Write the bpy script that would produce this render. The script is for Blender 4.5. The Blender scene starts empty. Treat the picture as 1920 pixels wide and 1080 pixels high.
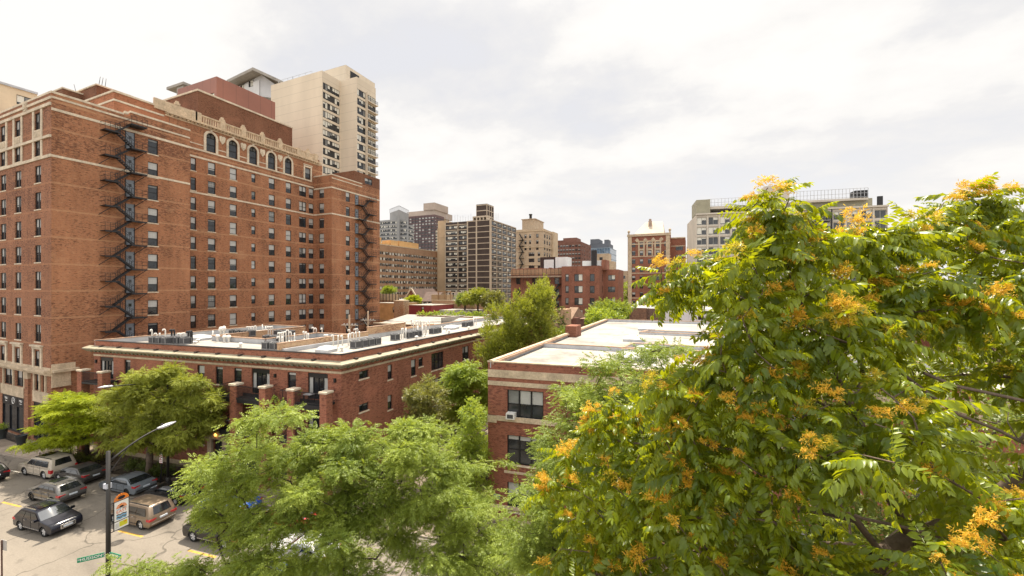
import bpy, math, random
import numpy as np
from mathutils import Vector, Matrix
R = math.radians
rng = np.random.default_rng(7)
rnd = random.Random(11)
SC = bpy.context.scene
COL = SC.collection

# ---------------------------------------------------------------- view geometry
# world: +Y runs away along the side alley, +X to the right along the city grid, eye 18.5 m above the street
AZ = R(23.7); CA = math.cos(AZ); SA = math.sin(AZ)
EYE = 18.5; FPX = 767.0
def ray(px):
    l = (px - 960.0) / FPX
    return (-SA + CA * l, CA + SA * l)
def at(px, py=540.0, X=None, Y=None, Z=None, d=None):
    rx, ry = ray(px)
    if X is not None: d = X / rx
    elif Y is not None: d = Y / ry
    elif Z is not None: d = (EYE - Z) * FPX / (py - 540.0)
    return Vector((rx * d, ry * d, EYE - (py - 540.0) * d / FPX))
# street frame (the street runs a few degrees off the grid)
ST = R(7.0); UX, UY = math.cos(ST), math.sin(ST)
def sp(u, n, z=0.0): return Vector((u * UX - n * UY, u * UY + n * UX, z))
def s_un(p): return (p[0] * UX + p[1] * UY, -p[0] * UY + p[1] * UX)

# ---------------------------------------------------------------- mesh builder
class MB:
    def __init__(s): s.v = []; s.f = []; s.m = []; s.sm = []
    def add(s, vs, fs, m=0, smooth=False):
        o = len(s.v); s.v.extend([tuple(p) for p in vs])
        for f in fs: s.f.append(tuple(i + o for i in f)); s.m.append(m); s.sm.append(smooth)
    def quad(s, a, b, c, d, m=0): s.add([a, b, c, d], [(0, 1, 2, 3)], m)
    def poly(s, pts, m=0): s.add(pts, [tuple(range(len(pts)))], m)
    def box(s, x0, x1, y0, y1, z0, z1, m=0):
        if x0 > x1: x0, x1 = x1, x0
        if y0 > y1: y0, y1 = y1, y0
        if z0 > z1: z0, z1 = z1, z0
        s.add([(x0,y0,z0),(x1,y0,z0),(x1,y1,z0),(x0,y1,z0),(x0,y0,z1),(x1,y0,z1),(x1,y1,z1),(x0,y1,z1)],
              [(0,3,2,1),(4,5,6,7),(0,1,5,4),(1,2,6,5),(2,3,7,6),(3,0,4,7)], m)
    def bar(s, a, b, w, h, m=0, up=(0,0,1)):
        a = Vector(a); b = Vector(b); t = (b - a).normalized(); up = Vector(up)
        if abs(t.dot(up)) > .98: up = Vector((1,0,0))
        r = t.cross(up).normalized(); q = r.cross(t)
        c = []
        for p in (a, b):
            for i, j in ((-1,-1),(1,-1),(1,1),(-1,1)): c.append(p + r*(i*w/2) + q*(j*h/2))
        s.add(c, [(0,1,2,3),(7,6,5,4),(0,4,5,1),(1,5,6,2),(2,6,7,3),(3,7,4,0)], m)
    def prism(s, pts, z0, z1, m=0, mt=None, bottom=False):
        n = len(pts); area = sum(pts[i][0]*pts[(i+1)%n][1]-pts[(i+1)%n][0]*pts[i][1] for i in range(n))
        if area < 0: pts = list(pts)[::-1]
        vs = [(p[0],p[1],z0) for p in pts] + [(p[0],p[1],z1) for p in pts]
        s.add(vs, [(i,(i+1)%n,(i+1)%n+n,i+n) for i in range(n)], m)
        s.add([(p[0],p[1],z1) for p in pts], [tuple(range(n))], m if mt is None else mt)
        if bottom: s.add([(p[0],p[1],z0) for p in pts], [tuple(range(n))[::-1]], m)
    def tube(s, pts, rad, seg=6, m=0, cap=True, smooth=True):
        pts = [Vector(p) for p in pts]; n = len(pts)
        if not isinstance(rad, (list, tuple)): rad = [rad]*n
        vs = []; prev = None
        for i, p in enumerate(pts):
            t = (pts[min(i+1,n-1)] - pts[max(i-1,0)]).normalized()
            up = prev if prev is not None else (Vector((0,0,1)) if abs(t.z) < .9 else Vector((1,0,0)))
            r = (up - t*up.dot(t)).normalized(); prev = r; q = t.cross(r)
            for k in range(seg):
                a = 2*math.pi*k/seg; vs.append(p + (r*math.cos(a)+q*math.sin(a))*rad[i])
        fs = [(i*seg+k, i*seg+(k+1)%seg, (i+1)*seg+(k+1)%seg, (i+1)*seg+k) for i in range(n-1) for k in range(seg)]
        if cap: fs += [tuple(range(seg))[::-1], tuple((n-1)*seg+k for k in range(seg))]
        s.add(vs, fs, m, smooth)
    def lathe(s, prof, c=(0,0,0), seg=10, m=0, smooth=True):
        vs = [(c[0]+r*math.cos(2*math.pi*k/seg), c[1]+r*math.sin(2*math.pi*k/seg), c[2]+z) for r, z in prof for k in range(seg)]
        fs = [(i*seg+k, i*seg+(k+1)%seg, (i+1)*seg+(k+1)%seg, (i+1)*seg+k) for i in range(len(prof)-1) for k in range(seg)]
        fs += [tuple((len(prof)-1)*seg+k for k in range(seg))]
        s.add(vs, fs, m, smooth)
    def mesh(s, name, mats, off=(0,0,0), uv=True):
        me = bpy.data.meshes.new(name)
        v = np.array(s.v, dtype=np.float64).reshape(-1, 3)
        vo = v - np.array(off)
        me.from_pydata([tuple(p) for p in vo], [], s.f)
        if not isinstance(mats, (list, tuple)): mats = [mats]
        for mt in mats: me.materials.append(mt)
        me.polygons.foreach_set('material_index', s.m)
        me.polygons.foreach_set('use_smooth', s.sm)
        if uv and s.f:
            lay = me.uv_layers.new(name='UVMap')
            out = []
            for poly in me.polygons:
                nx, ny, nz = poly.normal
                if abs(nz) > .75:
                    for i in poly.vertices: out += [v[i][0], v[i][1]]
                else:
                    h = math.hypot(nx, ny); tx, ty = -ny/h, nx/h
                    for i in poly.vertices: out += [v[i][0]*tx+v[i][1]*ty, v[i][2]]
            lay.data.foreach_set('uv', out)
        me.update()
        return me
    def build(s, name, mats, parent=None, uv=True, local=False):
        off = (0,0,0) if (parent is None or local) else tuple(WLOC.get(parent.name, (0,0,0)))
        me = s.mesh(name, mats, off, uv)
        return link(name, me, parent)

WLOC = {}
def link(name, me, parent=None, loc=None, rz=0.0):
    o = bpy.data.objects.new(name, me); COL.objects.link(o)
    if parent is not None:
        o.parent = parent
        WLOC[o.name] = Vector(WLOC.get(parent.name, (0,0,0))) + (Vector(loc) if loc is not None else Vector((0,0,0)))
    if loc is not None: o.location = loc
    if rz: o.rotation_euler = (0,0,rz)
    return o
def tag(o, label=None, cat=None, group=None, kind=None):
    if label: o['label'] = label
    if cat: o['category'] = cat
    if group: o['group'] = group
    if kind: o['kind'] = kind
    return o
def thing(name, label, cat, loc=(0,0,0), rz=0.0, group=None):
    o = bpy.data.objects.new(name, None); COL.objects.link(o)
    o.location = loc; o.rotation_euler = (0,0,rz); o.empty_display_size = .3
    WLOC[o.name] = Vector(loc)
    return tag(o, label, cat, group)
KIDS = {}
def copy_tree(o, parent=None):
    c = o.copy(); COL.objects.link(c)
    if parent is not None: c.parent = parent
    for ch in [x for x in list(o.children)]: copy_tree(ch, c)
    return c

# ---------------------------------------------------------------- materials
def lin(r, g, b):
    f = lambda c: (c/255/12.92) if c/255 <= .04045 else ((c/255+.055)/1.055)**2.4
    return (f(r), f(g), f(b))
def newmat(name):
    m = bpy.data.materials.new(name); m.use_nodes = True
    nt = m.node_tree; nt.nodes.clear()
    out = nt.nodes.new('ShaderNodeOutputMaterial'); p = nt.nodes.new('ShaderNodeBsdfPrincipled')
    nt.links.new(p.outputs[0], out.inputs[0])
    return m, nt, p
def c4(c): return (c[0], c[1], c[2], 1.0)
def mixrgb(nt, fac, a, b, mode='MIX'):
    n = nt.nodes.new('ShaderNodeMix'); n.data_type = 'RGBA'; n.blend_type = mode
    for sock, val in ((n.inputs[0], fac), (n.inputs[6], a), (n.inputs[7], b)):
        if hasattr(val, 'is_linked') or hasattr(val, 'links'): nt.links.new(val, sock)
        elif isinstance(val, (int, float)): sock.default_value = val
        else: sock.default_value = c4(val)
    return n.outputs[2]
def ramp(nt, fac, stops):
    n = nt.nodes.new('ShaderNodeValToRGB'); nt.links.new(fac, n.inputs[0])
    e = n.color_ramp.elements
    while len(e) < len(stops): e.new(.5)
    for k, (p, c) in enumerate(stops):
        e[k].position = p; e[k].color = c4(c) if not isinstance(c, (int, float)) else (c, c, c, 1)
    return n.outputs[0]
def noise(nt, vec, scale, detail=4, rough=.6):
    n = nt.nodes.new('ShaderNodeTexNoise'); n.inputs['Scale'].default_value = scale
    n.inputs['Detail'].default_value = detail; n.inputs['Roughness'].default_value = rough
    if vec is not None: nt.links.new(vec, n.inputs['Vector'])
    return n.outputs['Fac']
def coords(nt, which='Object'):
    return nt.nodes.new('ShaderNodeTexCoord').outputs[which]
def mapping(nt, vec, scale=(1,1,1), loc=(0,0,0)):
    n = nt.nodes.new('ShaderNodeMapping'); nt.links.new(vec, n.inputs[0])
    n.inputs['Scale'].default_value = scale; n.inputs['Location'].default_value = loc
    return n.outputs[0]
def mathn(nt, op, a, b=None, c=None):
    n = nt.nodes.new('ShaderNodeMath'); n.operation = op
    for i, v in enumerate((a, b, c)):
        if v is None: continue
        if isinstance(v, (int, float)): n.inputs[i].default_value = v
        else: nt.links.new(v, n.inputs[i])
    return n.outputs[0]
MATS = {}
def pm(name, col, rough=.75, var=.18, scale=1.2, metal=0.0, spec=.35, coat=0.0, fine=None):
    """plain material with weathering: two scales of noise move its value"""
    if name in MATS: return MATS[name]
    m, nt, p = newmat(name)
    if var:
        oc = coords(nt)
        a = noise(nt, oc, scale, 5, .65)
        lo = tuple(c*(1-var*1.3) for c in col); hi = tuple(min(1, c*(1+var)) for c in col)
        c = ramp(nt, a, [(.3, lo), (.7, hi)])
        if fine:
            b = noise(nt, oc, fine, 3, .6)
            c = mixrgb(nt, 1.0, c, ramp(nt, b, [(.3, .78), (.7, 1.12)]), 'MULTIPLY')
        nt.links.new(c, p.inputs['Base Color'])
    else: p.inputs['Base Color'].default_value = c4(col)
    p.inputs['Roughness'].default_value = rough; p.inputs['Metallic'].default_value = metal
    p.inputs['Specular IOR Level'].default_value = spec
    p.inputs['Coat Weight'].default_value = coat
    MATS[name] = m; return m
def brick(name, c1, c2, mortar, dark=None, floor=None, stain=.3, bw=.215, bh=.075, ms=.009, pale=None):
    """running-bond brick in UV metres, odd dark bricks, soot and repair patches, paler courses at the floor lines"""
    m, nt, p = newmat(name)
    uv = coords(nt, 'UV'); oc = coords(nt)
    b = nt.nodes.new('ShaderNodeTexBrick'); nt.links.new(uv, b.inputs['Vector'])
    b.inputs['Color1'].default_value = c4(c1); b.inputs['Color2'].default_value = c4(c2); b.inputs['Mortar'].default_value = c4(mortar)
    b.inputs['Scale'].default_value = 1.0; b.inputs['Mortar Size'].default_value = ms
    b.inputs['Brick Width'].default_value = bw; b.inputs['Row Height'].default_value = bh; b.inputs['Bias'].default_value = -.1
    col = b.outputs['Color']
    sp_ = noise(nt, mapping(nt, uv, (2.6, 6.5, 1)), 1.0, 3, .75)
    dk = dark or tuple(c*.45 for c in c1)
    big = noise(nt, oc, .22, 5, .7)
    # clusters of burnt dark bricks
    thr = mathn(nt, 'ADD', sp_, mathn(nt, 'MULTIPLY', mathn(nt, 'SUBTRACT', big, .5), .55))
    f = ramp(nt, thr, [(.51, 0.0), (.61, .8)])
    col = mixrgb(nt, f, col, dk)
    pl = pale or tuple(min(1, c*1.35+.02) for c in c1)
    sp2 = noise(nt, mapping(nt, uv, (2.1, 6.0, 1), (7.3, 3.1, 0)), 1.0, 3, .75)
    f = ramp(nt, sp2, [(.56, 0.0), (.68, .6)])
    col = mixrgb(nt, f, col, pl)
    # weather: vertical run-off and broad patches
    run = noise(nt, mapping(nt, uv, (.55, .07, 1)), 1.0, 5, .65)
    col = mixrgb(nt, stain, col, ramp(nt, run, [(.30, .55), (.55, 1.0), (.75, 1.25)]), 'MULTIPLY')
    pat = noise(nt, mapping(nt, uv, (.16, .42, 1), (2.7, 9.1, 0)), 1.0, 3, .55)
    f = ramp(nt, pat, [(.60, 0.0), (.68, .34)])
    col = mixrgb(nt, f, col, pl)
    if floor:
        z0, step = floor
        sx = nt.nodes.new('ShaderNodeSeparateXYZ'); nt.links.new(uv, sx.inputs[0])
        fr = mathn(nt, 'FRACT', mathn(nt, 'DIVIDE', mathn(nt, 'SUBTRACT', sx.outputs[1], z0), step))
        w = mathn(nt, 'ADD', fr, mathn(nt, 'MULTIPLY', mathn(nt, 'SUBTRACT', sp2, .5), .10))
        f = ramp(nt, w, [(.0, 0.0), (.02, .55), (.055, .45), (.09, 0.0)])
        col = mixrgb(nt, f, col, pl)
    nt.links.new(col, p.inputs['Base Color'])
    p.inputs['Roughness'].default_value = .9; p.inputs['Specular IOR Level'].default_value = .2
    bp = nt.nodes.new('ShaderNodeBump'); bp.inputs['Strength'].default_value = .35; bp.inputs['Distance'].default_value = .02
    nt.links.new(b.outputs['Fac'], bp.inputs['Height']); bp.invert = True
    nt.links.new(bp.outputs[0], p.inputs['Normal'])
    return m

M_HOTEL = brick('hotel_brick', (.36,.136,.058), (.27,.095,.044), (.38,.25,.16), dark=(.10,.045,.03), floor=(33.85, 3.165), stain=.6, pale=(.47,.27,.15))
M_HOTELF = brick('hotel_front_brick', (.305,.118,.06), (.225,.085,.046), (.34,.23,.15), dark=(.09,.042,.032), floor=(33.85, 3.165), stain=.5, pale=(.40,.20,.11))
M_ORANGE = brick('orange_painted_brick', (.37,.155,.08), (.34,.135,.07), (.38,.16,.09), stain=.35)
M_DARKB = brick('dark_penthouse_brick', (.19,.075,.04), (.14,.055,.03), (.23,.14,.09), stain=.4)
M_RED = brick('red_flat_brick', (.31,.108,.062), (.245,.083,.048), (.32,.19,.13), dark=(.13,.05,.035), stain=.5)
M_RED3 = brick('dark_red_flat_brick', (.28,.092,.055), (.215,.073,.044), (.28,.16,.11), dark=(.11,.042,.032), stain=.5)
M_TANB = brick('tan_common_brick', (.50,.33,.18), (.42,.22,.11), (.48,.40,.30), dark=(.2,.09,.06), stain=.35)
M_FARRED = brick('far_red_brick', (.275,.10,.062), (.21,.077,.05), (.28,.17,.12), stain=.45)
M_FARDARK = brick('far_dark_brick', (.17,.075,.055), (.14,.06,.045), (.2,.12,.09), stain=.3)
M_FARTAN = brick('far_tan_brick', (.46,.36,.25), (.40,.30,.20), (.45,.37,.28), dark=(.3,.2,.13), stain=.25)
M_FARBR = brick('far_brown_brick', (.36,.22,.13), (.30,.17,.10), (.36,.26,.18), dark=(.22,.12,.07), stain=.25)
M_BROWNB = brick('brown_house_brick', (.22,.12,.07), (.14,.07,.045), (.25,.17,.12), dark=(.06,.035,.03), stain=.4)
M_WHITEB = brick('white_painted_brick', (.66,.66,.65), (.62,.62,.61), (.55,.55,.55), dark=(.5,.5,.5), stain=.2, pale=(.7,.7,.7))
M_STONE = pm('limestone', (.50,.40,.28), .85, .22, .9, fine=7)
M_STONEL = pm('pale_limestone', (.58,.49,.37), .85, .2, .8, fine=6)
M_TERRA = pm('cream_terracotta', (.52,.40,.27), .7, .2, 1.4, fine=5)
M_FRAME = pm('black_window_frame', (.012,.012,.013), .4, 0)
M_FRAMEW = pm('pale_window_frame', (.55,.54,.5), .5, 0)
M_FRAMEP = pm('aluminium_window_frame', (.34,.33,.30), .5, 0)
M_FRAMEB = pm('bronze_window_frame', (.05,.04,.032), .4, 0)
M_BLIND = pm('window_blind', (.40,.40,.38), .5, .12, .6, spec=.6, coat=.4)
M_BLINDF = pm('far_window_blind', (.62,.60,.52), .5, .1, .3, spec=.6, coat=.3)
M_BLINDD = pm('window_curtain_shade', (.17,.175,.17), .5, .25, .8, spec=.6, coat=.4)
M_IRON = pm('black_iron', (.018,.018,.02), .5, .2, 3)
def roof_membrane(name, col):
    m, nt, p = newmat(name); uv = coords(nt, 'UV'); oc = coords(nt)
    b = nt.nodes.new('ShaderNodeTexBrick'); nt.links.new(uv, b.inputs['Vector']); b.inputs['Color1'].default_value = c4(col); b.inputs['Color2'].default_value = c4(tuple(x*.93 for x in col)); b.inputs['Mortar'].default_value = c4(tuple(x*.66 for x in col)); b.inputs['Scale'].default_value = 1; b.inputs['Brick Width'].default_value = 9; b.inputs['Row Height'].default_value = 1.9; b.inputs['Mortar Size'].default_value = .035
    k = mixrgb(nt, 1.0, b.outputs['Color'], ramp(nt, noise(nt, oc, .16, 6, .68), [(.36,.62),(.46,.93),(.6,1.04)]), 'MULTIPLY')
    k = mixrgb(nt, 1.0, k, ramp(nt, noise(nt, oc, 1.4, 5, .7), [(.3,.86),(.6,1.03)]), 'MULTIPLY')
    nt.links.new(k, p.inputs['Base Color']); p.inputs['Roughness'].default_value = .8; p.inputs['Specular IOR Level'].default_value = .25; return m
M_ROOFW = roof_membrane('white_roof_membrane', (.335,.31,.275))
M_ROOFG = pm('grey_roofing', (.33,.32,.31), .9, .2, .3, fine=2)
M_FLASH = pm('grey_flashing', (.42,.43,.45), .5, .15, .8, metal=.3)
M_COPING = pm('orange_tile_coping', (.34,.225,.155), .85, .3, 2)
M_DOORG = pm('grey_blue_door', (.165,.185,.21), .5, .1, 1)
def glass_mat(name, col=(.02,.023,.026), rough=.06, spec=.6, wob=.15):
    m, nt, p = newmat(name)
    oc = coords(nt)
    a = noise(nt, oc, .9, 3, .6)
    nt.links.new(ramp(nt, a, [(.3, tuple(c*.5 for c in col)), (.7, tuple(c*1.9 for c in col))]), p.inputs['Base Color'])
    p.inputs['Roughness'].default_value = rough; p.inputs['Specular IOR Level'].default_value = spec
    bp = nt.nodes.new('ShaderNodeBump'); bp.inputs['Strength'].default_value = wob; bp.inputs['Distance'].default_value = .05
    nt.links.new(noise(nt, oc, 1.3, 1, .5), bp.inputs['Height']); nt.links.new(bp.outputs[0], p.inputs['Normal'])
    MATS[name] = m; return m
M_GLASS = glass_mat('dark_window_glass')
M_GLASSB = glass_mat('blue_curtain_glass', (.06,.10,.15), .05, 1.0, .05)
M_GLASSG = glass_mat('grey_curtain_glass', (.09,.11,.13), .08, .9, .08)

# ---------------------------------------------------------------- facades
class Wall:
    """a vertical wall plane: p0 its left end seen from outside, u its direction to the right, holes for the windows"""
    def __init__(s, p0, p1, z0, z1):
        s.p0 = Vector((p0[0], p0[1])); s.p1 = Vector((p1[0], p1[1]))
        s.u = (s.p1 - s.p0).normalized(); s.len = (s.p1 - s.p0).length
        s.n = Vector((s.u.y, -s.u.x)); s.z0 = z0; s.z1 = z1; s.holes = []
        s.rz = math.atan2(s.u.y, s.u.x)
    def hit(s, px):
        rx, ry = ray(px)
        # p0 + t u = d r
        det = -s.u.x*ry + s.u.y*rx
        d = (s.p0.y*s.u.x - s.p0.x*s.u.y) / (s.u.x*ry - s.u.y*rx)
        p = Vector((rx*d, ry*d)); return (p - s.p0).dot(s.u), d
    def zz(s, px, py): return EYE - (py-540)*s.hit(px)[1]/FPX
    def pt(s, t, z, out=0.0):
        q = s.p0 + s.u*t + s.n*out; return Vector((q.x, q.y, z))
    def hole(s, t0, t1, z0, z1): s.holes.append((t0, t1, z0, z1))
    def build_into(s, mb, m=0, reveal=.22):
        us = sorted(set([0.0, s.len] + [round(x,4) for h in s.holes for x in h[:2]]))
        zs = sorted(set([s.z0, s.z1] + [round(x,4) for h in s.holes for x in h[2:]]))
        us = [x for x in us if -1e-6 <= x <= s.len+1e-6]; zs = [x for x in zs if s.z0-1e-6 <= x <= s.z1+1e-6]
        H = np.array(s.holes) if s.holes else np.zeros((0,4))
        for j in range(len(zs)-1):
            zc = (zs[j]+zs[j+1])/2; run = None
            for i in range(len(us)-1):
                uc = (us[i]+us[i+1])/2
                inh = bool(len(H)) and bool(np.any((H[:,0]<uc)&(uc<H[:,1])&(H[:,2]<zc)&(zc<H[:,3])))
                if not inh:
                    if run is None: run = us[i]
                if (inh or i == len(us)-2) and run is not None:
                    e = us[i] if inh else us[i+1]
                    mb.quad(s.pt(run,zs[j]), s.pt(e,zs[j]), s.pt(e,zs[j+1]), s.pt(run,zs[j+1]), m); run = None
        for t0,t1,z0,z1 in s.holes:
            a,b,c,d = (s.pt(t0,z0),s.pt(t1,z0),s.pt(t1,z1),s.pt(t0,z1)); A,B,C_,D = (s.pt(t0,z0,-reveal),s.pt(t1,z0,-reveal),s.pt(t1,z1,-reveal),s.pt(t0,z1,-reveal))
            mb.quad(a,A,D,d,m); mb.quad(B,b,c,C_,m); mb.quad(a,b,B,A,m); mb.quad(D,C_,c,d,m)
    def band(s, mb, t0, t1, z0, z1, proj=.06, m=0, back=.0):
        """a box standing PROJ proud of the wall"""
        P = [s.pt(t0,z0,-back), s.pt(t1,z0,-back), s.pt(t1,z0,proj), s.pt(t0,z0,proj)]
        Q = [Vector((p.x,p.y,z1)) for p in P]
        mb.add(P+Q, [(0,1,2,3)[::1],(7,6,5,4),(0,4,5,1),(1,5,6,2),(2,6,7,3),(3,7,4,0)], m)

WCACHE = {}
def win_meshes(style, w, h):
    """a window in its own frame: x to the right, z up, the outside towards -y, its back at the wall's reveal"""
    key = (style, round(w,2), round(h,2))
    if key in WCACHE: return WCACHE[key]
    w, h = key[1], key[2]
    fr = MB(); fb = .07 if style != 'far' else .09; d0, d1 = .10, .20
    def rect(x0,x1,z0,z1,y0=d0,y1=d1): fr.box(x0,x1,y0,y1,z0,z1)
    rect(0,fb,0,h); rect(w-fb,w,0,h); rect(fb,w-fb,0,fb); rect(fb,w-fb,h-fb,h)
    fm = M_FRAME; panes = []
    cells = []
    if style in ('sash','sashgrid'):
        rect(fb,w-fb,h*.5-.04,h*.5+.04,d0+.02,d1); cells = [(fb,w-fb)]
    elif style == 'double':
        rect(w/2-.07,w/2+.07,fb,h-fb); rect(fb,w/2-.07,h*.46,h*.46+.07,d0+.02,d1); rect(w/2+.07,w-fb,h*.46,h*.46+.07,d0+.02,d1); cells = [(fb,w/2-.07),(w/2+.07,w-fb)]
    elif style == 'triple':
        a = w/3
        for k in (1,2): rect(a*k-.06,a*k+.06,fb,h-fb)
        for k in range(3): rect(a*k+.06,a*(k+1)-.06,h*.5-.03,h*.5+.03,d0+.02,d1)
        cells = [(a*k+.06,a*(k+1)-.06) for k in range(3)]
    elif style == 'slider':
        rect(w/2-.05,w/2+.05,fb,h-fb,d0+.01,d1); cells = [(fb,w/2-.05),(w/2+.05,w-fb)]
    elif style == 'door':
        rect(w*.25-.05,w*.25+.05,fb,h-fb); rect(w*.75-.05,w*.75+.05,fb,h-fb); rect(w*.5-.04,w*.5+.04,fb,h-.35,d0+.01,d1); rect(fb,w-fb,h-.42,h-fb,d0-.04,d1-.02)
        cells = [(fb,w*.25-.05),(w*.25+.05,w*.75-.05),(w*.75+.05,w-fb)]
    elif style == 'ribbon':
        n = max(2, round(w/.95)); a = w/n
        for k in range(1,n): rect(a*k-.035,a*k+.035,fb,h-fb,d0+.01,d1)
        cells = [(a*k+.03,a*(k+1)-.03) for k in range(n)]
    else: cells = [(fb,w-fb)]
    fme = fr.mesh('window', fm)
    for var in range(6):
        pb = MB(); rr = random.Random(var*7+int(w*100))
        for (x0,x1) in cells:
            z0,z1 = fb,h-fb
            y = .165
            if style in ('sash','sashgrid','double','triple'):
                drop = [.5,.5,.46,.62,.12,.93][var] if style != 'triple' else [.3,.5,.15,.5,0,.4][var]
                drop *= rr.uniform(.9,1.05)
            elif style == 'door': drop = [0,.8,0,.9,0,.8][var] if (x0 < w*.2 or x0 > w*.7) else 0.0
            elif style == 'ribbon': drop = rr.choice([0,0,.5,.9,.75,.3])
            elif style == 'slider': drop = rr.choice([0,0,.35,.9,.15,1.0])
            else: drop = rr.choice([0,.3,.5,.8,.0,.45])
            zb = z1-(z1-z0)*min(drop,1.0)
            bm_ = 1 if rr.random() < .72 else 2
            if drop > .03: pb.quad((x0,y,zb),(x1,y,zb),(x1,y,z1),(x0,y,z1),bm_)
            if drop < .98: pb.quad((x0,y,z0),(x1,y,z0),(x1,y,zb),(x0,y,zb),0)
            if style == 'sashgrid' and drop > .3:
                for k in (1,2): xx = x0+(x1-x0)*k/3; pb.quad((xx-.012,y-.01,h*.52),(xx+.012,y-.01,h*.52),(xx+.012,y-.01,z1),(xx-.012,y-.01,z1),3)
                for k in (1,): zz = h*.52+(z1-h*.52)*.5; pb.quad((x0,y-.012,zz-.012),(x1,y-.012,zz-.012),(x1,y-.012,zz+.012),(x0,y-.012,zz+.012),3)
        panes.append(pb.mesh('pane', [M_GLASS, M_BLIND, M_BLINDD, M_FRAMEW]))
    sb = MB(); sb.box(-.08,w+.08,-.06,.12,-.14,-.004)
    sme = sb.mesh('sill', M_STONEL)
    WCACHE[key] = (fme, panes, sme); return WCACHE[key]
ONECACHE = {}
def one_mesh(style, w, h, var):
    """frame and panes as one mesh, for windows too far off to show their parts"""
    key = (style, round(w,2), round(h,2), var)
    if key in ONECACHE: return ONECACHE[key]
    fme, panes, _ = win_meshes(style, w, h); pn = panes[var]
    mb = MB()
    for me, sh in ((fme, 0), (pn, 1)):
        vs = [tuple(v.co) for v in me.vertices]
        for p in me.polygons:
            mb.add([vs[i] for i in p.vertices], [tuple(range(len(p.vertices)))], 0 if sh == 0 else 1+p.material_index)
    me = mb.mesh('window', [M_FRAMEP if style == 'slider' else M_FRAME, M_GLASS, M_BLINDF if style in ('slider','ribbon') else M_BLIND, M_BLINDD, M_FRAMEW], uv=False)
    ONECACHE[key] = me; return me
def put_window(parent, wall, t0, z0, w, h, style='sash', detail=2, var=None, hole=True, out=0.0, frame_mat=None):
    """cut the opening and hang a window in it; detail 2: window > pane, sill; 1: window > pane; 0: one mesh"""
    w = round(w,2); h = round(h,2)
    if hole: wall.hole(t0, t0+w, z0, z0+h)
    var = rnd.randrange(6) if var is None else var
    p = wall.pt(t0, z0, out) - Vector(WLOC.get(parent.name, (0,0,0)))
    if detail == 0:
        return link('window', one_mesh(style, w, h, var), parent, p, wall.rz)
    fme, panes, sme = win_meshes(style, w, h)
    f = link('window', fme, parent, p, wall.rz)
    pn = bpy.data.objects.new('pane', panes[var]); COL.objects.link(pn); pn.parent = f
    if detail == 2:
        s = bpy.data.objects.new('sill', sme); COL.objects.link(s); s.parent = f
    return f
def window_mass(parent, items):
    """the windows past the first hundred of a facade: one part, kind stuff. items: (wall, t0, z0, w, h, style, var)"""
    if not items: return
    mb = MB()
    for wall, t0, z0, w, h, style, var in items:
        w = round(w,2); h = round(h,2)
        wall.hole(t0, t0+w, z0, z0+h)
        me = one_mesh(style, w, h, var)
        co = [wall.pt(t0+v.co.x, z0+v.co.z, -v.co.y) for v in me.vertices]
        for p in me.polygons:
            mb.add([co[i] for i in p.vertices], [tuple(range(len(p.vertices)))], p.material_index)
    o = mb.build('windows', [M_FRAMEP if items[0][5] == 'slider' else M_FRAME, M_GLASS, M_BLINDF if items[0][5] in ('slider','ribbon') else M_BLIND, M_BLINDD, M_FRAMEW], parent, uv=False)
    o['kind'] = 'stuff'
    return o
# ================================================================ ground, street, pavements
def asphalt(name, col):
    m, nt, p = newmat(name)
    oc = coords(nt)
    a = noise(nt, mapping(nt, oc, (.10,.30,1)), 1.0, 6, .65)
    b = noise(nt, oc, 9.0, 3, .7)
    c = noise(nt, oc, .9, 4, .6)
    k = ramp(nt, a, [(.30, tuple(x*.70 for x in col)), (.5, col), (.70, tuple(x*1.16 for x in col))])
    k = mixrgb(nt, 1.0, k, ramp(nt, b, [(.3, .86), (.7, 1.1)]), 'MULTIPLY')
    k = mixrgb(nt, 1.0, k, ramp(nt, c, [(.28, .72), (.4, 1.0)]), 'MULTIPLY')
    # long tar-sealed cracks
    v = nt.nodes.new('ShaderNodeTexVoronoi'); v.feature = 'DISTANCE_TO_EDGE'; v.inputs['Scale'].default_value = .16
    wob = nt.nodes.new('ShaderNodeVectorMath'); wob.operation = 'ADD'
    nz = nt.nodes.new('ShaderNodeTexNoise'); nz.inputs['Scale'].default_value = .5; nt.links.new(oc, nz.inputs['Vector'])
    sc = nt.nodes.new('ShaderNodeVectorMath'); sc.operation = 'SCALE'; sc.inputs['Scale'].default_value = 2.2; nt.links.new(nz.outputs['Color'], sc.inputs[0])
    nt.links.new(oc, wob.inputs[0]); nt.links.new(sc.outputs[0], wob.inputs[1]); nt.links.new(wob.outputs[0], v.inputs['Vector'])
    k = mixrgb(nt, 1.0, k, ramp(nt, v.outputs['Distance'], [(.004, .55), (.012, 1.0)]), 'MULTIPLY')
    nt.links.new(k, p.inputs['Base Color']); p.inputs['Roughness'].default_value = .85; p.inputs['Specular IOR Level'].default_value = .25
    return m
M_ROAD = asphalt('worn_street_concrete', (.18,.156,.127))
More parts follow.
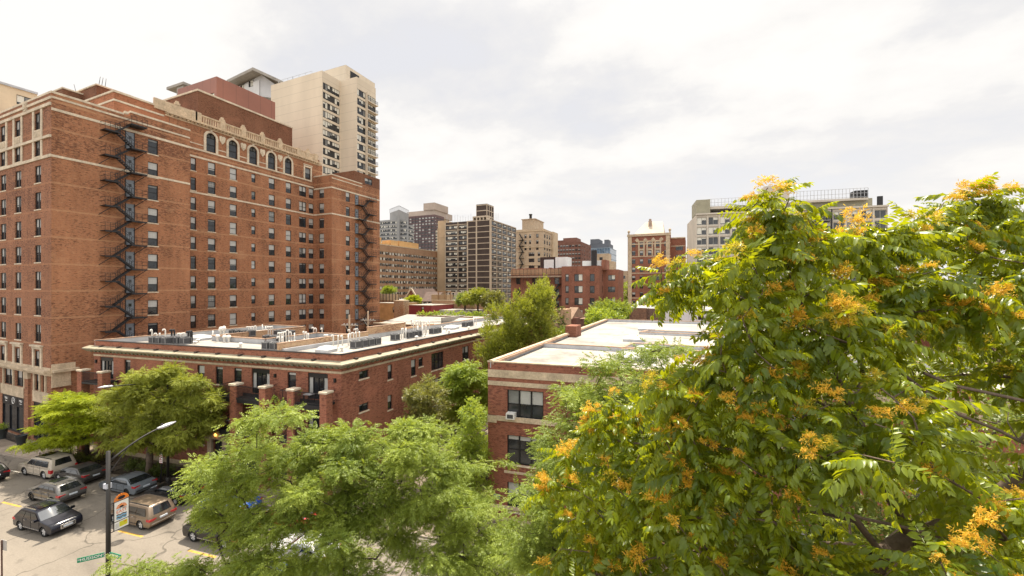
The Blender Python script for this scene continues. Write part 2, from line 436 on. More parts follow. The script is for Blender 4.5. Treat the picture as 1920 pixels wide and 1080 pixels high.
def paving(name, col, size=1.6, joint=.03):
    m, nt, p = newmat(name)
    uv = coords(nt, 'UV'); oc = coords(nt)
    b = nt.nodes.new('ShaderNodeTexBrick'); nt.links.new(uv, b.inputs['Vector']); b.offset = 0.0
    b.inputs['Color1'].default_value = c4(col); b.inputs['Color2'].default_value = c4(tuple(x*.86 for x in col)); b.inputs['Mortar'].default_value = c4(tuple(x*.45 for x in col))
    b.inputs['Scale'].default_value = 1; b.inputs['Mortar Size'].default_value = joint; b.inputs['Brick Width'].default_value = size; b.inputs['Row Height'].default_value = size
    k = mixrgb(nt, 1.0, b.outputs['Color'], ramp(nt, noise(nt, oc, .7, 6, .7), [(.3,.72),(.7,1.15)]), 'MULTIPLY')
    nt.links.new(k, p.inputs['Base Color']); p.inputs['Roughness'].default_value = .9; p.inputs['Specular IOR Level'].default_value = .2
    return m
M_WALK = paving('concrete_pavement', (.21,.17,.13))
M_GROUND = pm('city_ground', (.16,.14,.11), .95, .3, .05)
M_YELLOW = pm('yellow_road_paint', (.42,.25,.045), .7, .25, 3)
M_WHITEP = pm('worn_white_road_paint', (.45,.42,.37), .7, .3, 3)
M_KERB = pm('kerb_concrete', (.25,.21,.17), .9, .2, 1)
M_SOIL = pm('bed_soil', (.06,.045,.03), .95, .4, 2)

g = MB(); g.quad((-3000,-3000,-.02),(3000,-3000,-.02),(3000,3000,-.02),(-3000,3000,-.02)); tag(g.build('ground', M_GROUND), kind='structure')
def strip(name, u0, u1, n0, n1, z, mt, kind='structure'):
    b = MB(); b.quad(sp(u0,n0,z), sp(u1,n0,z), sp(u1,n1,z), sp(u0,n1,z)); return tag(b.build(name, mt), kind=kind)
def slab(name, u0, u1, n0, n1, z, mt):
    b = MB(); b.prism([sp(u0,n0), sp(u1,n0), sp(u1,n1), sp(u0,n1)], -.015, z); return tag(b.build(name, mt), kind='structure')
NK, FK, NC = 15.3, 27.1, 21.2       # near kerb, far kerb, centre line
strip('street', -260, 260, NK, FK, .004, M_ROAD)
slab('kerb', -260, 260, FK, FK+.2, .13, M_KERB); slab('kerb', -260, 260, NK-.2, NK, .13, M_KERB)
slab('pavement', -260, 260, FK+.2, 62, .12, M_WALK); slab('pavement', -260, 260, -14, NK-.2, .12, M_WALK)
# alley apron between the hotel and the flats, tilted concrete crossing the pavement
b = MB(); p = at(20, 852, Z=0); u0 = s_un(at(75, 862, Z=0))[0]
b.quad(sp(u0-9,FK+.25,.126), sp(u0+1.5,FK+.25,.126), sp(u0+1.0,31.2,.126), sp(u0-8,31.2,.126)); tag(b.build('alley_pavement', pm('pale_concrete_apron', (.27,.22,.17), .9, .2, .6)), kind='structure')
dash = MB()
for (x0,y0),(x1,y1) in (((9,942.8),(34,949)),((228,996),(262,1006)),((363,1034),(395,1043))):
    u = (s_un(at(x0,y0,Z=0))[0]+s_un(at(x1,y1,Z=0))[0])/2; n = (s_un(at(x0,y0,Z=0))[1]+s_un(at(x1,y1,Z=0))[1])/2
    dash.quad(sp(u-1.3,n-.09,.008), sp(u+1.3,n-.09,.008), sp(u+1.3,n+.09,.008), sp(u-1.3,n+.09,.008))
for k in range(5):
    u = s_un(at(379,1038,Z=0))[0] + 7.4*(k+1); dash.quad(sp(u-1.3,NC-.09,.008), sp(u+1.3,NC-.09,.008), sp(u+1.3,NC+.09,.008), sp(u-1.3,NC+.09,.008))
for k in range(3):
    u = s_un(at(20,945,Z=0))[0] - 8.2*(k+1); dash.quad(sp(u-1.3,NC-.09,.008), sp(u+1.3,NC-.09,.008), sp(u+1.3,NC+.09,.008), sp(u-1.3,NC+.09,.008))
tag(dash.build('road_markings', M_YELLOW), kind='structure')
wm = MB(); c = s_un(at(28,884,Z=0))
wm.quad(sp(c[0]-1.4,c[1]-.06,.008), sp(c[0]+1.4,c[1]-.06,.008), sp(c[0]+1.4,c[1]+.06,.008), sp(c[0]-1.4,c[1]+.06,.008)); tag(wm.build('parking_markings', M_WHITEP), kind='structure')
mh = MB(); c = at(219,1018,Z=0); mh.lathe([(.42,0),(.42,.006),(.36,.007),(.36,.003),(0.01,.003)], (c.x,c.y,.004), 20); 
tag(mh.build('manhole_cover', pm('cast_iron_cover', (.07,.06,.05), .7, .3, 6)), 'round dark manhole cover in the empty lane beside the lamp post', 'manhole cover')
# courtyard path between the two brick flats
b = MB(); b.prism([(-24.2,28.4),(-19.4,29.0),(-19.4,78),(-24.2,78)], .12, .16); tag(b.build('courtyard_path', M_WALK), kind='structure')
for (x0,x1) in ((-28.7,-24.3),(-19.3,-15.0)):
    b = MB(); b.prism([(x0,30.5),(x1,30.9),(x1,78),(x0,78)], .12, .22); tag(b.build('courtyard_bed_ground', M_SOIL), kind='structure')

# ================================================================ the brick hotel
HX, HR = -68.1, -73.3            # wing face, recessed court face
Y0 = 22.0; Y1 = at(356, X=HX).y; Y2 = at(622, X=HX).y; Y3 = at(712, X=HX).y
STEP = 3.165
hotel = thing('brick_hotel', 'tall red brick hotel with fire escapes, stone bands and arched top windows', 'building', (-80, 30, 0))
Wf = Wall((-112, Y0), (HX, Y0), 0, 41.2)
Ws = Wall((HX, Y0), (HX, Y1), 0, 41.2)
Wc = Wall((HR, Y1), (HR, Y2), 0, 45.0)
Wi = Wall((HR, Y2), (HX, Y2), 0, 41.9)
Wr = Wall((HX, Y2), (HX, Y3), 0, 41.9)
trim = MB(); cast = MB()
DET = 0
nwin = 0; mass = []
def hwin(wall, t0, z0, w, h, style, var=None):
    global nwin
    if nwin < 100:
        nwin += 1; put_window(hotel, wall, t0, z0, w, h, style, 2 if nwin < 70 else 1, var)
    else:
        mass.append((wall, t0, z0, w, h, style, rnd.randrange(6) if var is None else var))
# front face: three columns in view and more beyond the frame
cols = []
for c, w in ((71,15.5),(34,15.5),(6,13)):
    t, d = Wf.hit(c); cols.append((t, w*d*abs(1.0)/FPX/ (1.0)))
fs = [Wf.hit(x)[0] for x in (71,34,6)]
cx = [(fs[0], 1.62),(fs[1], 1.75),(fs[2], 1.75)]
gap = fs[1]-fs[2]
ztop0 = 39.45
for k in range(10):
    zt = ztop0 - STEP*k
    for c, w in cx:
        hwin(Wf, c-w/2, zt-2.05, w, 2.05, 'double', rnd.choice([0,1,2,0,1,3]))
extra = [fs[2]-gap*(j+1)-(0 if j else .8) for j in range(6)]
# side wing: one column of sash windows + doors on the fire escape
ts, _ = Ws.hit(287); wd = Ws.hit(297)[0]-Ws.hit(278)[0]
ZF = [36.85-STEP*k for k in range(11)]
for k in range(10):
    hwin(Ws, ts-wd/2, 39.0-STEP*k-2.02, wd, 2.02, 'sashgrid')
tw_b = []
# recessed court face
def ccol(x0, x1, style, ztop, h, rows=11):
    t0 = Wc.hit(x0)[0]; t1 = Wc.hit(x1)[0]
    for k in range(rows): hwin(Wc, t0, ztop-STEP*k-h, t1-t0, h, style)
ccol(390, 404, 'sashgrid', 39.42, 2.04); ccol(431, 444, 'sashgrid', 39.42, 2.04)
ccol(357.4, 367.5, 'sash', 39.42, 2.04)
ccol(504, 515.2, 'sashgrid', 39.42, 2.04); ccol(536, 546, 'sashgrid', 39.42, 2.04); ccol(471.5, 479, 'sash', 39.3, 1.5)
ccol(561, 574, 'double', 39.42, 2.04); ccol(579, 588, 'sashgrid', 39.42, 2.04)
t0 = Wi.hit(598.3)[0]; t1 = Wi.hit(607.4)[0]
for k in range(11): hwin(Wi, t0, 39.42-STEP*k-2.04, t1-t0, 2.04, 'sashgrid')
t0 = Wr.hit(648.5)[0]; t1 = Wr.hit(656)[0]
for k in range(11): hwin(Wr, t0, 39.2-STEP*k-2.04, t1-t0, 2.04, 'sashgrid')
t0 = Wr.hit(660+27)[0]; t1 = Wr.hit(701)[0]

# arched windows: opening is the rectangle below the springing plus a half round, cut as steps of thin holes
arch = []
for cxp, wpx in ((395.5,16),(436.7,14.6),(474.3,13.5),(508.8,12.4),(540.1,11.4)):
    t, d = Wc.hit(cxp); arch.append(t)
    w = 1.5; z0 = 41.15; zs = 43.5
    Wc.hole(t-w/2, t+w/2, z0, zs)
    N = 6
    for i in range(N):
        a0 = zs + (w/2)*i/N; a1 = zs + (w/2)*(i+1)/N; hw = math.sqrt(max(0,(w/2)**2-((a0+a1)/2-zs)**2)); Wc.hole(t-hw, t+hw, a0, a1)
t0 = Wc.hit(571.5)[0]; t1 = Wc.hit(582)[0]; Wc.hole(t0, t1, 41.2, 43.5); tR = (t0, t1)
# storefront openings on the front face
sf = []
def front_t(px): return Wf.hit(px)[0]
for a, b_ in ((9,24.5),(31,47.5),(66.5,75),(79.5,88)):
    t0, t1 = front_t(a), front_t(b_); hwin(Wf, t0, 6.25, t1-t0, 2.0, 'double' if t1-t0 > 1.2 else 'sash', 2)
shop = [(front_t(4), front_t(44.5)), (front_t(63), front_t(91))]
for t0, t1 in shop: Wf.hole(t0, t1, .35, 4.85)
o_ = window_mass(hotel, mass)
body = MB()
Wf.build_into(body, 1); Ws.build_into(body); Wc.build_into(body); Wi.build_into(body); Wr.build_into(body)
# roofs and hidden returns
body.quad((-112,Y0,41.0),(HX,Y0,41.0),(HX,Y1,41.0),(-112,Y1,41.0),2)
body.quad((HX,Y1,0),(HR,Y1,0),(HR,Y1,41.2),(HX,Y1,41.2))
body.quad((-112,Y1,45),(HR,Y1,45),(HR,Y2+2.2,45),(-112,Y2+2.2,45),2)
body.quad((HR-20,Y2,41.6),(HX,Y2,41.6),(HX,Y3,41.6),(HR-20,Y3,41.6),2)
body.quad((HX,Y3,0),(-112,Y3,0),(-112,Y3,41.9),(HX,Y3,41.9))
body.quad((HR,Y2+2.2,41),(-112,Y2+2.2,41),(-112,Y2+2.2,45),(HR,Y2+2.2,45)); body.quad((HR,Y2,41.9),(HR,Y2+2.2,41.9),(HR,Y2+2.2,45),(HR,Y2,45))
body.build('wall', [M_HOTEL, M_HOTELF, M_ROOFG], hotel)
# parapets: front wing with a lower front stretch and a raised stretch near the court
pp = MB()
tsplit = Ws.hit(232)[0]
Ws.band(pp, .0, tsplit, 41.2, 41.45, .03, 0, .35); Wf.band(pp, 0, Wf.len, 41.2, 41.45, .03, 0, .35)
cast_t = Ws.hit(246)[0]
Ws.band(body2 := MB(), cast_t, Ws.len-.02, 41.2, 41.75, .0, 0, .35); body2.build('parapet', M_HOTEL, hotel)
Ws.band(pp, cast_t-.1, Ws.len+.05, 41.75, 42.0, .05, 0, .4); Ws.band(pp, Ws.hit(234)[0], Ws.hit(241)[0], 41.45, 41.75, .04, 0, .35)
Wr.band(pp, 0, Wr.len*.60, 41.9, 42.12, .05, 0, .35); Wi.band(pp, 0, Wi.len-.36, 41.9, 42.12, .05, 0, .35)
pp.build('coping', M_STONEL, hotel)
# stone bands
for w_, a, b_ in ((Ws,0,Ws.len),(Wc,.0,Wc.len-.07),(Wi,.07,Wi.len),(Wr,0,Wr.len)):
    w_.band(trim, a, b_, 39.55 if w_ is Wc else 39.2, 39.85 if w_ is Wc else 39.5, .06); w_.band(trim, a, b_, 33.78, 34.05, .06)
Ws.band(trim, 0, Ws.len, 40.62, 40.85, .06); Wc.band(trim, .4, Wc.len-.5, 40.82, 41.08, .10); Wr.band(trim, 0, Wr.len*.6, 41.2, 41.4, .05)
for z0, z1, pr in ((40.5,40.8,.10),(39.75,40.1,.14),(36.05,36.35,.16),(33.75,34.1,.10)): Wf.band(trim, 0, Wf.len+ (0 if pr<.12 else 0), z0, z1, pr)
# framed top storeys of the front: pilasters, balustraded spandrels
for c, w in cx:
    for s in (-1,1): Wf.band(trim, c+s*(w/2+.27)-.22, c+s*(w/2+.27)+.22, 34.1, 39.75, .09)
    Wf.band(trim, c-w/2-.05, c+w/2+.05, 36.4, 37.35, .05)
    for j in range(5): Wf.band(trim, c-w/2+.1+j*(w-.2)/5+.06, c-w/2+.1+j*(w-.2)/5+.2, 36.55, 37.2, .10)
    # hooded stone surround low down
    for s in (-1,1): Wf.band(trim, c+s*(w/2+.22)-.2, c+s*(w/2+.22)+.2, 8.7, 11.2, .12)
    Wf.band(trim, c-w/2-.5, c+w/2+.5, 11.2, 11.5, .14); Wf.band(trim, c-w/2-.62, c+w/2+.62, 11.5, 11.7, .30); Wf.band(trim, c-w/2-.4, c+w/2+.4, 8.35, 8.7, .14)
m_ = (fs[0]+fs[1])/2 -.4; Wf.band(trim, m_-.35, m_+.35, 40.1, 41.1, .2); Wf.band(trim, m_-.22, m_+.22, 40.3, 40.95, .28)
trim.build('stone_band', M_STONEL, hotel)
# limestone base of the front and its main cornice
base = MB()
tb = Ws.hit(124)[0]
for t0, t1, z0, z1, pr in ((0,Wf.len,8.25,8.6,.1),(0,Wf.len,9.0-.55,8.98-.2,.55)): pass
Wf.band(base, 0, Wf.len+.0, 9.55-.9, 9.55-.6, .62); Wf.band(base, 0, Wf.len, 8.35, 8.65, .38)
Wf.band(base, 0, Wf.len, 8.95, 9.15, .10)
Wf.band(base, 0, Wf.len, 8.25-.0, 8.35, .16); Wf.band(base, 0, shop[0][0]-.3, 4.85, 6.2, .10)
for t0, t1 in shop: Wf.band(base, t0-.1, t1+.1, 4.9, 6.2, .07)
Ws.band(base, 0, 2.2, 8.65, 8.95, .62, 0, 0); Ws.band(base, 0, 1.6, 7.3, 8.65, .14); Ws.band(base, 0, 1.6, 6.9, 7.3, .22); Ws.band(base, 0, 2.0, 8.95, 9.6, .12)
for a in (9,24.5+3.2,47.5+1.0,66.5,77.3,88): 
    t = front_t(a); Wf.band(base, t-.34, t-.02, 6.2, 8.3, .12)
tpier = (front_t(47.5)+front_t(60.5))/2
Wf.band(base, tpier-.62, tpier+.62, 7.5, 8.3, .30)
base.build('limestone_base', M_STONE, hotel)
pier = MB(); Wf.band(pier, tpier-.5, tpier+.5, .12, 7.5, .22); pier.build('pier', M_HOTELF, hotel)
# shop glazing with its sign band
sh = thing_parent = hotel
M_SHOP = pm('black_shop_frame', (.012,.012,.015), .35, 0)
fr = MB(); gl = MB()
for t0, t1 in shop:
    for k in range(4):
        t = t0+(t1-t0)*k/3; Wf.band(fr, t-.06 if 0<k<3 else (t if k==0 else t-.12), t+.06 if 0<k<3 else (t+.12 if k==0 else t), .35, 4.85, -.04, 0, .2)
    Wf.band(fr, t0, t1, 3.62, 3.76, -.035, 0, .2); Wf.band(fr, t0, t1, .35, .6, -.03, 0, .2); Wf.band(fr, t0, t1, 4.7, 4.85, -.03, 0, .2)
    Wf.band(fr, t0+.1, t1-.1, 3.76, 4.72, -.06, 0, .2)
    a, b2 = Wf.pt(t0,.5,-.14), Wf.pt(t1,.5,-.14); gl.quad(a, b2, Vector((b2.x,b2.y,3.7)), Vector((a.x,a.y,3.7)))
sfo = fr.build('shopfront', M_SHOP, hotel); gl.build('pane', M_GLASS, sfo)
def text_mesh(s, size, mt, name='lettering', parent=None, loc=(0,0,0), rot=(R(90),0,0), ext=.006, align='CENTER'):
    cu = bpy.data.curves.new('lettering', 'FONT'); cu.body = s; cu.size = size; cu.extrude = ext; cu.align_x = align; cu.align_y = 'CENTER'; cu.resolution_u = 2
    tmp = bpy.data.objects.new('tmp_text', cu); COL.objects.link(tmp); bpy.context.view_layer.update()
    dg = bpy.context.evaluated_depsgraph_get(); me = bpy.data.meshes.new_from_object(tmp.evaluated_get(dg))
    bpy.data.objects.remove(tmp); me.materials.clear(); me.materials.append(mt)
    o = bpy.data.objects.new(name, me); COL.objects.link(o)
    if parent is not None: o.parent = parent
    o.location = Vector(loc) - (Vector(WLOC.get(parent.name, (0,0,0))) if parent is not None else Vector((0,0,0))); o.rotation_euler = rot
    return o
M_WHITE = pm('white_paint', (.78,.77,.74), .5, .06, 3)
t0, t1 = shop[0]; third = (t1-t0)/3
text_mesh('MBU', .42, M_WHITE, 'lettering', sfo, Wf.pt(t0+third*.5, 4.36, -.05)); text_mesh('MBU', .42, M_WHITE, 'lettering', sfo, Wf.pt(t0+third*2.5, 4.36, -.05))
ring = MB(); c = Wf.pt(t0+third*1.5, 4.24, -.05)
ring.tube([c+Vector((.36*math.cos(a), 0, .40*math.sin(a))) for a in [2*math.pi*k/20 for k in range(21)]], .035, 5, cap=False); ring.build('logo_ring', M_WHITE, sfo)
text_mesh('M', .34, M_WHITE, 'lettering', sfo, c)
for kx in (.5, 2.5):
    s_ = MB(); q = Wf.pt(t0+third*kx, 4.03, -.052); s_.box(q.x-.3, q.x+.3, q.y-.006, q.y, q.z-.035, q.z+.035); s_.build('lettering', M_WHITE, sfo)
# arched stone surrounds, glazing, cartouches
sur = MB()
for t in arch:
    w = 1.5; z0, zs = 41.15, 43.5
    gm = MB(); N = 10
    pts = [(-w/2+.02,z0+.02),(w/2-.02,z0+.02)] + [((w/2-.02)*math.cos(math.pi*k/N), zs+(w/2-.02)*math.sin(math.pi*k/N)) for k in range(N+1)]
    for (x0,zz0) in ((-w/2,z0),): pass
    fm2 = MB()
    for a, b_ in ((-w/2,-w/2+.1),(w/2-.1,w/2)): Wc.band(fm2, t+a, t+b_, z0, zs, -.10, 0, .2)
    Wc.band(fm2, t-w/2+.1, t+w/2-.1, z0, z0+.1, -.1, 0, .2); Wc.band(fm2, t-w/2+.1, t+w/2-.1, 42.25, 42.36, -.09, 0, .2); Wc.band(fm2, t-w/2+.1, t+w/2-.1, 43.42, 43.52, -.09, 0, .2)
    Wc.band(fm2, t-.03, t+.03, 43.52, 44.15, -.1, 0, .2)
    wo = fm2.build('arched_window', M_FRAME, hotel)
    half = len(pts)
    gm.poly([Wc.pt(t+x, z, -.17) for x, z in pts], 0)
    gm.quad(Wc.pt(t-w/2+.1, 43.5, -.165), Wc.pt(t+w/2-.1, 43.5, -.165), Wc.pt(t+w/2-.25, 44.0, -.165), Wc.pt(t-w/2+.25, 44.0, -.165), 1)
    gm.build('pane', [M_GLASS, M_BLIND], wo)
    for s in (-1,1): Wc.band(sur, t+s*(w/2+.18)-.18, t+s*(w/2+.18)+.18, 41.1, zs, .10)
    K = 9
    for k in range(K):
        a0, a1 = math.pi*k/K, math.pi*(k+1)/K
        r0, r1 = w/2, w/2+.36
        P = [(r0*math.cos(a0), r0*math.sin(a0)),(r1*math.cos(a0), r1*math.sin(a0)),(r1*math.cos(a1), r1*math.sin(a1)),(r0*math.cos(a1), r0*math.sin(a1))]
        A = [Wc.pt(t+x, zs+z, .10) for x, z in P]; B = [Wc.pt(t+x, zs+z, 0) for x, z in P]
        sur.add(A+B, [(3,2,1,0),(0,1,5,4),(1,2,6,5),(2,3,7,6),(3,0,4,7)])
    Wc.band(sur, t-.16, t+.16, zs+w/2+.05, zs+w/2+.55, .16)
for i in range(4):
    t = (arch[i]+arch[i+1])/2
    Wc.band(sur, arch[i]+1.15, arch[i+1]-1.15, 41.75, 41.9, .05)
    P = [(0,42.95),(.42,43.5),(.5,44.2),(.25,44.35),(0,44.25),(-.25,44.35),(-.5,44.2),(-.42,43.5)]
    A = [Wc.pt(t+x, z, .12) for x, z in P]; B = [Wc.pt(t+x, z, 0) for x, z in P]; n = len(P)
    sur.add(A+B, [tuple(range(n))]+[(j,(j+1)%n,(j+1)%n+n,j+n) for j in range(n)][::1])
    Wc.band(sur, t-.18, t+.18, 43.4, 44.0, .2)
Wc.band(sur, 1.2, arch[0]-1.15, 41.75, 41.9, .05)
Wc.band(sur, tR[0]-.3, tR[0], 41.1, 43.6, .1); Wc.band(sur, tR[1], tR[1]+.3, 41.1, 43.6, .1); Wc.band(sur, tR[0]-.3, tR[1]+.3, 43.6, 43.9, .14); Wc.band(sur, tR[0]-.4, tR[1]+.4, 44.0, 44.15, .22)
sur.build('stone_surround', M_STONEL, hotel)
wR = put_window(hotel, Wc, tR[0], 41.2, tR[1]-tR[0], 2.3, 'sash', 1, 2, hole=False)
# crowning cornice and balustrade
cor = MB()
tl = Wc.hit(600)[0]
S1Y = at(214, X=HR).y
Wc.band(cor, -.6, tl, 44.75, 44.95, .12); Wc.band(cor, -.6, tl, 45.12, 45.35, .55, 0, .4)
for k in range(int((tl+.4)/.55)): Wc.band(cor, -.5+k*.55, -.5+k*.55+.28, 44.95, 45.12, .35)
bal = MB()
Wc.band(bal, -2.0, tl-.5, 45.35, 45.55, .22, 0, .22); Wc.band(bal, 3.4, tl-.5, 46.55, 46.75, .2, 0, .2)
Wc.band(bal, -2.0, 3.4, 45.55, 46.9, .15, 0, .2)
for t in (3.3,) + tuple((arch[i]+arch[i+1])/2 for i in range(4)) + (arch[0]-2.0, arch[4]+2.3, arch[4]+4.4, tl-1.2): Wc.band(bal, t-.42, t+.42, 45.55, 46.95, .26, 0, .26)
for t in tuple((arch[i]+arch[i+1])/2 for i in range(4)) + (1.0, tl-3): Wc.band(bal, t-.34, t+.34, 46.95, 47.25, .2, 0, .2); Wc.band(bal, t-.2, t+.2, 47.25, 47.55, .14, 0, .14)
k = 4.0
while k < tl-5: Wc.band(bal, k, k+.14, 45.55, 46.55, .09, 0, .09); k += .36
Wc.band(bal, tl-5, tl-.6, 45.55, 46.55, .12, 0, .12)
cor.build('cornice', M_TERRA, hotel); bal.build('balustrade', M_TERRA, hotel)
# set-back painted block and the penthouses
blk = MB(); blk.box(-112, HR-.02, S1Y, Y1-.02, 41.0, 45.7); blk.build('setback_block', M_ORANGE, hotel)
cp = MB(); cp.box(-112, HR+.12, S1Y-.14, S1Y+.3, 45.7, 45.95); cp.box(HR-.32, HR+.12, S1Y+.3, Y1-.7, 45.7, 45.95)
cp.box(-112, HR+.06, S1Y-.06, S1Y, 44.5, 44.75); cp.box(HR-.02, HR+.06, S1Y, Y1-.7, 44.5, 44.75)
a = at(181, X=-80); e = at(245, X=-80); p2 = MB(); p2.box(-94, -80, a.y, e.y, 41, 48.3); 
p1c = at(132, X=-84); p2.box(-106, -84, p1c.y-.8, p1c.y+5, 41, 47.6)
pc = at(371, X=-80); pe = at(548, X=-80); p2.box(-104, -80, pc.y, pe.y, 45, 53.4)
p2.box(-92, HR-.6, Y2-6, Y2+2.0, 45.0, 46.2)
p2.build('penthouse', M_DARKB, hotel)
cp.box(-94.2,-79.9,a.y-.1,e.y+.1,48.3,48.5); cp.box(-106.1,-83.9,p1c.y-.9,p1c.y+5.1,47.6,47.8); cp.box(-104.1,-79.85,pc.y-.15,pe.y+.1,53.4,53.7)
cp.build('coping_stone', M_STONEL, hotel)
ant = MB()
for dx in (0,.5,1.1): ant.tube([(-81-dx,a.y+.6+dx,48.5),(-81.2-dx,a.y+.9+dx,50.2+.4*dx)], .035, 4)
ant.tube([(-85,p1c.y+1,47.8),(-85.2,p1c.y+.8,49.2)], .03, 4); ant.build('antenna', M_IRON, hotel)
# stair head at the back of the rear wing
t0 = Wr.hit(672)[0]; sh_ = MB(); W5 = Wall((HX+.02, Y2+Wr.hit(664)[0]), (HX+.02, Y3+.01), 41.9, 44.4)
ww = put_window(hotel, W5, W5.hit(684)[0], 42.3, W5.hit(698)[0]-W5.hit(684)[0], 1.35, 'double', 1, 1)
W5.build_into(sh_); y5 = W5.p0.y; sh_.box(HX-9, HX-.3, y5, Y3, 41.9, 44.4); sh_.quad((HX-9,y5,44.41),(HX+.02,y5,44.41),(HX+.02,Y3+.01,44.41),(HX-9,Y3+.01,44.41)); sh_.quad((HX-.3,y5,41.9),(HX+.02,y5,41.9),(HX+.02,y5,44.41),(HX-.3,y5,44.41))
sh_.build('stair_head', M_DARKB, hotel)

# fire escapes: black iron landings and zigzag flights, grey doors
def fire_escape(wall, door, right, left, zfs, flip=False, roof=False):
    fe = bpy.data.objects.new('fire_escape', None); COL.objects.link(fe); fe.parent = hotel; WLOC[fe.name] = WLOC[hotel.name]
    g_ = lambda mb, nm: mb.build(nm, M_IRON, fe, uv=False)
    for k, zf in enumerate(zfs):
        # landing at the door
        L = MB(); t0, t1 = right
        wall.band(L, t0, t1, zf-.10, zf-.03, 1.35); wall.band(L, t0, t1, zf-.22, zf-.1, 1.37, 0, -1.31)
        L.bar(wall.pt(t1-.1, zf-.2, 1.2), wall.pt(t1-.9, zf-1.25, .02), .06, .06)
        zm = zf+STEP/2; l0, l1 = left
        wall.band(L, l0, l1, zm-.10, zm-.03, 1.35); wall.band(L, l0, l1, zm-.22, zm-.1, 1.37, 0, -1.31)
        L.bar(wall.pt((l0+l1)/2, zm-.15, 1.2), wall.pt(l0-.1 if not flip else l1+.1, zm-1.2, .02), .06, .06)
        g_(L, 'landing')
        # rails
        rl = MB()
        for (a, b_, z) in ((t0, t1, zf), (l0, l1, zm)):
            for hh in (.5, .95): rl.bar(wall.pt(a, z+hh, 1.33), wall.pt(b_, z+hh, 1.33), .035, .035)
            n = max(2, round((b_-a)/.55))
            for j in range(n+1): rl.bar(wall.pt(a+(b_-a)*j/n, z-.05, 1.33), wall.pt(a+(b_-a)*j/n, z+.98, 1.33), .03, .03)
            e = (b_ if (z == zf) != flip else a)
            for hh in (.5, .95): rl.bar(wall.pt(e, z+hh, .05), wall.pt(e, z+hh, 1.33), .035, .035)
        g_(rl, 'railing')
        # flights: door landing up to the half landing (outer lane), half landing up to the next door landing (inner lane)
        fl = MB()
        lo = (t0+.35, zf) if not flip else (t1-.35, zf)
        hi = (l1-.35, zm) if not flip else (l0+.35, zm)
        def flight(ta, za, tb, zb, o0, o1):
            for o in (o0, o1): fl.bar(wall.pt(ta, za-.02, o), wall.pt(tb, zb-.02, o), .04, .17)
            n = 8
            for j in range(1, n):
                t = ta+(tb-ta)*j/n; z = za+(zb-za)*j/n
                s = .085; wall.band(fl, t-s, t+s, z-.02, z+.015, o1, 0, -o0)
            for o in (o0, o1):
                fl.bar(wall.pt(ta, za+.85, o), wall.pt(tb, zb+.85, o), .03, .03)
                for q in (.3,.7): t = ta+(tb-ta)*q; z = za+(zb-za)*q; fl.bar(wall.pt(t, z, o), wall.pt(t, z+.85, o), .025, .025)
        flight(lo[0], lo[1], hi[0], hi[1], .72, 1.30)
        if k > 0:
            flight(hi[0], hi[1], lo[0], lo[1]+STEP, .10, .64)
        g_(fl, 'stair_flight')
    if roof:
        zf = zfs[0]+STEP; L = MB(); t0, t1 = right; wall.band(L, t0, t1, zf-.2, zf-.03, 1.35); g_(L, 'landing'); rl = MB()
        for hh in (.5,.95): rl.bar(wall.pt(t0, zf+hh, 1.33), wall.pt(t1, zf+hh, 1.33), .035,.035)
        for j in range(4): rl.bar(wall.pt(t0+(t1-t0)*j/3, zf, 1.33), wall.pt(t0+(t1-t0)*j/3, zf+.98, 1.33), .03,.03)
        g_(rl, 'railing'); fl = MB(); l0, l1 = left; flight(l1-.35, zf-STEP/2, t0+.35, zf, .1, .64); g_(fl, 'stair_flight')
    # doors
    for zf in zfs:
        dm = MB(); wall.band(dm, door[0], door[1], zf, zf+2.25, .02)
        do = dm.build('door', M_DOORG, hotel)
        d2 = MB(); c = (door[0]+door[1])/2; wall.band(d2, c-.16, c+.16, zf+1.35, zf+1.75, .035); d2.build('pane', M_GLASS, do)
        d3 = MB(); wall.band(d3, door[0]-.09, door[0], zf, zf+2.35, .045); wall.band(d3, door[1], door[1]+.09, zf, zf+2.35, .045); d3.build('frame', M_FRAME, do)
    return fe
dr = (Ws.hit(236)[0], Ws.hit(251)[0])
fire_escape(Ws, dr, (Ws.hit(236.5)[0], Ws.hit(266)[0]), (Ws.hit(187)[0], Ws.hit(216)[0]), ZF, False, True)
# top flight to the roof: upper landing over the parapet
d2r = (Wr.hit(666)[0], Wr.hit(671.5)[0])
ZR = [36.9-STEP*k for k in range(11)]
fire_escape(Wr, d2r, (Wr.hit(666)[0], Wr.hit(679)[0]), (Wr.hit(685)[0], Wr.hit(698)[0]), ZR, flip=True)
# ================================================================ three-storey brick flats (left of the court)
FA = Vector((-47.7, 25.3)); FD = Vector((math.cos(R(6.5)), math.sin(R(6.5))))
def on_front(px, out=0.0):
    n = Vector((FD.y, -FD.x)); q = FA + n*out; w = Wall(q - FD*60, q + FD*60, 0, 1); t, d = w.hit(px); p = w.p0 + w.u*t
    return p, d
L1, _ = on_front(176); C1, _ = on_front(640); C3, _ = on_front(915)
RT = 12.5; RZ = 11.9
flats = thing('brick_flats', 'three-storey red brick flats with white roof, deep cornice and brick pier balconies', 'building', (-45, 35, 0))
Ff = Wall(L1, C1, 0, RT); Fs = Wall(C1, (C1.x, 79), 0, RT)
def pxwin(parent, wall, x0, x1, y0, y1, style, detail=2, var=None, snap=None, h=None):
    t0 = wall.hit(x0)[0]; t1 = wall.hit(x1)[0]; xm = (x0+x1)/2
    zt = wall.zz(xm, y0); zb = wall.zz(xm, y1)
    if snap is not None: zt = snap
    if h is not None: zb = zt-h
    return put_window(parent, wall, t0, zb, t1-t0, zt-zb, style, detail, var)
F3, F2, F1 = 8.25, 5.1, 1.95
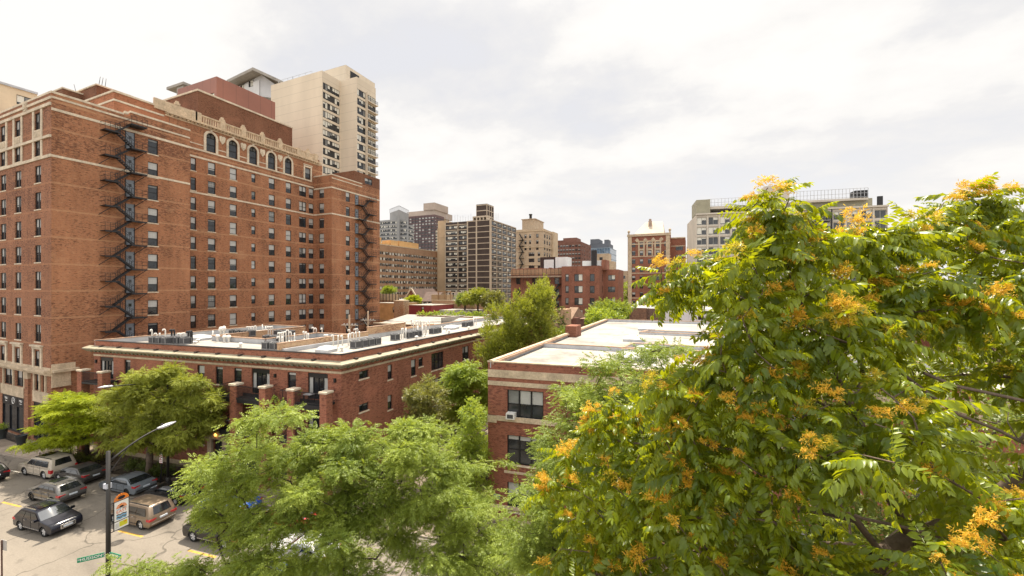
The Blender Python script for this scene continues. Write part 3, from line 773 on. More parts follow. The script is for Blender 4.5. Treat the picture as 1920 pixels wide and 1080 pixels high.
for (x0, x1) in ((404,418),(438.6,452),(539,554.5),(370,381),(233,241)):
    t0 = Ff.hit(x0)[0]; w = 1.0
    for fz in (F3, F2, F1):
        if fz == F1 and x0 in (404,): continue
        put_window(flats, Ff, t0, fz+.6, w, 1.75, 'sash', 2, rnd.choice([0,4,4,1]))
for (x0, x1) in ((471.7,512.6),(577,624),(187.7,216.7)):
    t0 = Ff.hit(x0)[0]
    for fz in (F3, F2, F1): put_window(flats, Ff, t0, fz+.02, 2.25, 2.42, 'door', 1, rnd.choice([1,3,5]))
for (x0, x1, y0, y1, st) in ((673.5,691,695,709,'slider'),(727,735.5,684,711,'sash'),(771,780,674,704.5,'sash'),(785,793,670.5,687,'sash'),(809,831.6,661,692,'triple'),(867,879,649.5,674.6,'double')):
    t0 = Fs.hit(x0)[0]; t1 = Fs.hit(x1)[0]; zt = Fs.zz((x0+x1)/2, y0); hh = Fs.zz((x0+x1)/2, y0)-Fs.zz((x0+x1)/2, y1)
    for k in range(3): put_window(flats, Fs, t0, zt-hh-3.15*k, t1-t0, hh, st, 2, rnd.choice([0,1,3,4]))
for Y_ in (58, 64, 70):
    for k in range(3): put_window(flats, Fs, Y_-C1.y, 8.6-3.15*k, 1.9, 1.9, 'double', 1)
# entrance on the street front, side entrance in the court
te, _ = Ff.hit(410); Ff.hole(te-.72, te+.72, 1.0, 3.45)
tsd = Fs.hit(859)[0]; Fs.hole(tsd-.6, tsd+.6, .6, 3.1)
body = MB(); Ff.build_into(body, 0, .25); Fs.build_into(body, 0, .2)
foot = [tuple(L1), tuple(C1), (C1.x, 79), (-38.5, 79), (-38.5, 40.2), (-46, 39.7), (-46, 32.5), (-55, 32.0), (-55, 45.4), (L1.x, 45.4)]
for i in range(2, len(foot)):
    a, b_ = foot[i], foot[(i+1) % len(foot)]
    body.quad((a[0],a[1],0),(b_[0],b_[1],0),(b_[0],b_[1],RT),(a[0],a[1],RT), 1 if i in (3,4,6,7) else 0)
body.build('wall', [M_RED, M_TANB], flats)
rf = MB(); rf.poly([(x, y, RZ) for x, y in foot]); rf.build('roof', M_ROOFW, flats)
# parapet backs, flashing and coping
pb = MB(); cb = MB(); dk = MB()
def inner_edges(pts):
    n = len(pts)
    for i in range(n):
        a, b_ = Vector(pts[i]), Vector(pts[(i+1) % n]); yield i, a, b_
for i, a, b_ in inner_edges(foot):
    w = Wall(a, b_, RZ, RT)
    dk_m = dk if i in (0, 1) else cb
    w.band(pb, .02, w.len-.02, RZ-.02, RT-.03, -.02, 0, .22)
    if i in (0,1): w.band(dk, -.03, w.len+.03, RT-.03, RT+.05, .04, 0, .26)
    else: w.band(cb, -.03, w.len+.03, RT-.03, RT+.06, .04, 0, .28)
pb.build('parapet', M_FLASH, flats); cb.build('coping', M_COPING, flats); dk.build('coping', pm('dark_metal_edge', (.03,.028,.03), .5, .1, 2), flats)
# deep cornice with brackets, stone string course
cn = MB(); br = MB(); st = MB()
for w in (Ff, Fs):
    e0 = -.75 if w is Ff else 0.0; e1 = w.len if w is Ff else w.len
    # sloped top: a wedge
    P = [(0,11.93),(.70,11.74),(.70,11.62),(.5,11.5),(.26,11.3),(0,11.3)]
    A = [w.pt(e0 - (0 if w is Ff else o), z, o) for o, z in P]; B = [w.pt(e1 + (o if w is Ff else 0), z, o) for o, z in P]
    n = len(P); cn.add(A+B, [tuple(range(n)), tuple(range(n,2*n))[::-1]] + [(j, j+n, (j+1)%n+n, (j+1)%n) for j in range(n)])
    k = .4
    w.band(br, 0, w.len, 11.3, 11.5, .06)
    while k < w.len: w.band(br, k-.11, k+.11, 11.3, 11.5, .48); k += .62
    w.band(st, 0, w.len, 10.78, 10.98, .05)
cn.build('cornice', pm('cream_painted_metal', (.29,.255,.18), .75, .22, .9), flats); br.build('bracket_course', pm('olive_painted_wood', (.13,.13,.08), .7, .2, 2), flats)
Ff.band(st, 0, Ff.len, .12, .55, .10); st.build('stone_band', M_STONE, flats)
sl = MB()
for w, s in ((Ff, 2.95),(Fs, 3.1)):
    k = 1.6
    while k < w.len:
        p = w.pt(k, 12.03, .16); w.band(sl, k-.17, k+.17, 11.9, 12.02, .32); k += s
sl.build('scupper', pm('dark_scupper', (.05,.035,.03), .7, .2, 3), flats)
# piers and balconies
cap = MB()
PO = 1.65
Fo = Wall(L1 + Ff.n*PO, C1 + Ff.n*PO, 0, RT)
for xs in ((427.6,445),(482.7,500.6),(534.7,553.6),(596,615.6),(179,196),(142.5,155)):
    tc = Fo.hit(sum(xs)/2)[0]; m = MB()
    Fo.band(m, tc-.36, tc+.36, .12, 9.35, .02, 0, .72); o = m.build('pier', M_RED, flats)
    c = MB(); Fo.band(c, tc-.43, tc+.43, 9.35, 9.52, .09, 0, .79); c.build('cap', M_STONEL, o)
def balcony(x0, x1, fz):
    t0 = Ff.hit(x0)[0]; t1 = Ff.hit(x1)[0]
    if t1-t0 < 1: t1 = t0+3
    m = MB(); Ff.band(m, t0, t1, fz-.22, fz-.02, 1.6); Ff.band(m, t0, t1, fz-.5, fz-.22, 1.55, 0, -1.35)
    b = m.build('balcony', M_IRON, flats)
    r = MB()
    for hh in (.12, 1.05): r.bar(Ff.pt(t0, fz+hh, 1.5), Ff.pt(t1, fz+hh, 1.5), .05, .05)
    k = t0
    while k <= t1+.01: r.bar(Ff.pt(k, fz+.12, 1.5), Ff.pt(k, fz+1.05, 1.5), .022, .022); k += .125
    for t in (t0, t1):
        for hh in (.12, 1.05): r.bar(Ff.pt(t, fz+hh, .03), Ff.pt(t, fz+hh, 1.5), .05, .05)
        for q in (.2,.4,.6,.8): r.bar(Ff.pt(t, fz+.12, 1.5*q), Ff.pt(t, fz+1.05, 1.5*q), .022, .022)
    r.build('railing', M_IRON, b)
    return t0, t1
for x0, x1 in ((440,519),(550,628)):
    for fz in (F3, F2, F1): bt = balcony(x0, x1, fz)
tb0 = Fo.hit(148)[0]
for fz in (F3, F2):
    m = MB(); Fo.band(m, tb0+.3, tb0+3.6, fz-.22, fz-.02, .0, 0, 1.6); b = m.build('balcony', M_IRON, flats); r = MB()
    for hh in (.12, 1.05): r.bar(Fo.pt(tb0+.3, fz+hh, -.1), Fo.pt(tb0+3.6, fz+hh, -.1), .05, .05)
    for k in range(27): r.bar(Fo.pt(tb0+.3+k*.127, fz+.12, -.1), Fo.pt(tb0+.3+k*.127, fz+1.05, -.1), .022, .022)
    r.build('railing', M_IRON, b)
# doors
ent = MB()
for s in (-1,1): Ff.band(ent, te+s*1.0-.28, te+s*1.0+.28, .12, 3.5, .22)
K = 10
for k in range(K):
    a0, a1 = math.pi*k/K, math.pi*(k+1)/K
    P = [(-1.28*math.cos(a0), 3.5+.62*math.sin(a0)), (-1.28*math.cos(a1), 3.5+.62*math.sin(a1))]
    A = [Ff.pt(te+P[0][0],3.5,.24),Ff.pt(te+P[1][0],3.5,.24),Ff.pt(te+P[1][0],P[1][1],.24),Ff.pt(te+P[0][0],P[0][1],.24)]; B = [Ff.pt(te+P[0][0],P[0][1],0),Ff.pt(te+P[1][0],P[1][1],0)]
    ent.quad(*A); ent.quad(A[3],A[2],B[1],B[0])
Ff.band(ent, te-1.4, te+1.4, 3.38, 3.56, .34); Ff.band(ent, te-1.2, te+1.2, .12, .55, 1.0); Ff.band(ent, te-1.2, te+1.2, .55, .98, .5)
for s in (-1,1): Fs.band(ent, tsd+s*.85-.22, tsd+s*.85+.22, .12, 3.3, .2)
Fs.band(ent, tsd-1.1, tsd+1.1, 3.3, 3.75, .25); Fs.band(ent, tsd-1, tsd+1, .12, .58, .8)
ent.build('door_surround', M_STONE, flats)
for w, t, hw, z0, z1 in ((Ff, te, .72, 1.0, 3.45),(Fs, tsd, .6, .6, 3.1)):
    d = MB(); w.band(d, t-hw, t+hw, z0, z1, -.2, 0, .25); do = d.build('door', M_FRAME, flats)
    q = MB(); w.band(q, t-hw*.6, t+hw*.6, z0+.5, z1-.45, -.18, 0, .2); q.build('pane', M_GLASS, do)
M_LAMP = bpy.data.materials.new('lit_amber_lamp'); M_LAMP.use_nodes = True
_p = M_LAMP.node_tree.nodes['Principled BSDF']; _p.inputs['Base Color'].default_value = (.9,.45,.08,1); _p.inputs['Emission Color'].default_value = (1,.45,.08,1); _p.inputs['Emission Strength'].default_value = 2.5
lm = MB(); q = Ff.pt(te, 3.86, .34); lm.lathe([(.02,-.14),(.10,-.1),(.12,.06),(.05,.14)], q, 8); lm.build('porch_lamp', M_LAMP, flats)
for px, fz in ((517,F3),(629,F3),(181.5,F3)):
    s = MB(); Ff.band(s, Ff.hit(px)[0]-.09, Ff.hit(px)[0]+.09, fz+1.75, fz+2.1, .16); s.build('wall_lamp', M_FRAME, flats)
# brick party parapets across the roof
wl = MB(); wc = MB()
tw = Wall((-38.2, 28.4), (-38.2, 40.9), RZ-.02, RZ+.9); tw.band(wl, 0, tw.len, RZ-.02, RZ+.95, 0, 0, .28); tw.band(wc, -.05, tw.len+.05, RZ+.95, RZ+1.02, .05, 0, .33)
t2 = Wall((-38.45, 41.2), (-38.45, 56), RZ, 13.4); t2.band(wl, 0, 7.5, RZ-.02, 13.35, .0, 0, .3); t2.band(wl, 7.5, t2.len, RZ-.02, 12.7, 0, 0, .3); t2.band(wc, -.05, 7.5, 13.35, 13.45, .05, 0, .35)
wl.build('party_wall', M_TANB, flats); wc.build('coping', M_COPING, flats)
bb = MB()
for a, b_ in (((-50,27.6),(-47.5,27.9)),((-38.0,28.6),(-30.5,29.4))): bb.bar((a[0],a[1],RZ+.02),(b_[0],b_[1],RZ+.02),.5,.1)
gm = MB(); tw.band(gm, .3, tw.len-.3, RZ, RZ+.42, .35); gm.build('flashing', M_FLASH, flats)

# roof plant: condensers are things, vent pipes belong to the roof
M_ACB = pm('grey_condenser_cabinet', (.20,.20,.20), .55, .12, 2, metal=.2); M_ACG = pm('dark_condenser_grille', (.055,.055,.06), .6, .2, 5); M_PVC = pm('white_pipe', (.68,.66,.62), .5, .12, 3)
M_LAG = pm('black_pipe_lagging', (.025,.025,.028), .7, .1, 3)
def make_ac():
    root = thing('roof_condenser', 'grey air conditioning condenser', 'air conditioner')
    b = MB(); s = .42; h = .82
    for x in (-s, s-.06):
        for y in (-s, s-.06): b.box(x, x+.06, y, y+.06, .06, h)
    b.box(-s, s, -s, s, .04, .14); b.box(-s, s, -s, s, h-.1, h); b.box(-.45,.45,-.45,.45,0,.04)
    b.build('cabinet', M_ACB, root)
    g = MB(); g.box(-s+.02, s-.02, -s+.02, s-.02, .14, h-.1)
    for k in range(9): z = .17+k*.062; 
    g.build('grille', M_ACG, root)
    f = MB(); f.lathe([(.34,0),(.34,.05),(.30,.06),(.12,.09),(.02,.09)], (0,0,h), 14); f.build('fan_guard', M_ACG, root)
    return root
AC = make_ac(); ac_used = False
def place_ac(x, y, z, rz, label, group):
    global ac_used
    o = AC if not ac_used else copy_tree(AC); ac_used = True
    o.location = (x, y, z); o.rotation_euler = (0,0,rz); o['label'] = label; o['group'] = group; return o
def ac_row(px, py, n, label, group, dirv=(0,1), gapd=1.05, z=RZ):
    p = at(px, py, Z=z)
    for k in range(n): place_ac(p.x+dirv[0]*gapd*k, p.y+dirv[1]*gapd*k, z, rnd.uniform(-.06,.06), label, group)
fd = (FD.x, FD.y)
ac_row(290, 644, 3, 'grey roof condenser in the row of three above the street trees', 'condensers by the flats front edge', fd)
ac_row(324, 644, 3, 'grey roof condenser beside the black lagged pipes', 'condensers beside the lagged pipes', fd)
ac_row(438, 629, 4, 'grey roof condenser in the row of four by the back parapet', 'condensers by the back parapet', fd)
ac_row(502, 655, 2, 'grey roof condenser at the end of the tan brick wall, street side', 'condensers at the wall end, street side', fd)
ac_row(502, 641, 3, 'grey roof condenser at the end of the tan brick wall, behind the nearer pair', 'condensers at the wall end, second row', fd)
ac_row(522, 630, 3, 'grey roof condenser behind the cluster of white pipes', 'condensers behind the pipe cluster', fd)
ac_row(667, 653, 4, 'grey roof condenser in the row of four near the roof corner', 'condensers near the roof corner', (0,1))
ac_row(741, 638, 1, 'single grey roof condenser beside four white pipes on the court wing', 'single condenser on the court wing')
ac_row(766, 634, 3, 'grey roof condenser in the dark row along the court wing', 'condensers along the court wing', (0,1))
ac_row(812, 626, 2, 'grey roof condenser past the tall pipe cluster on the court wing', 'condensers past the pipe cluster', (0,1))
ac_row(872, 613, 3, 'grey roof condenser near the far end of the court wing', 'condensers at the far end of the court wing', (0,1))
def vent(px, py, h, style='goose', r=.065, parent=None, z=RZ, mt=None):
    p = at(px, py, Z=z); b = MB(); a = rnd.uniform(-2.2, -.6)
    if style == 'goose':
        dx, dy = math.cos(a)*.28, math.sin(a)*.28
        b.tube([(p.x,p.y,z),(p.x,p.y,z+h-.15),(p.x+dx*.25,p.y+dy*.25,z+h),(p.x+dx*.75,p.y+dy*.75,z+h),(p.x+dx,p.y+dy,z+h-.18)], r, 7); b.lathe([(r*2,0),(r*1.3,.12)], (p.x,p.y,z), 8)
    elif style == 'straight': b.tube([(p.x,p.y,z),(p.x,p.y,z+h)], r, 7); b.lathe([(r*2,0),(r*1.3,.12)], (p.x,p.y,z), 8)
    elif style == 'cowl': b.lathe([(r*1.1,0),(r*1.1,h*.6),(r*2.2,h*.65),(r*2.4,h*.8),(r*1.2,h)], (p.x,p.y,z), 9)
    return b.build('vent_pipe', mt or M_PVC, parent or flats, uv=False)
VP = [(285,641,1.5,'goose'),(294,640,1.0,'goose'),(300,640,1.0,'goose'),(310,640,1.5,'goose'),(338,645,1.25,'goose'),(343,645,1.25,'goose'),(347,645,1.3,'goose'),
 (366,645,.35,'cowl'),(371,642,.4,'cowl'),(399,634,1.0,'straight'),(408,641,.9,'cowl'),(414,634,1.5,'cowl'),(420,634,1.6,'cowl'),(421,642,.9,'cowl'),(429,642,.9,'cowl'),(451,651,.5,'cowl'),
 (466,629,1.2,'goose'),(470,629,1.2,'goose'),(475,628,1.2,'goose'),(480,627,1.2,'goose'),(492,625,1.3,'straight'),(498,624,1.0,'straight'),
 (503,634,1.5,'goose'),(507,634,1.5,'goose'),(511,633,1.5,'goose'),(524,644,1.3,'goose'),(528,644,1.3,'goose'),(531,643,1.3,'goose'),(536,642,1.3,'goose'),(541,640,1.4,'goose'),(546,639,1.1,'goose'),(552,639,1.0,'straight'),
 (524,648,1.0,'goose'),(530,648,1.0,'goose'),(570,636,1.0,'goose'),(575,637,1.0,'goose'),(578,636,.8,'straight'),(588,632,1.3,'goose'),(593,632,1.2,'goose'),(604,632,1.2,'goose'),(610,634,.5,'cowl'),(614,634,.5,'cowl'),
 (625,652,1.4,'goose'),(634,653,1.4,'goose'),(642,653,1.4,'goose'),(653,650,1.4,'straight'),(657,649,1.4,'goose'),(663,646,1.4,'goose'),(668,645,1.4,'goose'),(674,644,1.4,'goose'),(641,659,.55,'cowl'),
 (656,634,1.1,'goose'),(667,634,1.2,'goose'),(671,633,1.2,'goose'),
 (753,637,1.4,'goose'),(757,636,1.4,'goose'),(761,635,1.4,'straight'),(775,628,1.8,'goose'),(780,627,1.9,'goose'),(785,627,1.9,'goose'),(790,627,1.9,'goose'),(795,627,1.9,'goose'),(800,626,1.7,'goose'),(783,631,1.5,'straight'),(792,631,1.5,'straight'),(798,630,1.4,'goose'),(805,622,1.5,'goose'),
 (760,614,1.0,'goose'),(772,613,1.2,'goose'),(788,613,1.2,'goose'),(828,624,1.0,'straight'),(837,623,1.0,'straight'),(842,625,.5,'cowl'),(888,612,1.4,'straight'),(893,611,1.4,'goose'),(879,618,.5,'cowl'),(781,637,.5,'cowl')]
for px, py, h, stl in VP: vent(px, py, h, stl, .075 if stl != 'cowl' else .11)
for px, py in ((353,645),(357,645),(360,644),(322,641),(327,641)): vent(px, py, 1.5, 'goose', .09, mt=M_LAG)
M_DOME = pm('skylight_dome', (.70,.70,.68), .15, .05, 1, spec=.6)
def skylight(px, py, w, l, label, z=RZ, parent=None):
    p = at(px, py, Z=z); t = thing('skylight', label, 'skylight', p, R(6.5))
    b = MB(); b.box(-w/2, w/2, -l/2, l/2, 0, .3); b.build('kerb_frame', M_FLASH, t, local=True)
    d = MB(); P = [(1,.3),(.93,.42),(.7,.58),(.35,.66),(.02,.68)]
    vs = []; 
    for s, zz in P:
        for k in range(16):
            a = 2*math.pi*k/16; c_, s_ = math.cos(a), math.sin(a); q = 1/max(abs(c_),abs(s_)); q = 1+(q-1)*(.8 if s > .5 else .3)
            vs.append((c_*q*s*w/2*.98, s_*q*s*l/2*.98, zz))
    d.add(vs, [(i*16+k, i*16+(k+1)%16, (i+1)*16+(k+1)%16, (i+1)*16+k) for i in range(len(P)-1) for k in range(16)] + [tuple(4*16+k for k in range(16))], 0, True)
    d.build('dome', M_DOME, t, local=True); return t
skylight(612, 660, 1.5, 1.5, 'small domed skylight on the flats roof beside the tan brick wall')
skylight(375, 637, 2.6, 1.6, 'low flat white skylight behind the row of white pipes')
skylight(846, 617, 1.8, 2.4, 'low white skylight near the far end of the court wing roof')

# ================================================================ three-storey brick flats (right of the court)
flat3 = thing('brick_flats', 'dark red brick flats with pale stone bands and a bare white roof', 'building', (5, 45, 0))
R3 = EYE-(678-540)*on_front(915)[1]/FPX; Z3 = R3-.45
G0 = C3; G1 = C3 + FD*36
Gf = Wall(G0, G1, 0, R3)
for (y0, y1) in ((730,789),(815,879),(903,960)):
    t0 = Gf.hit(951)[0]; zt = Gf.zz(951, y0); 
    for k in range(5): put_window(flat3, Gf, t0+k*6.4, zt-2.25, 2.9, 2.25, 'triple', 2, rnd.choice([0,1,2,3]))
body = MB(); Gf.build_into(body, 0, .22)
BK = at(1135, 605, X=C3.x).y
foot3 = [tuple(G0), tuple(G1), (G1.x, BK+2), (C3.x, BK)]
for i in (1,2,3):
    a, b_ = foot3[i], foot3[(i+1)%4]; body.quad((a[0],a[1],0),(b_[0],b_[1],0),(b_[0],b_[1],R3),(a[0],a[1],R3), 0)
body.build('wall', M_RED3, flat3)
rf = MB(); rf.poly([(x,y,Z3) for x,y in foot3]); rf.build('roof', M_ROOFW, flat3)
st = MB(); z = lambda y: Gf.zz(915, y)
for y0, y1, pr in ((692,706,.05),(713,721,.05),(777,786,.10)): Gf.band(st, -.0, Gf.len, z(y1), z(y0), pr)
Gf.band(st, -.0, .75, z(790), z(777), .14); Gf.band(st, 0, Gf.len, z(948), z(942), .1); Gf.band(st, Gf.hit(948)[0]-.1, Gf.hit(948)[0]+3.2, z(881), z(877), .07); Gf.band(st, 0, Gf.len, .12, .5, .06)
st.build('stone_band', M_STONE, flat3)
cb = MB(); pb = MB(); oc_ = MB()
for i in range(4):
    w = Wall(foot3[i], foot3[(i+1)%4], Z3, R3); w.band(pb, .02, w.len-.02, Z3-.02, R3-.02, -.02, 0, .26)
    w.band(cb if i in (0,3) else oc_, -.05, w.len+.05, R3-.02, R3+.07, .04, 0, .26 if i != 3 else .34)
    if i == 3: w.band(oc_, 0, w.len, R3-.2, R3-.02, -.34, 0, .5)
# raised party parapets and the light-well kerbs
Yp = at(1042, 645, Z=R3).y; Yq = at(1175, 651, Z=R3).y
pw = Wall((C3.x, Yp), (C3.x+36, Yp+1.5), Z3, R3); pw.band(pb, 0, pw.len, Z3-.02, R3-.05, 0, 0, .3); pw.band(oc_, 0, pw.len, R3-.05, R3+.03, .02, 0, .30)
q0 = at(1165, 661, Z=Z3)
b = MB()
for a, b2 in (((q0.x,q0.y),(q0.x+14,q0.y+.4)),((q0.x,q0.y+.3),(q0.x+.6,q0.y+4.5)),((q0.x+.6,q0.y+4.5),(q0.x+14,q0.y+4.8))):
    w = Wall(a, b2, Z3, Z3+.4); w.band(oc_, 0, w.len, Z3+.36, Z3+.42, .02, 0, .3); w.band(pb, 0, w.len, Z3-.02, Z3+.36, 0, 0, .32)
q1 = at(1202, 627, Z=Z3)
for a, b2 in (((q1.x,q1.y),(q1.x+13,q1.y+.2)),((q1.x,q1.y),(q1.x+.8,q1.y+3)),((q1.x+.8,q1.y+3),(q1.x+13,q1.y+3.2))):
    w = Wall(a, b2, Z3, Z3+.35); w.band(oc_, 0, w.len, Z3+.3, Z3+.36, .02, 0, .3); w.band(pb, 0, w.len, Z3-.02, Z3+.3, 0, 0, .32)
chm = MB(); pc_ = at(1070, 625, X=C3.x); chm.box(C3.x-.1, C3.x+1.3, pc_.y-2.2, pc_.y+.5, Z3, R3+.95); cb.build('coping', M_STONE, flat3); pb.build('parapet', M_FLASH, flat3); oc_.build('coping', M_COPING, flat3)
chm.build('chimney', M_FARRED, flat3)
for px, py, lb in ((1188,639,'domed white skylight in the middle of the bare white roof'),(1212,619,'low white skylight near the back of the bare white roof'),(1183,673,'rounded skylight behind the tree tops at the roof front'),(1215,661,'skylight set inside the roof light well')): skylight(px, py, 2.4, 2.2, lb, Z3)
acw = thing('window_air_conditioner', 'white air conditioner box sitting in the upper triple window', 'air conditioner', Gf.pt(Gf.hit(959.5)[0], z(779), .02), Gf.rz)
b = MB(); b.box(-.34,.34,-.45,.15,0,.45); b.build('case', pm('off_white_plastic', (.62,.61,.57), .5, .1, 3), acw, local=True); b = MB(); b.box(-.24,.24,-.462,-.452,.08,.38); b.build('grille', M_ACG, acw, local=True)
bs = thing('wall_sign', 'small blue sign with white lettering on the brick corner', 'sign', Gf.pt(Gf.hit(931.5)[0], z(927), .03), Gf.rz)
b = MB(); b.box(-.28,.28,-.02,.0,-.18,.18); b.build('board', pm('blue_sign_enamel', (.03,.08,.32), .4, .05, 3), bs, local=True)
b = MB(); b.box(-.2,.2,-.026,-.021,.03,.09); b.box(-.16,.16,-.026,-.021,-.08,-.02); b.build('lettering', M_WHITE, bs, local=True)
lw = MB(); a_ = at(902, 962, Z=.2); lw.box(-19.3, C3.x-.4, a_.y, a_.y+.4, .12, 1.15); lw.box(-19.3,-18.9,a_.y+.4,a_.y+9,.12,1.15); tag(lw.build('garden_wall', M_RED3), 'low brick garden wall at the mouth of the court', 'wall')
# ================================================================ the city behind
def bg(name, label, cat='building'):
    return thing(name, label, cat, (0,0,0))
def block(parent, mt, xc, yc, d, xl=None, xr=None, z0=0.0, flip=False, nm='wall', roof=M_ROOFG, build=True, depth=None):
    """a box seen at its near corner (xc) with its street face reaching xl and its side face reaching xr"""
    c = at(xc, yc, d=d)
    if xl is None: X0 = c.x-(depth or 15)
    else: X0 = at(xl, Y=c.y).x
    Y1_ = at(xr, X=c.x).y if xr is not None else c.y+(depth or 15)
    Lw = Wall((X0, c.y), (c.x, c.y), z0, c.z); Rw = Wall((c.x, c.y), (c.x, Y1_), z0, c.z)
    return c, Lw, Rw, X0, Y1_
def close(mb, Lw, Rw, m=0, mr=1):
    a = Lw.p0; b_ = Rw.p1; z0, z1 = Lw.z0, Lw.z1
    mb.quad((a.x,a.y,z1),(Lw.p1.x,a.y,z1),(b_.x,b_.y,z1),(a.x,b_.y,z1), mr)
    mb.quad((b_.x,b_.y,z0),(a.x,b_.y,z0),(a.x,b_.y,z1),(b_.x,b_.y,z1), m); mb.quad((a.x,b_.y,z0),(a.x,a.y,z0),(a.x,a.y,z1),(a.x,b_.y,z1), m)
def grid(parent, wall, cols, rows, t0, dt, ztop, dz, w, h, style='sash', cap=100, used=None, skip=None, varf=None):
    used = used if used is not None else [0]; ms = []
    for k in range(rows):
        for c in range(cols):
            if skip and skip(c, k): continue
            t = t0+dt*c; z = ztop-dz*k-h
            if z < wall.z0+.2: continue
            v = varf(c, k) if varf else rnd.randrange(6)
            if used[0] < cap: used[0] += 1; put_window(parent, wall, t, z, w, h, style, 0, v)
            else: ms.append((wall, t, z, w, h, style, v))
    return ms
# ---- far tan building at the picture's edge, behind the hotel
o = bg('tan_office_block', 'pale tan block showing over the hotel roof at its street end')
ya, yb = at(-30, X=-110).y, at(70, X=-110).y; zT = at(0, 157, X=-110).z
Rw = Wall((-110, ya), (-110, yb), 30, zT); Lw = Wall((-140, ya), (-110, ya), 30, zT)
b = MB(); tt = Rw.hit(31)[0]; put_window(o, Rw, tt, zT-2.7, Rw.hit(62)[0]-tt, 1.7, 'ribbon', 0, 1); put_window(o, Lw, 20, zT-2.7, 6, 1.7, 'ribbon', 0, 1)
Lw.build_into(b); Rw.build_into(b); close(b, Lw, Rw); b.build('wall', [pm('tan_panel', (.60,.49,.35), .8, .1, .3), M_ROOFG], o)
k = MB(); Rw.band(k, 0, Rw.len, zT-.02, zT+.35, .3); k.build('coping', M_FLASH, o)
# ---- brown-red metal clad penthouse block behind the hotel
o = bg('metal_clad_block', 'windowless red-brown metal clad block rising behind the hotel balustrade')
c, Lw, Rw, X0, Y1_ = block(o, None, 406, 143, 100, 333, 516, 40)
def ribbed(name, col, n=3.2):
    m, nt, p = newmat(name); uv = coords(nt, 'UV'); sx = nt.nodes.new('ShaderNodeSeparateXYZ'); nt.links.new(uv, sx.inputs[0])
    f = mathn(nt, 'FRACT', mathn(nt, 'MULTIPLY', sx.outputs[0], 1/n)); r_ = ramp(nt, f, [(0,.72),(.03,.72),(.05,1.0),(1.0,1.0)])
    nz = ramp(nt, noise(nt, coords(nt), .12, 4, .6), [(.3,.88),(.7,1.1)])
    k = mixrgb(nt, 1.0, mixrgb(nt, 1.0, col, r_, 'MULTIPLY'), nz, 'MULTIPLY'); nt.links.new(k, p.inputs['Base Color']); p.inputs['Roughness'].default_value = .5; return m
b = MB(); put_window(o, Lw, Lw.hit(383)[0], c.z-6.4, 4.0, 2.6, 'ribbon', 0, 1); Lw.build_into(b); Rw.build_into(b); close(b, Lw, Rw); b.build('wall', [ribbed('red_brown_metal', (.25,.10,.066)), M_ROOFG], o)
# ---- white block with a folded roof
o = bg('white_block', 'white block with a folded pale roof and dark corner windows, topping the metal clad block')
c = at(486, 150, d=150)
Lw = Wall((at(415,Y=c.y).x, c.y), (c.x, c.y), 60, c.z); Rw = Wall((c.x, c.y), (c.x, at(516, X=c.x).y+2), 60, c.z)
b = MB(); 
for px, y in ((450,158),(466,150)): put_window(o, Lw, Lw.hit(px)[0], Lw.zz(px, y+14), 2.6, 2.4, 'ribbon', 0, 0)
for px, y in ((490,158),(501,166)): put_window(o, Rw, Rw.hit(px)[0], Rw.zz(px, y+7), 1.6, 1.4, 'far', 0, 0)
Lw.build_into(b); Rw.build_into(b); close(b, Lw, Rw); b.build('wall', [pm('white_cladding', (.60,.60,.60), .6, .06, .3), M_ROOFW], o)
m = MB(); zc = c.z; A = at(425, 150, Y=c.y-3); B_ = at(474, 126, Y=c.y-3); C_ = at(520, 147, Y=c.y-3)
for P, Q in ((A,B_),(B_,C_)):
    m.add([P, Q, Q+Vector((0,22,0)), P+Vector((0,22,0))]+[v-Vector((0,0,1.0)) for v in (P, Q, Q+Vector((0,22,0)), P+Vector((0,22,0)))], [(0,1,2,3),(7,6,5,4),(0,4,5,1),(1,5,6,2),(2,6,7,3),(3,7,4,0)])
m.build('roof', M_ROOFW, o)
g_ = MB(); A2, B2, C2 = A+Vector((3,3.3,-1.2)), B_+Vector((0,3.3,-1.2)), C_+Vector((-3,3.3,-1.2)); g_.poly([A2+Vector((0,0,-3)), C2+Vector((0,0,-4)), C2, B2, A2]); g_.build('gable', ribbed('ribbed_grey_metal', (.48,.48,.49), .8), o)
w_ = MB(); q0_ = at(312, 165, d=150); q1_ = at(348, 158, d=150); w_.box(q0_.x, q1_.x+4, q0_.y, q0_.y+8, q0_.z-.6, q0_.z+.3); w_.box(q1_.x-1, q1_.x+3, q0_.y+.5, q0_.y+6, q0_.z-8, q0_.z-.6); w_.build('roof_wing', M_ROOFW, o)
# ---- beige tower
o = bg('beige_tower', 'tall blank beige concrete tower with ribbon windows and stacked balconies behind the hotel')
M_BEIGE, nt, p = newmat('beige_concrete')
uv = coords(nt, 'UV'); sx = nt.nodes.new('ShaderNodeSeparateXYZ'); nt.links.new(uv, sx.inputs[0])
f = mathn(nt, 'FRACT', mathn(nt, 'DIVIDE', sx.outputs[1], 2.86)); k = ramp(nt, f, [(0,.72),(.03,.8),(.05,1.0),(1,1.0)])
kk = ramp(nt, noise(nt, mapping(nt, uv, (.12,.03,1)), 1.0, 5, .6), [(.3,.87),(.7,1.08)])
nt.links.new(mixrgb(nt, 1.0, mixrgb(nt, 1.0, (.61,.52,.40), k, 'MULTIPLY'), kk, 'MULTIPLY'), p.inputs['Base Color']); p.inputs['Roughness'].default_value = .85
D_ = 125; c = at(604, 132, d=D_); ZT = c.z
XL = at(508, Y=c.y).x; Ya = at(638, X=c.x).y
c2x = at(669, Y=Ya).x; Yb = at(704.5, X=c2x).y
T1 = Wall((XL, c.y), (c.x, c.y), 20, ZT); T2 = Wall((c.x, c.y), (c.x, Ya), 20, ZT); T3 = Wall((c.x, Ya), (c2x, Ya), 20, ZT); T4 = Wall((c2x, Ya), (c2x, Yb), 20, ZT)
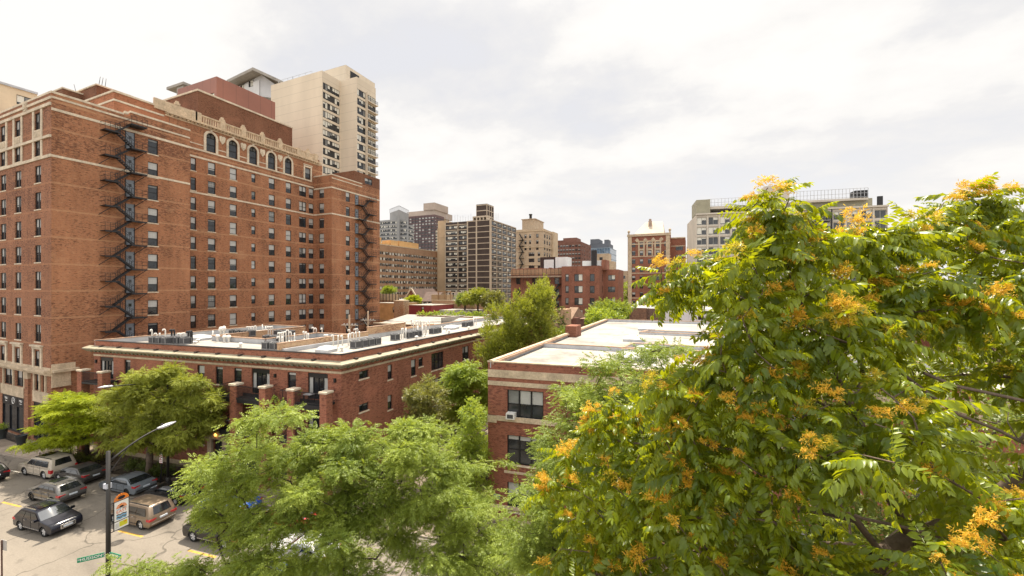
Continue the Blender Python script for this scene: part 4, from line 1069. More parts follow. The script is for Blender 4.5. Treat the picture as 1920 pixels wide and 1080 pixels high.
b = MB(); used = [0]
for k in range(14):
    zt = ZT-3.4-2.86*k
    put_window(o, T2, .3, zt-2.1, T2.len-.6, 2.1, 'ribbon', 0, k % 6)
    put_window(o, T4, .2, zt-1.6-2.1+1.4, T4.len*.42, 2.1, 'ribbon', 0, (k+2) % 6)
    put_window(o, T4, .2+T4.len*.46, zt-1.6-2.1+1.4, T4.len*.5, 2.1, 'ribbon', 0, (k+3) % 6)
for w in (T1,T2,T3,T4): w.build_into(b, 0, .35)
b.poly([(XL,c.y,ZT),(c.x,c.y,ZT),(c.x,Ya,ZT),(c2x,Ya,ZT),(c2x,Yb,ZT),(XL,Yb,ZT)],1)
T5 = Wall((c2x-1, Yb),(XL,Yb),20,ZT); T5.build_into(b)
ph = at(640, 127, d=140); b.box(at(604,Y=ph.y).x+1, ph.x+2, ph.y, ph.y+14, ZT-1, ph.z+.6)
b.build('wall', [M_BEIGE, M_ROOFG], o)
dv = MB(); dv.box(ph.x+2.0, ph.x+2.12, ph.y+2, ph.y+6, ZT, ph.z-.5); dv.build('louvre', M_IRON, o)
for k in range(14):
    z = ZT-5.9-2.86*k; m = MB(); t0 = T4.len*.44; T4.band(m, t0, T4.len+.1, z-.3, z, 1.0); T4.band(m, t0, t0+.12, z, z+2.6, .9)
    ba = m.build('balcony', M_BEIGE, o); r_ = MB(); 
    for hh in (.5,1.0): T4.band(r_, t0+.1, T4.len+.08, z+hh-.04, z+hh+.04, .98, 0, -.92)
    q = t0+.2
    while q < T4.len: T4.band(r_, q, q+.06, z, z+1.0, .97, 0, -.93); q += .3
    r_.build('railing', M_FRAMEB, ba)
r_ = MB(); 
for px0, px1, yy in ((522,549,150),(549,585,140)):
    a, e = at(px0, yy, Y=c.y+2), at(px1, yy-6, Y=c.y+2); zb = ZT
    for q in (0,.33,.66,1): r_.bar((a.x+(e.x-a.x)*q, a.y, zb),(a.x+(e.x-a.x)*q, a.y, zb+2.2), .08,.08)
    r_.bar((a.x,a.y,zb+2.2),(e.x,e.y,zb+2.2),.08,.08); r_.bar((a.x,a.y,zb+1.1),(e.x,e.y,zb+1.1),.08,.08)
r_.build('railing', M_FLASH, o)
# ---- long tan slab with eight rows of windows
o = bg('brown_slab_block', 'long low brown brick slab with close rows of pale windows')
c = at(831, 474, d=237); a0 = at(640, X=c.x-30)
S_ = Wall((at(640,Y=0,X=None,Z=None,d=112).x, at(640,d=112).y), (c.x, c.y), 0, c.z)
pL = at(700, 457, d=150); dirv = (Vector((c.x,c.y))-Vector((pL.x,pL.y))).normalized(); st_ = Vector((pL.x,pL.y))-dirv*25
# the slab's face climbs gently away; its top is level
zt_ = EYE+(540-474)*237/FPX; dL = (zt_-EYE)*FPX/(540-457)
pL = at(700, 457, d=dL); dirv = (Vector((c.x,c.y))-Vector((pL.x,pL.y))).normalized(); st_ = Vector((pL.x,pL.y))-dirv*25
S_ = Wall(st_, (c.x,c.y), 0, zt_); ms = []; used = [0]
n = int((S_.len-6)/2.05); tt0 = S_.len-5.5-2.05*n
for k in range(10):
    for j in range(n):
        v = rnd.choice([1,1,3,5,5,3,2]); it = (S_, tt0+2.05*j, zt_-3.1-2.75*k-1.35, 1.85, 1.35, 'slider', v)
        if j > n-13 and k < 8: put_window(o, S_, it[1], it[2], it[3], it[4], 'slider', 0, v)
        else: ms.append(it)
window_mass(o, ms)
b = MB(); S_.build_into(b, 0, .2); back = st_ + Vector((S_.n.x,S_.n.y))*-16; bk2 = S_.p1 - S_.n*16
b.quad((S_.p1.x,S_.p1.y,0),(bk2.x,bk2.y,0),(bk2.x,bk2.y,zt_),(S_.p1.x,S_.p1.y,zt_)); b.quad((st_.x,st_.y,zt_),(S_.p1.x,S_.p1.y,zt_),(bk2.x,bk2.y,zt_),(back.x,back.y,zt_),1)
b.build('wall', [M_FARBR, M_ROOFG], o)
acs = MB()
for k in range(9):
    for j in range(0, n, 3): S_.band(acs, tt0+2.05*j+.6, tt0+2.05*j+1.2, zt_-3.1-2.75*k-1.35, zt_-3.1-2.75*k-.9, .35)
q = acs.build('air_conditioners', M_FRAMEB, o); q['kind'] = 'stuff'
b = MB(); S_.band(b, 0, S_.len, zt_, zt_+.4, .1); b.build('coping', M_STONE, o)
b = MB()
for x0, x1, yt in ((700,724,446),(731,738,458),(742,755,453),(757,793,456)):
    w0, w1 = S_.hit(x0)[0], S_.hit(x1)[0]; d_ = S_.hit((x0+x1)/2)[1]+6; S_.band(b, w0, w1, zt_, EYE+(540-yt)*d_/FPX, -3, 0, 9)
b.build('roof_house', pm('orange_tan_render', (.55,.33,.14), .8, .12, .4), o)
# ---- grey modern tower (two glazed wings and a blank concrete core)
o = bg('grey_glass_tower', 'grey tower with a blank concrete core between banded glass wings')
M_GCON = pm('grey_concrete_panel', (.27,.27,.27), .8, .1, .15)
def banded(o, wl, rows, dz, h, ztop, vf=None):
    for k in range(rows): put_window(o, wl, .25, ztop-dz*k-h, wl.len-.5, h, 'ribbon', 0, rnd.choice([0,2,4]))
c, L_, R_, X0, Y1_ = block(o, None, 748, 413, 330, 690, 752)
b = MB(); c2 = at(733, 414, d=330)
wl1 = Wall((at(690,Y=c.y).x,c.y),(at(732,Y=c.y).x,c.y),0,at(720,413,Y=c.y).z); wl2 = Wall((wl1.p1.x,c.y),(wl1.p1.x+13,c.y+5),0,wl1.z1)
banded(o, wl1, 24, 3.15, 1.9, wl1.z1-1.5); banded(o, wl2, 24, 3.15, 1.9, wl1.z1-1.5)
wl1.build_into(b); wl2.build_into(b); close(b, wl1, Wall(wl1.p1, (wl1.p1.x, c.y+25), 0, wl1.z1))
cc = at(750, 399, Y=c.y-2); K1 = Wall((at(729,Y=cc.y).x,cc.y+9),(cc.x,cc.y),0,cc.z); K2 = Wall((cc.x,cc.y),(at(766,Y=cc.y+14).x,cc.y+14),0,cc.z)
K1 = Wall((at(731,d=345).x,at(731,d=345).y),(at(748,d=330).x,at(748,d=330).y),0,EYE+(540-393)*330/FPX); K2 = Wall(K1.p1, (at(766,d=350).x,at(766,d=350).y),0,K1.z1)
K1.build_into(b); K2.build_into(b); b.poly([(K1.p0.x,K1.p0.y,K1.z1),(K1.p1.x,K1.p1.y,K1.z1),(K2.p1.x,K2.p1.y,K1.z1)])
w3 = Wall((at(765,d=352).x,at(765,d=352).y),(at(776,d=358).x,at(776,d=358).y),0,EYE+(540-421)*352/FPX); banded(o, w3, 24, 3.15, 1.9, w3.z1-1.5); w3.build_into(b)
b.build('wall', [M_GCON, M_ROOFG], o)
r_ = MB(); zt2 = K1.z1
for q in range(10): 
    p_ = K1.pt(K1.len*q/9, zt2, .1); r_.bar(p_, p_+Vector((0,0,3.2)), .3,.3); p_ = K2.pt(K2.len*q/9, zt2, .1); r_.bar(p_, p_+Vector((0,0,3.2)), .3,.3)
for w in (K1,K2): r_.bar(w.pt(0,zt2+3.1,.1), w.pt(w.len,zt2+3.1,.1), .35,.35)
r_.build('railing', M_FLASH, o)
# ---- dark red tower behind it
o = bg('dark_red_tower', 'dark red-brown tower with a tan plant room, farthest of the towers by the slab')
c = at(815, 402, d=400); L_ = Wall((at(760,Y=c.y).x, c.y), (c.x, c.y), 0, c.z); R_ = Wall((c.x,c.y),(c.x,at(832.5,X=c.x).y),0,c.z)
used = [0]; ms = grid(o, L_, 9, 28, 1.2, (L_.len-1)/9, c.z-2.2, 2.9, (L_.len-1)/9*.62, 1.7, 'far', 60, used, None, lambda c_, k: rnd.choice([0,0,2,4])); used2 = [0]
ms += grid(o, R_, 6, 28, 1.2, (R_.len-1)/6, c.z-2.2, 2.9, (R_.len-1)/6*.6, 1.7, 'far', 100, used, None, lambda c_, k: rnd.choice([0,2,4])); window_mass(o, ms)
b = MB(); L_.build_into(b); R_.build_into(b); close(b, L_, R_)
b.build('wall', [pm('dark_purple_brick', (.125,.08,.078), .85, .15, .06), M_ROOFG], o)
b = MB(); b.box(at(763,Y=c.y+6).x, at(814,Y=c.y+6).x, c.y+6, c.y+40, c.z, c.z+6); b.box(at(794,Y=c.y+5).x, at(814.5,Y=c.y+5).x, c.y+5, c.y+30, c.z+6, c.z+13); b.build('roof_house', pm('tan_grey_render', (.38,.31,.26), .85, .12, .1), o)
ml = MB()
for q in range(10): t = .35+(L_.len-1)/9*q; L_.band(ml, t, t+.55, 0, c.z-1.2, .3)
ml.build('pilaster', pm('dark_slate_mullion', (.09,.075,.085), .7, .1, .2), o)
# ---- small pale block, tan slab end
o = bg('pale_green_block', 'narrow cream block with blue-green window strips beside the black and tan tower')
c = at(822, 432, d=400); L_ = Wall((at(798,Y=c.y).x,c.y),(c.x,c.y),0,c.z); R_ = Wall((c.x,c.y),(c.x,c.y+12),0,c.z)
gs = grid(o, L_, 2, 12, .6, L_.len/2, c.z-1.6, 3.0, L_.len/2-1.2, 1.7, 'ribbon', 100)
b = MB(); L_.build_into(b); R_.build_into(b); close(b, L_, R_); b.build('wall', [pm('cream_panel', (.54,.48,.38), .8, .1, .2), M_ROOFG], o)
o = bg('tan_end_wall', 'blank tan brick end wall standing just left of the black and tan tower'.replace('left of', 'beside'))
c = at(846, 412, d=225); L_ = Wall((at(820,Y=c.y).x,c.y),(c.x,c.y),0,at(830,428,Y=c.y).z); R_ = Wall((c.x,c.y),(c.x,c.y+14),0,L_.z1)
b = MB(); L_.build_into(b); R_.build_into(b); close(b, L_, R_); b.box(at(821,Y=c.y+3).x, at(836,Y=c.y+3).x, c.y+3, c.y+12, L_.z1, at(828,412,Y=c.y).z); b.build('wall', [pm('tan_brick_plain', (.42,.31,.20), .85, .12, .2), M_ROOFG], o)
k = MB()
for t in (.3, L_.len-.5): L_.band(k, t, t+.35, 0, L_.z1-.02, .15)
L_.band(k, 0, L_.len, L_.z1-5, L_.z1-4.7, .12); k.build('pilaster', M_FARTAN, o)
# ---- black and tan tower
o = bg('black_tan_tower', 'tower of dark brown panels framed in tan concrete, with a tall rooftop plant house')
M_TANC = pm('tan_concrete_frame', (.46,.38,.29), .8, .12, .3); M_DPAN = brick('dark_brown_panel', (.065,.048,.042), (.055,.04,.036), (.10,.08,.07), stain=.25, dark=(.05,.036,.03), pale=(.075,.056,.048))
D_ = 205; c = at(921, 411, d=D_); ZT = c.z
XA = at(875.5, Y=c.y).x; XB = at(834.5, Y=c.y+7).x
L_ = Wall((XA,c.y),(c.x,c.y),0,ZT); R_ = Wall((c.x,c.y),(c.x,at(967.5,X=c.x).y),0,ZT); L2 = Wall((XB,c.y+7),(XA,c.y+7),0,ZT+1.2)
b = MB(); fr = MB(); pn = MB()
dzf = 2.87; nf = 16
for k in range(nf):
    zt = ZT-.9-dzf*k
    n5 = 5; cw = R_.len/n5
    for j in range(n5): put_window(o, R_, cw*j+.35, zt-1.55, cw-.7, 1.55, 'slider', 0, rnd.choice([0,1,3,4,5]))
    for j in range(2):
        cw2 = (L2.len-1.2)/2; 
        if len(o.children) < 100: put_window(o, L2, .5+cw2*j+.2, zt-1.5, cw2-.5, 1.5, 'ribbon', 0, rnd.choice([1,3,5,1]))
L_.build_into(b, 1); R_.build_into(b, 1); L2.build_into(b, 1); close(b, L_, R_, 0, 2)
b.quad((XB,c.y+7,ZT+1.2),(XA,c.y+7,ZT+1.2),(XA,R_.p1.y,ZT+1.2),(XB,R_.p1.y,ZT+1.2),2); b.quad((XA,c.y+7,0),(XA,c.y,0),(XA,c.y,ZT),(XA,c.y+7,ZT),0)
b.build('wall', [M_TANC, M_DPAN, M_ROOFG], o)
for k in range(nf+1):
    z = ZT-.3-dzf*k
    for w in (L_,R_,L2): w.band(fr, .02, w.len-.02, z-.18, z+.18, .10)
for t0, t1 in ((0,.7),(L_.len*.375,L_.len*.375+.75),(L_.len-.9,L_.len)): L_.band(fr, t0, t1, 0, ZT, .16)
for j in range(6): t = R_.len*j/5; R_.band(fr, max(0,t-.22), min(R_.len,t+.22), 0, ZT, .16)
for t in (0, L2.len*.45, L2.len-.5): L2.band(fr, t, t+.45, 0, ZT+1.2, .16)
fr.build('concrete_frame', M_TANC, o)
ph = at(913, 386, d=D_+9); P1 = Wall((at(893,Y=ph.y).x,ph.y),(ph.x,ph.y),ZT,ph.z+1.2); P2 = Wall((ph.x,ph.y),(ph.x,at(925.5,X=ph.x).y),ZT,P1.z1)
pb = MB(); P1.build_into(pb); P2.build_into(pb); close(pb, P1, P2, 0, 1); pho = pb.build('roof_house', [M_DPAN, M_ROOFG], o)
fr = MB()
for w, nn in ((P1,1),(P2,3)):
    for j in range(nn+1): t = w.len*j/nn; w.band(fr, max(0,t-.2), min(w.len,t+.2), ZT, w.z1, .12)
    for z in (ZT+3.2, ZT+6.2, w.z1-.5): w.band(fr, .02, w.len-.02, z-.2, z+.2, .09)
fr.build('concrete_frame', M_TANC, pho)
b = MB(); q0_, q1_ = at(886,Y=c.y+5).x, at(914,Y=c.y+5).x; b.box(q0_, q1_, c.y+5, c.y+9, ZT+2.4, ZT+3.1)
for q in range(5): b.box(q0_+(q1_-q0_)*q/4.4, q0_+(q1_-q0_)*q/4.4+.5, c.y+5.1, c.y+8.8, ZT, ZT+2.4)
b.build('roof_frame', M_TANC, o)
an = MB()
for px in list(range(838, 886, 5)) + [906,926,930,934]:
    p_ = at(px, Y=c.y+9); an.bar((p_.x,p_.y,ZT+1),(p_.x,p_.y,ZT+3.8+rnd.random()*2.2), .1,.1)
an.build('antenna', M_FLASH, o)
# ---- tan apartment house with a black fire escape
o = bg('tan_apartment_house', 'tan brick apartment house with a black zigzag fire escape and roof tank house')
D_ = 170; c = at(1018, 428, d=D_); ZT = c.z; L_ = Wall((at(968,Y=c.y).x,c.y),(c.x,c.y),0,ZT); R_ = Wall((c.x,c.y),(c.x,at(1043,X=c.x).y),0,ZT)
ys = [437,451,467.5,479,490,501.5]
for k, zt in enumerate([ZT-2.2-2.55*j for j in range(12)]):
    for px, w in ((984,1.0),(993,.8),(1006,1.1)) if k < 3 else ((992,2.6),(1009,1.1)):
        put_window(o, L_, L_.hit(px)[0]-.2, zt-1.6, w, 1.6, 'far' if w < 2 else 'triple', 0, rnd.choice([0,0,4]))
    for j in range(5):
        t = 1.5+j*(R_.len-2)/5; put_window(o, R_, t, zt-1.6, 1.6, 1.6, 'double', 0, rnd.choice([0,4,2]))
b = MB(); L_.build_into(b); R_.build_into(b); close(b, L_, R_, 0, 1); b.build('wall', [M_FARTAN, M_ROOFG], o)
st = MB()
for z in (ZT-.8, ZT-7.6, ZT-15): L_.band(st, 0, L_.len, z-.25, z+.1, .25); R_.band(st, 0, R_.len, z-.25, z+.1, .25)
R_.band(st, R_.len*.62, R_.len, ZT-18, ZT, .8); st.build('stone_band', pm('tan_stone', (.50,.39,.26), .8, .15, .4), o)
b = MB(); q0_, q1_ = at(979,Y=c.y+3).x, at(1003,Y=c.y+3).x; b.box(q0_,q1_,c.y+3,c.y+14,ZT,ZT+3.4+1.2); b.box(q0_-.3,q1_+.3,c.y+2.7,c.y+14.3,ZT+4.6,ZT+4.9); b.build('roof_house', M_FARTAN, o)
b = MB(); q = at(999,Y=c.y+5); b.lathe([(.6,0),(.6,1.8),(.8,1.9),(.8,2.3),(.5,2.4)], (q.x-1.0,q.y,ZT+4.9), 8); b.build('chimney', M_IRON, o)
fe = MB(); x0, x1 = L_.hit(974)[0], L_.hit(983)[0]
for k in range(9):
    z = ZT-4.5-2.55*k; L_.band(fe, x0, x1, z-.12, z, 1.2); L_.band(fe, x0, x1, z+.8, z+.88, 1.2, 0, -1.1); a, e = (x0+.3, x1-.3) if k % 2 else (x1-.3, x0+.3)
    fe.bar(L_.pt(a, z, .9), L_.pt(e, z+2.55, .9), .12,.4); fe.bar(L_.pt(a, z+.8, .95), L_.pt(e, z+3.3, .95), .07,.07)
fe.build('fire_escape', M_IRON, o)
# ---- dark red block and blue glass block
o = bg('dark_red_block', 'dark red brick block with small paired windows between tan house and blue glass block')
c = at(1090, 453, d=290); ZT = c.z; L_ = Wall((at(1043,Y=c.y).x,c.y),(c.x,c.y),0,ZT); R_ = Wall((c.x,c.y),(c.x,at(1108,X=c.x).y),0,ZT)
ms = grid(o, L_, 8, 12, .8, (L_.len-.8)/8, ZT-2, 2.95, 1.6, 1.6, 'double', 100, [0], None, lambda c_, k: rnd.choice([1,0,2,4,3])); window_mass(o, ms); ms = grid(o, R_, 4, 12, 2, (R_.len-1)/4, ZT-2, 2.95, 1.8, 1.6, 'double', 40); window_mass(o, ms)
b = MB(); L_.build_into(b); R_.build_into(b); close(b, L_, R_); b.box(at(1056,Y=c.y+9).x, at(1081,Y=c.y+9).x, c.y+9, c.y+22, ZT-2, ZT+4.2); b.box(at(1044,Y=c.y+12).x, at(1060,Y=c.y+12).x, c.y+12, c.y+22, ZT-2, ZT+3); b.build('wall', [M_FARDARK, M_ROOFG], o)
o = bg('blue_glass_block', 'blue glass office block with a dark stepped plant floor')
c = at(1144, 464, d=420); ZT = c.z; L_ = Wall((at(1104,Y=c.y).x,c.y),(c.x,c.y),0,ZT); R_ = Wall((c.x,c.y),(c.x,at(1155.5,X=c.x).y),0,ZT)
b = MB(); L_.build_into(b); R_.build_into(b); close(b, L_, R_); b.build('wall', [M_GLASSB, M_ROOFG], o)
b = MB()
for k in range(12): z = ZT-.3-5.6*k; L_.band(b, 0, L_.len, z-.25, z+.25, .3); R_.band(b, 0, R_.len, z-.25, z+.25, .3)
for k in range(9): L_.band(b, L_.len*k/8-.12, L_.len*k/8+.12, 0, ZT, .25)
b.build('mullion', pm('blue_grey_mullion', (.22,.28,.34), .5, .05, .1), o)
b = MB(); b.box(at(1106,Y=c.y+6).x, at(1142,Y=c.y+6).x, c.y+6, c.y+30, ZT, ZT+5); b.box(at(1107,Y=c.y+6).x, at(1123,Y=c.y+6).x, c.y+5.7, c.y+26, ZT+5, ZT+10); b.box(at(1133,Y=c.y+7).x, at(1141,Y=c.y+7).x, c.y+7, c.y+20, ZT+5, ZT+9); b.build('roof_house', pm('slate_plant_screen', (.10,.11,.13), .7, .1, .2), o)
o = bg('tan_stepped_house', 'small tan stepped block just in front of the blue glass block')
c = at(1141, 487, d=260); b = MB(); b.box(at(1117,Y=c.y).x, c.x, c.y, c.y+10, 0, c.z+4); b.box(c.x, c.x+3.2, c.y+.5, c.y+9, 0, c.z-1); b.build('wall', M_FARTAN, o); b = MB(); q = at(1127, 484, Y=c.y-.06); b.box(q.x-1,q.x+1,c.y-.06,c.y+.2,q.z-1.2,q.z+.6); b.build('window', M_GLASS, o)
# ---- red brick mill with scaffold
o = bg('red_brick_mill', 'red brick warehouse with large dark windows and a wrecked roofline under repair')
D_ = 106; c = at(1124, 498, d=D_); ZT = c.z; XL = at(1053,Y=c.y).x; L_ = Wall((XL,c.y),(c.x,c.y),0,ZT); R_ = Wall((c.x,c.y),(c.x,at(1137.5,X=c.x).y),0,ZT)
L0 = Wall((at(958,Y=c.y+2.5).x, c.y+2.5),(XL, c.y+2.5),0,at(1000,505,Y=c.y+2.5).z)
zr = [L_.zz(1085, y) for y in (514,536,558.5,581)]
for z in zr:
    for px, w in ((1060,.95),(1077,2.25),(1106,1.25)): put_window(o, L_, L_.hit(px)[0], z-1.9, w*.98, 1.9, 'ribbon' if w > 2 else 'far', 0, rnd.choice([0,0,2,4]))
    put_window(o, R_, R_.len*.35, z-1.9, .9, 1.9, 'far', 0, 0)
for k, z in enumerate(zr):
    for px in (968,998,1015,1040): put_window(o, L0, L0.hit(px)[0], z-2.6, 1.3, 1.8, 'far', 0, rnd.choice([0,4,1]))
c5 = at(1159, 505, Y=c.y+5); L5 = Wall((c.x-.5,c.y+5),(c5.x,c.y+5),0,c5.z); R5 = Wall((c5.x,c.y+5),(c5.x,at(1169,X=c5.x).y),0,c5.z)
for z in zr: put_window(o, L5, L5.hit(1140)[0], z-1.7, 1.9, 1.5, 'ribbon', 0, rnd.choice([0,2]))
b = MB(); 
for w in (L_,R_,L0,L5,R5): w.build_into(b)
close(b, L_, R_); close(b, L5, R5); close(b, L0, Wall(L0.p1, (L0.p1.x, c.y+14), 0, L0.z1)); b.quad((XL,c.y+2.5,0),(XL,c.y,0),(XL,c.y,ZT),(XL,c.y+2.5,ZT))
b.build('wall', [M_FARRED, M_ROOFG], o)
b = MB(); L0.band(b, 0, L0.len, L0.z1-1.5, L0.z1+.02, .08)
b.build('broken_wall', M_FARBR, o)
rub = MB()
for k in range(60):
    t = rnd.uniform(0, L0.len); s = rnd.uniform(.1,.4); L0.band(rub, t, t+rnd.uniform(.2,.9), L0.z1, L0.z1+s, -rnd.uniform(0,1), 0, 1.2+rnd.random())
q = rub.build('rubble', M_FARRED, o); q['kind'] = 'stuff'
b = MB(); q = at(1026, 505, Y=c.y+6); b.box(at(1013,Y=c.y+6).x, at(1041,Y=c.y+6).x, c.y+6, c.y+10, ZT-1, at(1026,482,Y=c.y+6).z); b.build('roof_house', pm('charred_brick', (.05,.028,.024), .9, .3, 1.5), o)
b = MB(); b.box(at(1041.2,Y=c.y+5.6).x, at(1064,Y=c.y+5.6).x, c.y+5.6, c.y+10, ZT-1, at(1050,482,Y=c.y+5.6).z); b.box(at(1092,Y=c.y+4).x, at(1127,Y=c.y+4).x, c.y+4, c.y+9, ZT-.5, at(1100,489,Y=c.y+4).z); b.build('roof_house', M_WHITEB, o)
b = MB(); b.box(at(1020,Y=c.y+5.5).x, at(1038,Y=c.y+5.5).x, c.y+5.5, c.y+5.9, ZT-.5, at(1026,487,Y=c.y+5.5).z); b.build('roof_patch', M_WHITEB, o)
b = MB(); q = at(1113, Y=c.y+3); b.box(q.x-.65, q.x+.65, q.y, q.y+1.3, ZT-1, at(1113,469,Y=c.y+3).z); b.build('chimney', pm('black_chimney', (.03,.026,.026), .8, .2, 1), o)
b = MB(); b.box(at(1128,Y=c.y+3).x, at(1136,Y=c.y+3).x, c.y+3, c.y+8, ZT-1, at(1132,487,Y=c.y+3).z); b.build('stair_head', M_FARRED, o)
sc = thing('scaffold', 'pipe scaffold with timber walkway along the wrecked brick parapet', 'scaffold', (0,0,0)); b = MB(); d2 = MB()
zs = L0.zz(1000, 520)
for k in range(15): t = L0.len*k/14; b.bar(L0.pt(t, zs-1.5, 1.6), L0.pt(t, zs+2.4, 1.6), .08,.08); b.bar(L0.pt(t, zs-.1, .1), L0.pt(t, zs-.1, 1.7), .07,.07)
for hh in (.5,1.1): b.bar(L0.pt(0, zs+hh, 1.6), L0.pt(L0.len, zs+hh, 1.6), .06,.06)
b.build('frame', M_FRAMEB, sc); L0.band(d2, -.5, L0.len+1.6, zs-.05, zs+.05, 1.8, 0, -.2); L0.band(d2, -.5, L0.len+1.6, zs+.05, zs+.35, 1.82, 0, -1.76); d2.build('walkway', pm('scaffold_boards', (.34,.25,.18), .9, .25, 2), sc)
sf_ = MB(); tA, tB = L0.hit(1033)[0], L0.hit(1051)[0]
for k in range(3):
    z = zr[k+1]-.3; sf_.bar(L0.pt(tA, z-2.3, .8), L0.pt(tB, z+.9, .8), .12,.4); L0.band(sf_, tB-.8, tB+.6, z+.8, z+.92, 1.2); L0.band(sf_, tB-.8, tB+.6, z+1.7, z+1.76, 1.2, 0, -1.1)
sf_.build('fire_escape', M_IRON, o)
# ---- red and stone apartment house with pale hipped roof
o = bg('stone_trimmed_house', 'red brick apartment house with stone quoins, diamond panels and a pale hipped roof')
D_ = 150; c = at(1257, 436, d=D_); ZT = c.z; XL = at(1177,Y=c.y).x; L_ = Wall((XL,c.y),(c.x,c.y),0,ZT)
zt0 = L_.zz(1215, 454); dz = (L_.zz(1215,454)-L_.zz(1215,548))/6
for k in range(9):
    for px in (1186,1200.5,1216,1231,1246.5): put_window(o, L_, L_.hit(px)[0]-.2, zt0-dz*k-1.75, 1.25, 1.75, 'sash', 0, rnd.choice([0,4,4,1]))
Lb = Wall((c.x,c.y+4),(at(1285,Y=c.y+4).x,c.y+4),0,at(1270,445,Y=c.y+4).z)
for k in range(8): put_window(o, Lb, Lb.hit(1267)[0], zt0-1.6-dz*k-1.5, 2.5, 1.5, 'triple', 0, rnd.choice([0,4]))
b = MB(); L_.build_into(b); Lb.build_into(b); b.quad((c.x,c.y,0),(c.x,c.y+4,0),(c.x,c.y+4,ZT),(c.x,c.y,ZT)); b.quad((XL,c.y+20,0),(XL,c.y,0),(XL,c.y,ZT),(XL,c.y+20,ZT)); b.quad((Lb.p0.x,c.y+4,Lb.z1),(Lb.p1.x,c.y+4,Lb.z1),(Lb.p1.x,c.y+20,Lb.z1),(Lb.p0.x,c.y+20,Lb.z1)); b.quad((Lb.p1.x,c.y+4,0),(Lb.p1.x,c.y+20,0),(Lb.p1.x,c.y+20,Lb.z1),(Lb.p1.x,c.y+4,Lb.z1)); b.build('wall', M_FARRED, o)
st = MB(); L_.band(st, -.2, L_.len+.2, ZT-.9, ZT, .4); L_.band(st, 0, L_.len, ZT-4.0, ZT-3.6, .1)
for z in (zt0-dz*1-2.35, zt0-dz*3-2.35, zt0-dz*6-2.35): L_.band(st, 0, L_.len, z, z+.3, .1)
for px in (1180,1251): t = L_.hit(px)[0]; L_.band(st, t-.45, t+.9, 0, ZT-.9, .18)
for px in (1200.5,1216,1231):
    t = L_.hit(px)[0]-.2
    for s in (-.55, 1.3): L_.band(st, t+s, t+s+.5, zt0-dz-2.3, zt0+.2, .12)
    L_.band(st, t-.55, t+1.8, zt0-dz+.1, zt0-dz+.75, .14); L_.band(st, t-.55, t+1.8, zt0+.1, zt0+.6, .14)
for px in (1194.5,1210,1225,1240):
    t = L_.hit(px)[0]; zc = ZT-2.3; A = [L_.pt(t+x, zc+z, .1) for x, z in ((0,-.85),(.8,0),(0,.85),(-.8,0))]; B = [L_.pt(t+x, zc+z, 0) for x, z in ((0,-.85),(.8,0),(0,.85),(-.8,0))]; st.add(A+B, [(0,1,2,3)]+[(j,(j+1)%4,(j+1)%4+4,j+4) for j in range(4)])
Lb.band(st, 0, Lb.len, Lb.z1-.4, Lb.z1, .2); Lb.band(st, 0, Lb.len, Lb.z1-3.4, Lb.z1-3.1, .1)
for px in (1179,1256): 
    p_ = L_.pt(L_.hit(px)[0], ZT, 0); st.lathe([(.3,0),(.25,.6),(.5,.8),(.4,1.4),(.1,1.6)], p_, 8)
st.build('stone_trim', M_STONE, o)
rf = MB(); e0, e1 = XL+2.2, c.x-2.2; r0, r1 = at(1207,Y=c.y).x, at(1240,Y=c.y).x; zt = EYE+(540-413)*(D_+6)/FPX; y0, y1 = c.y+1, c.y+14; ym = (y0+y1)/2
rf.quad((e0,y0,ZT),(e1,y0,ZT),(r1,ym,zt),(r0,ym,zt)); rf.quad((e1,y1,ZT),(e0,y1,ZT),(r0,ym,zt),(r1,ym,zt)); rf.poly([(e0,y1,ZT),(e0,y0,ZT),(r0,ym,zt)]); rf.poly([(e1,y0,ZT),(e1,y1,ZT),(r1,ym,zt)]); rf.build('roof', pm('pale_cream_roof', (.47,.39,.30), .8, .12, .3), o)
b = MB(); q = at(1220,Y=ym); b.box(q.x-.6,q.x+.6,ym-2.5,ym-1.2,zt-3.5,zt+.1); b.box(q.x-.42,q.x+.42,ym-2.4,ym-1.3,zt+.1,zt+.8); b.build('chimney', pm('weathered_chimney', (.36,.27,.21), .9, .2, 1), o)
# ---- long pale apartment slab with roof terrace
o = bg('terrace_apartment_slab', 'pale concrete apartment slab with gridded windows and a fenced roof terrace')
a, e = at(1305, 403, d=118), at(1664, 387, d=118*137/153); S_ = Wall((a.x,a.y),(e.x,e.y),0,a.z); ZT = a.z
used = [0]; ms = []; ncol = 15; cw = S_.len/ncol
for k in range(10):
    for j in range(ncol):
        if j in (7,) and k < 4: continue
        it = (S_, cw*j+.26, ZT-.85-2.85*k-2.1, cw-.55, 2.1, 'slider', rnd.choice([1,1,0,3,5,2,4]))
        if used[0] < 96: used[0] += 1; put_window(o, S_, *it[1:5], 'slider', 0, it[6])
        else: ms.append(it)
window_mass(o, ms)
for k in range(4): put_window(o, S_, cw*7+.3, ZT-1.0-2.85*k-2.3, cw-.6, 2.3, 'ribbon', 0, 0)
b = MB(); S_.build_into(b, 0, .3); bk = S_.n*-18
for P, Q in ((S_.p1, S_.p1+bk),(S_.p1+bk, S_.p0+bk),(S_.p0+bk, S_.p0)): b.quad((P.x,P.y,0),(Q.x,Q.y,0),(Q.x,Q.y,ZT),(P.x,P.y,ZT))
b.quad((S_.p0.x,S_.p0.y,ZT),(S_.p1.x,S_.p1.y,ZT),((S_.p1+bk).x,(S_.p1+bk).y,ZT),((S_.p0+bk).x,(S_.p0+bk).y,ZT),1)
M_PALEC = pm('pale_beige_concrete', (.50,.45,.38), .8, .1, .2); b.build('wall', [M_PALEC, M_ROOFG], o)
gr = MB()
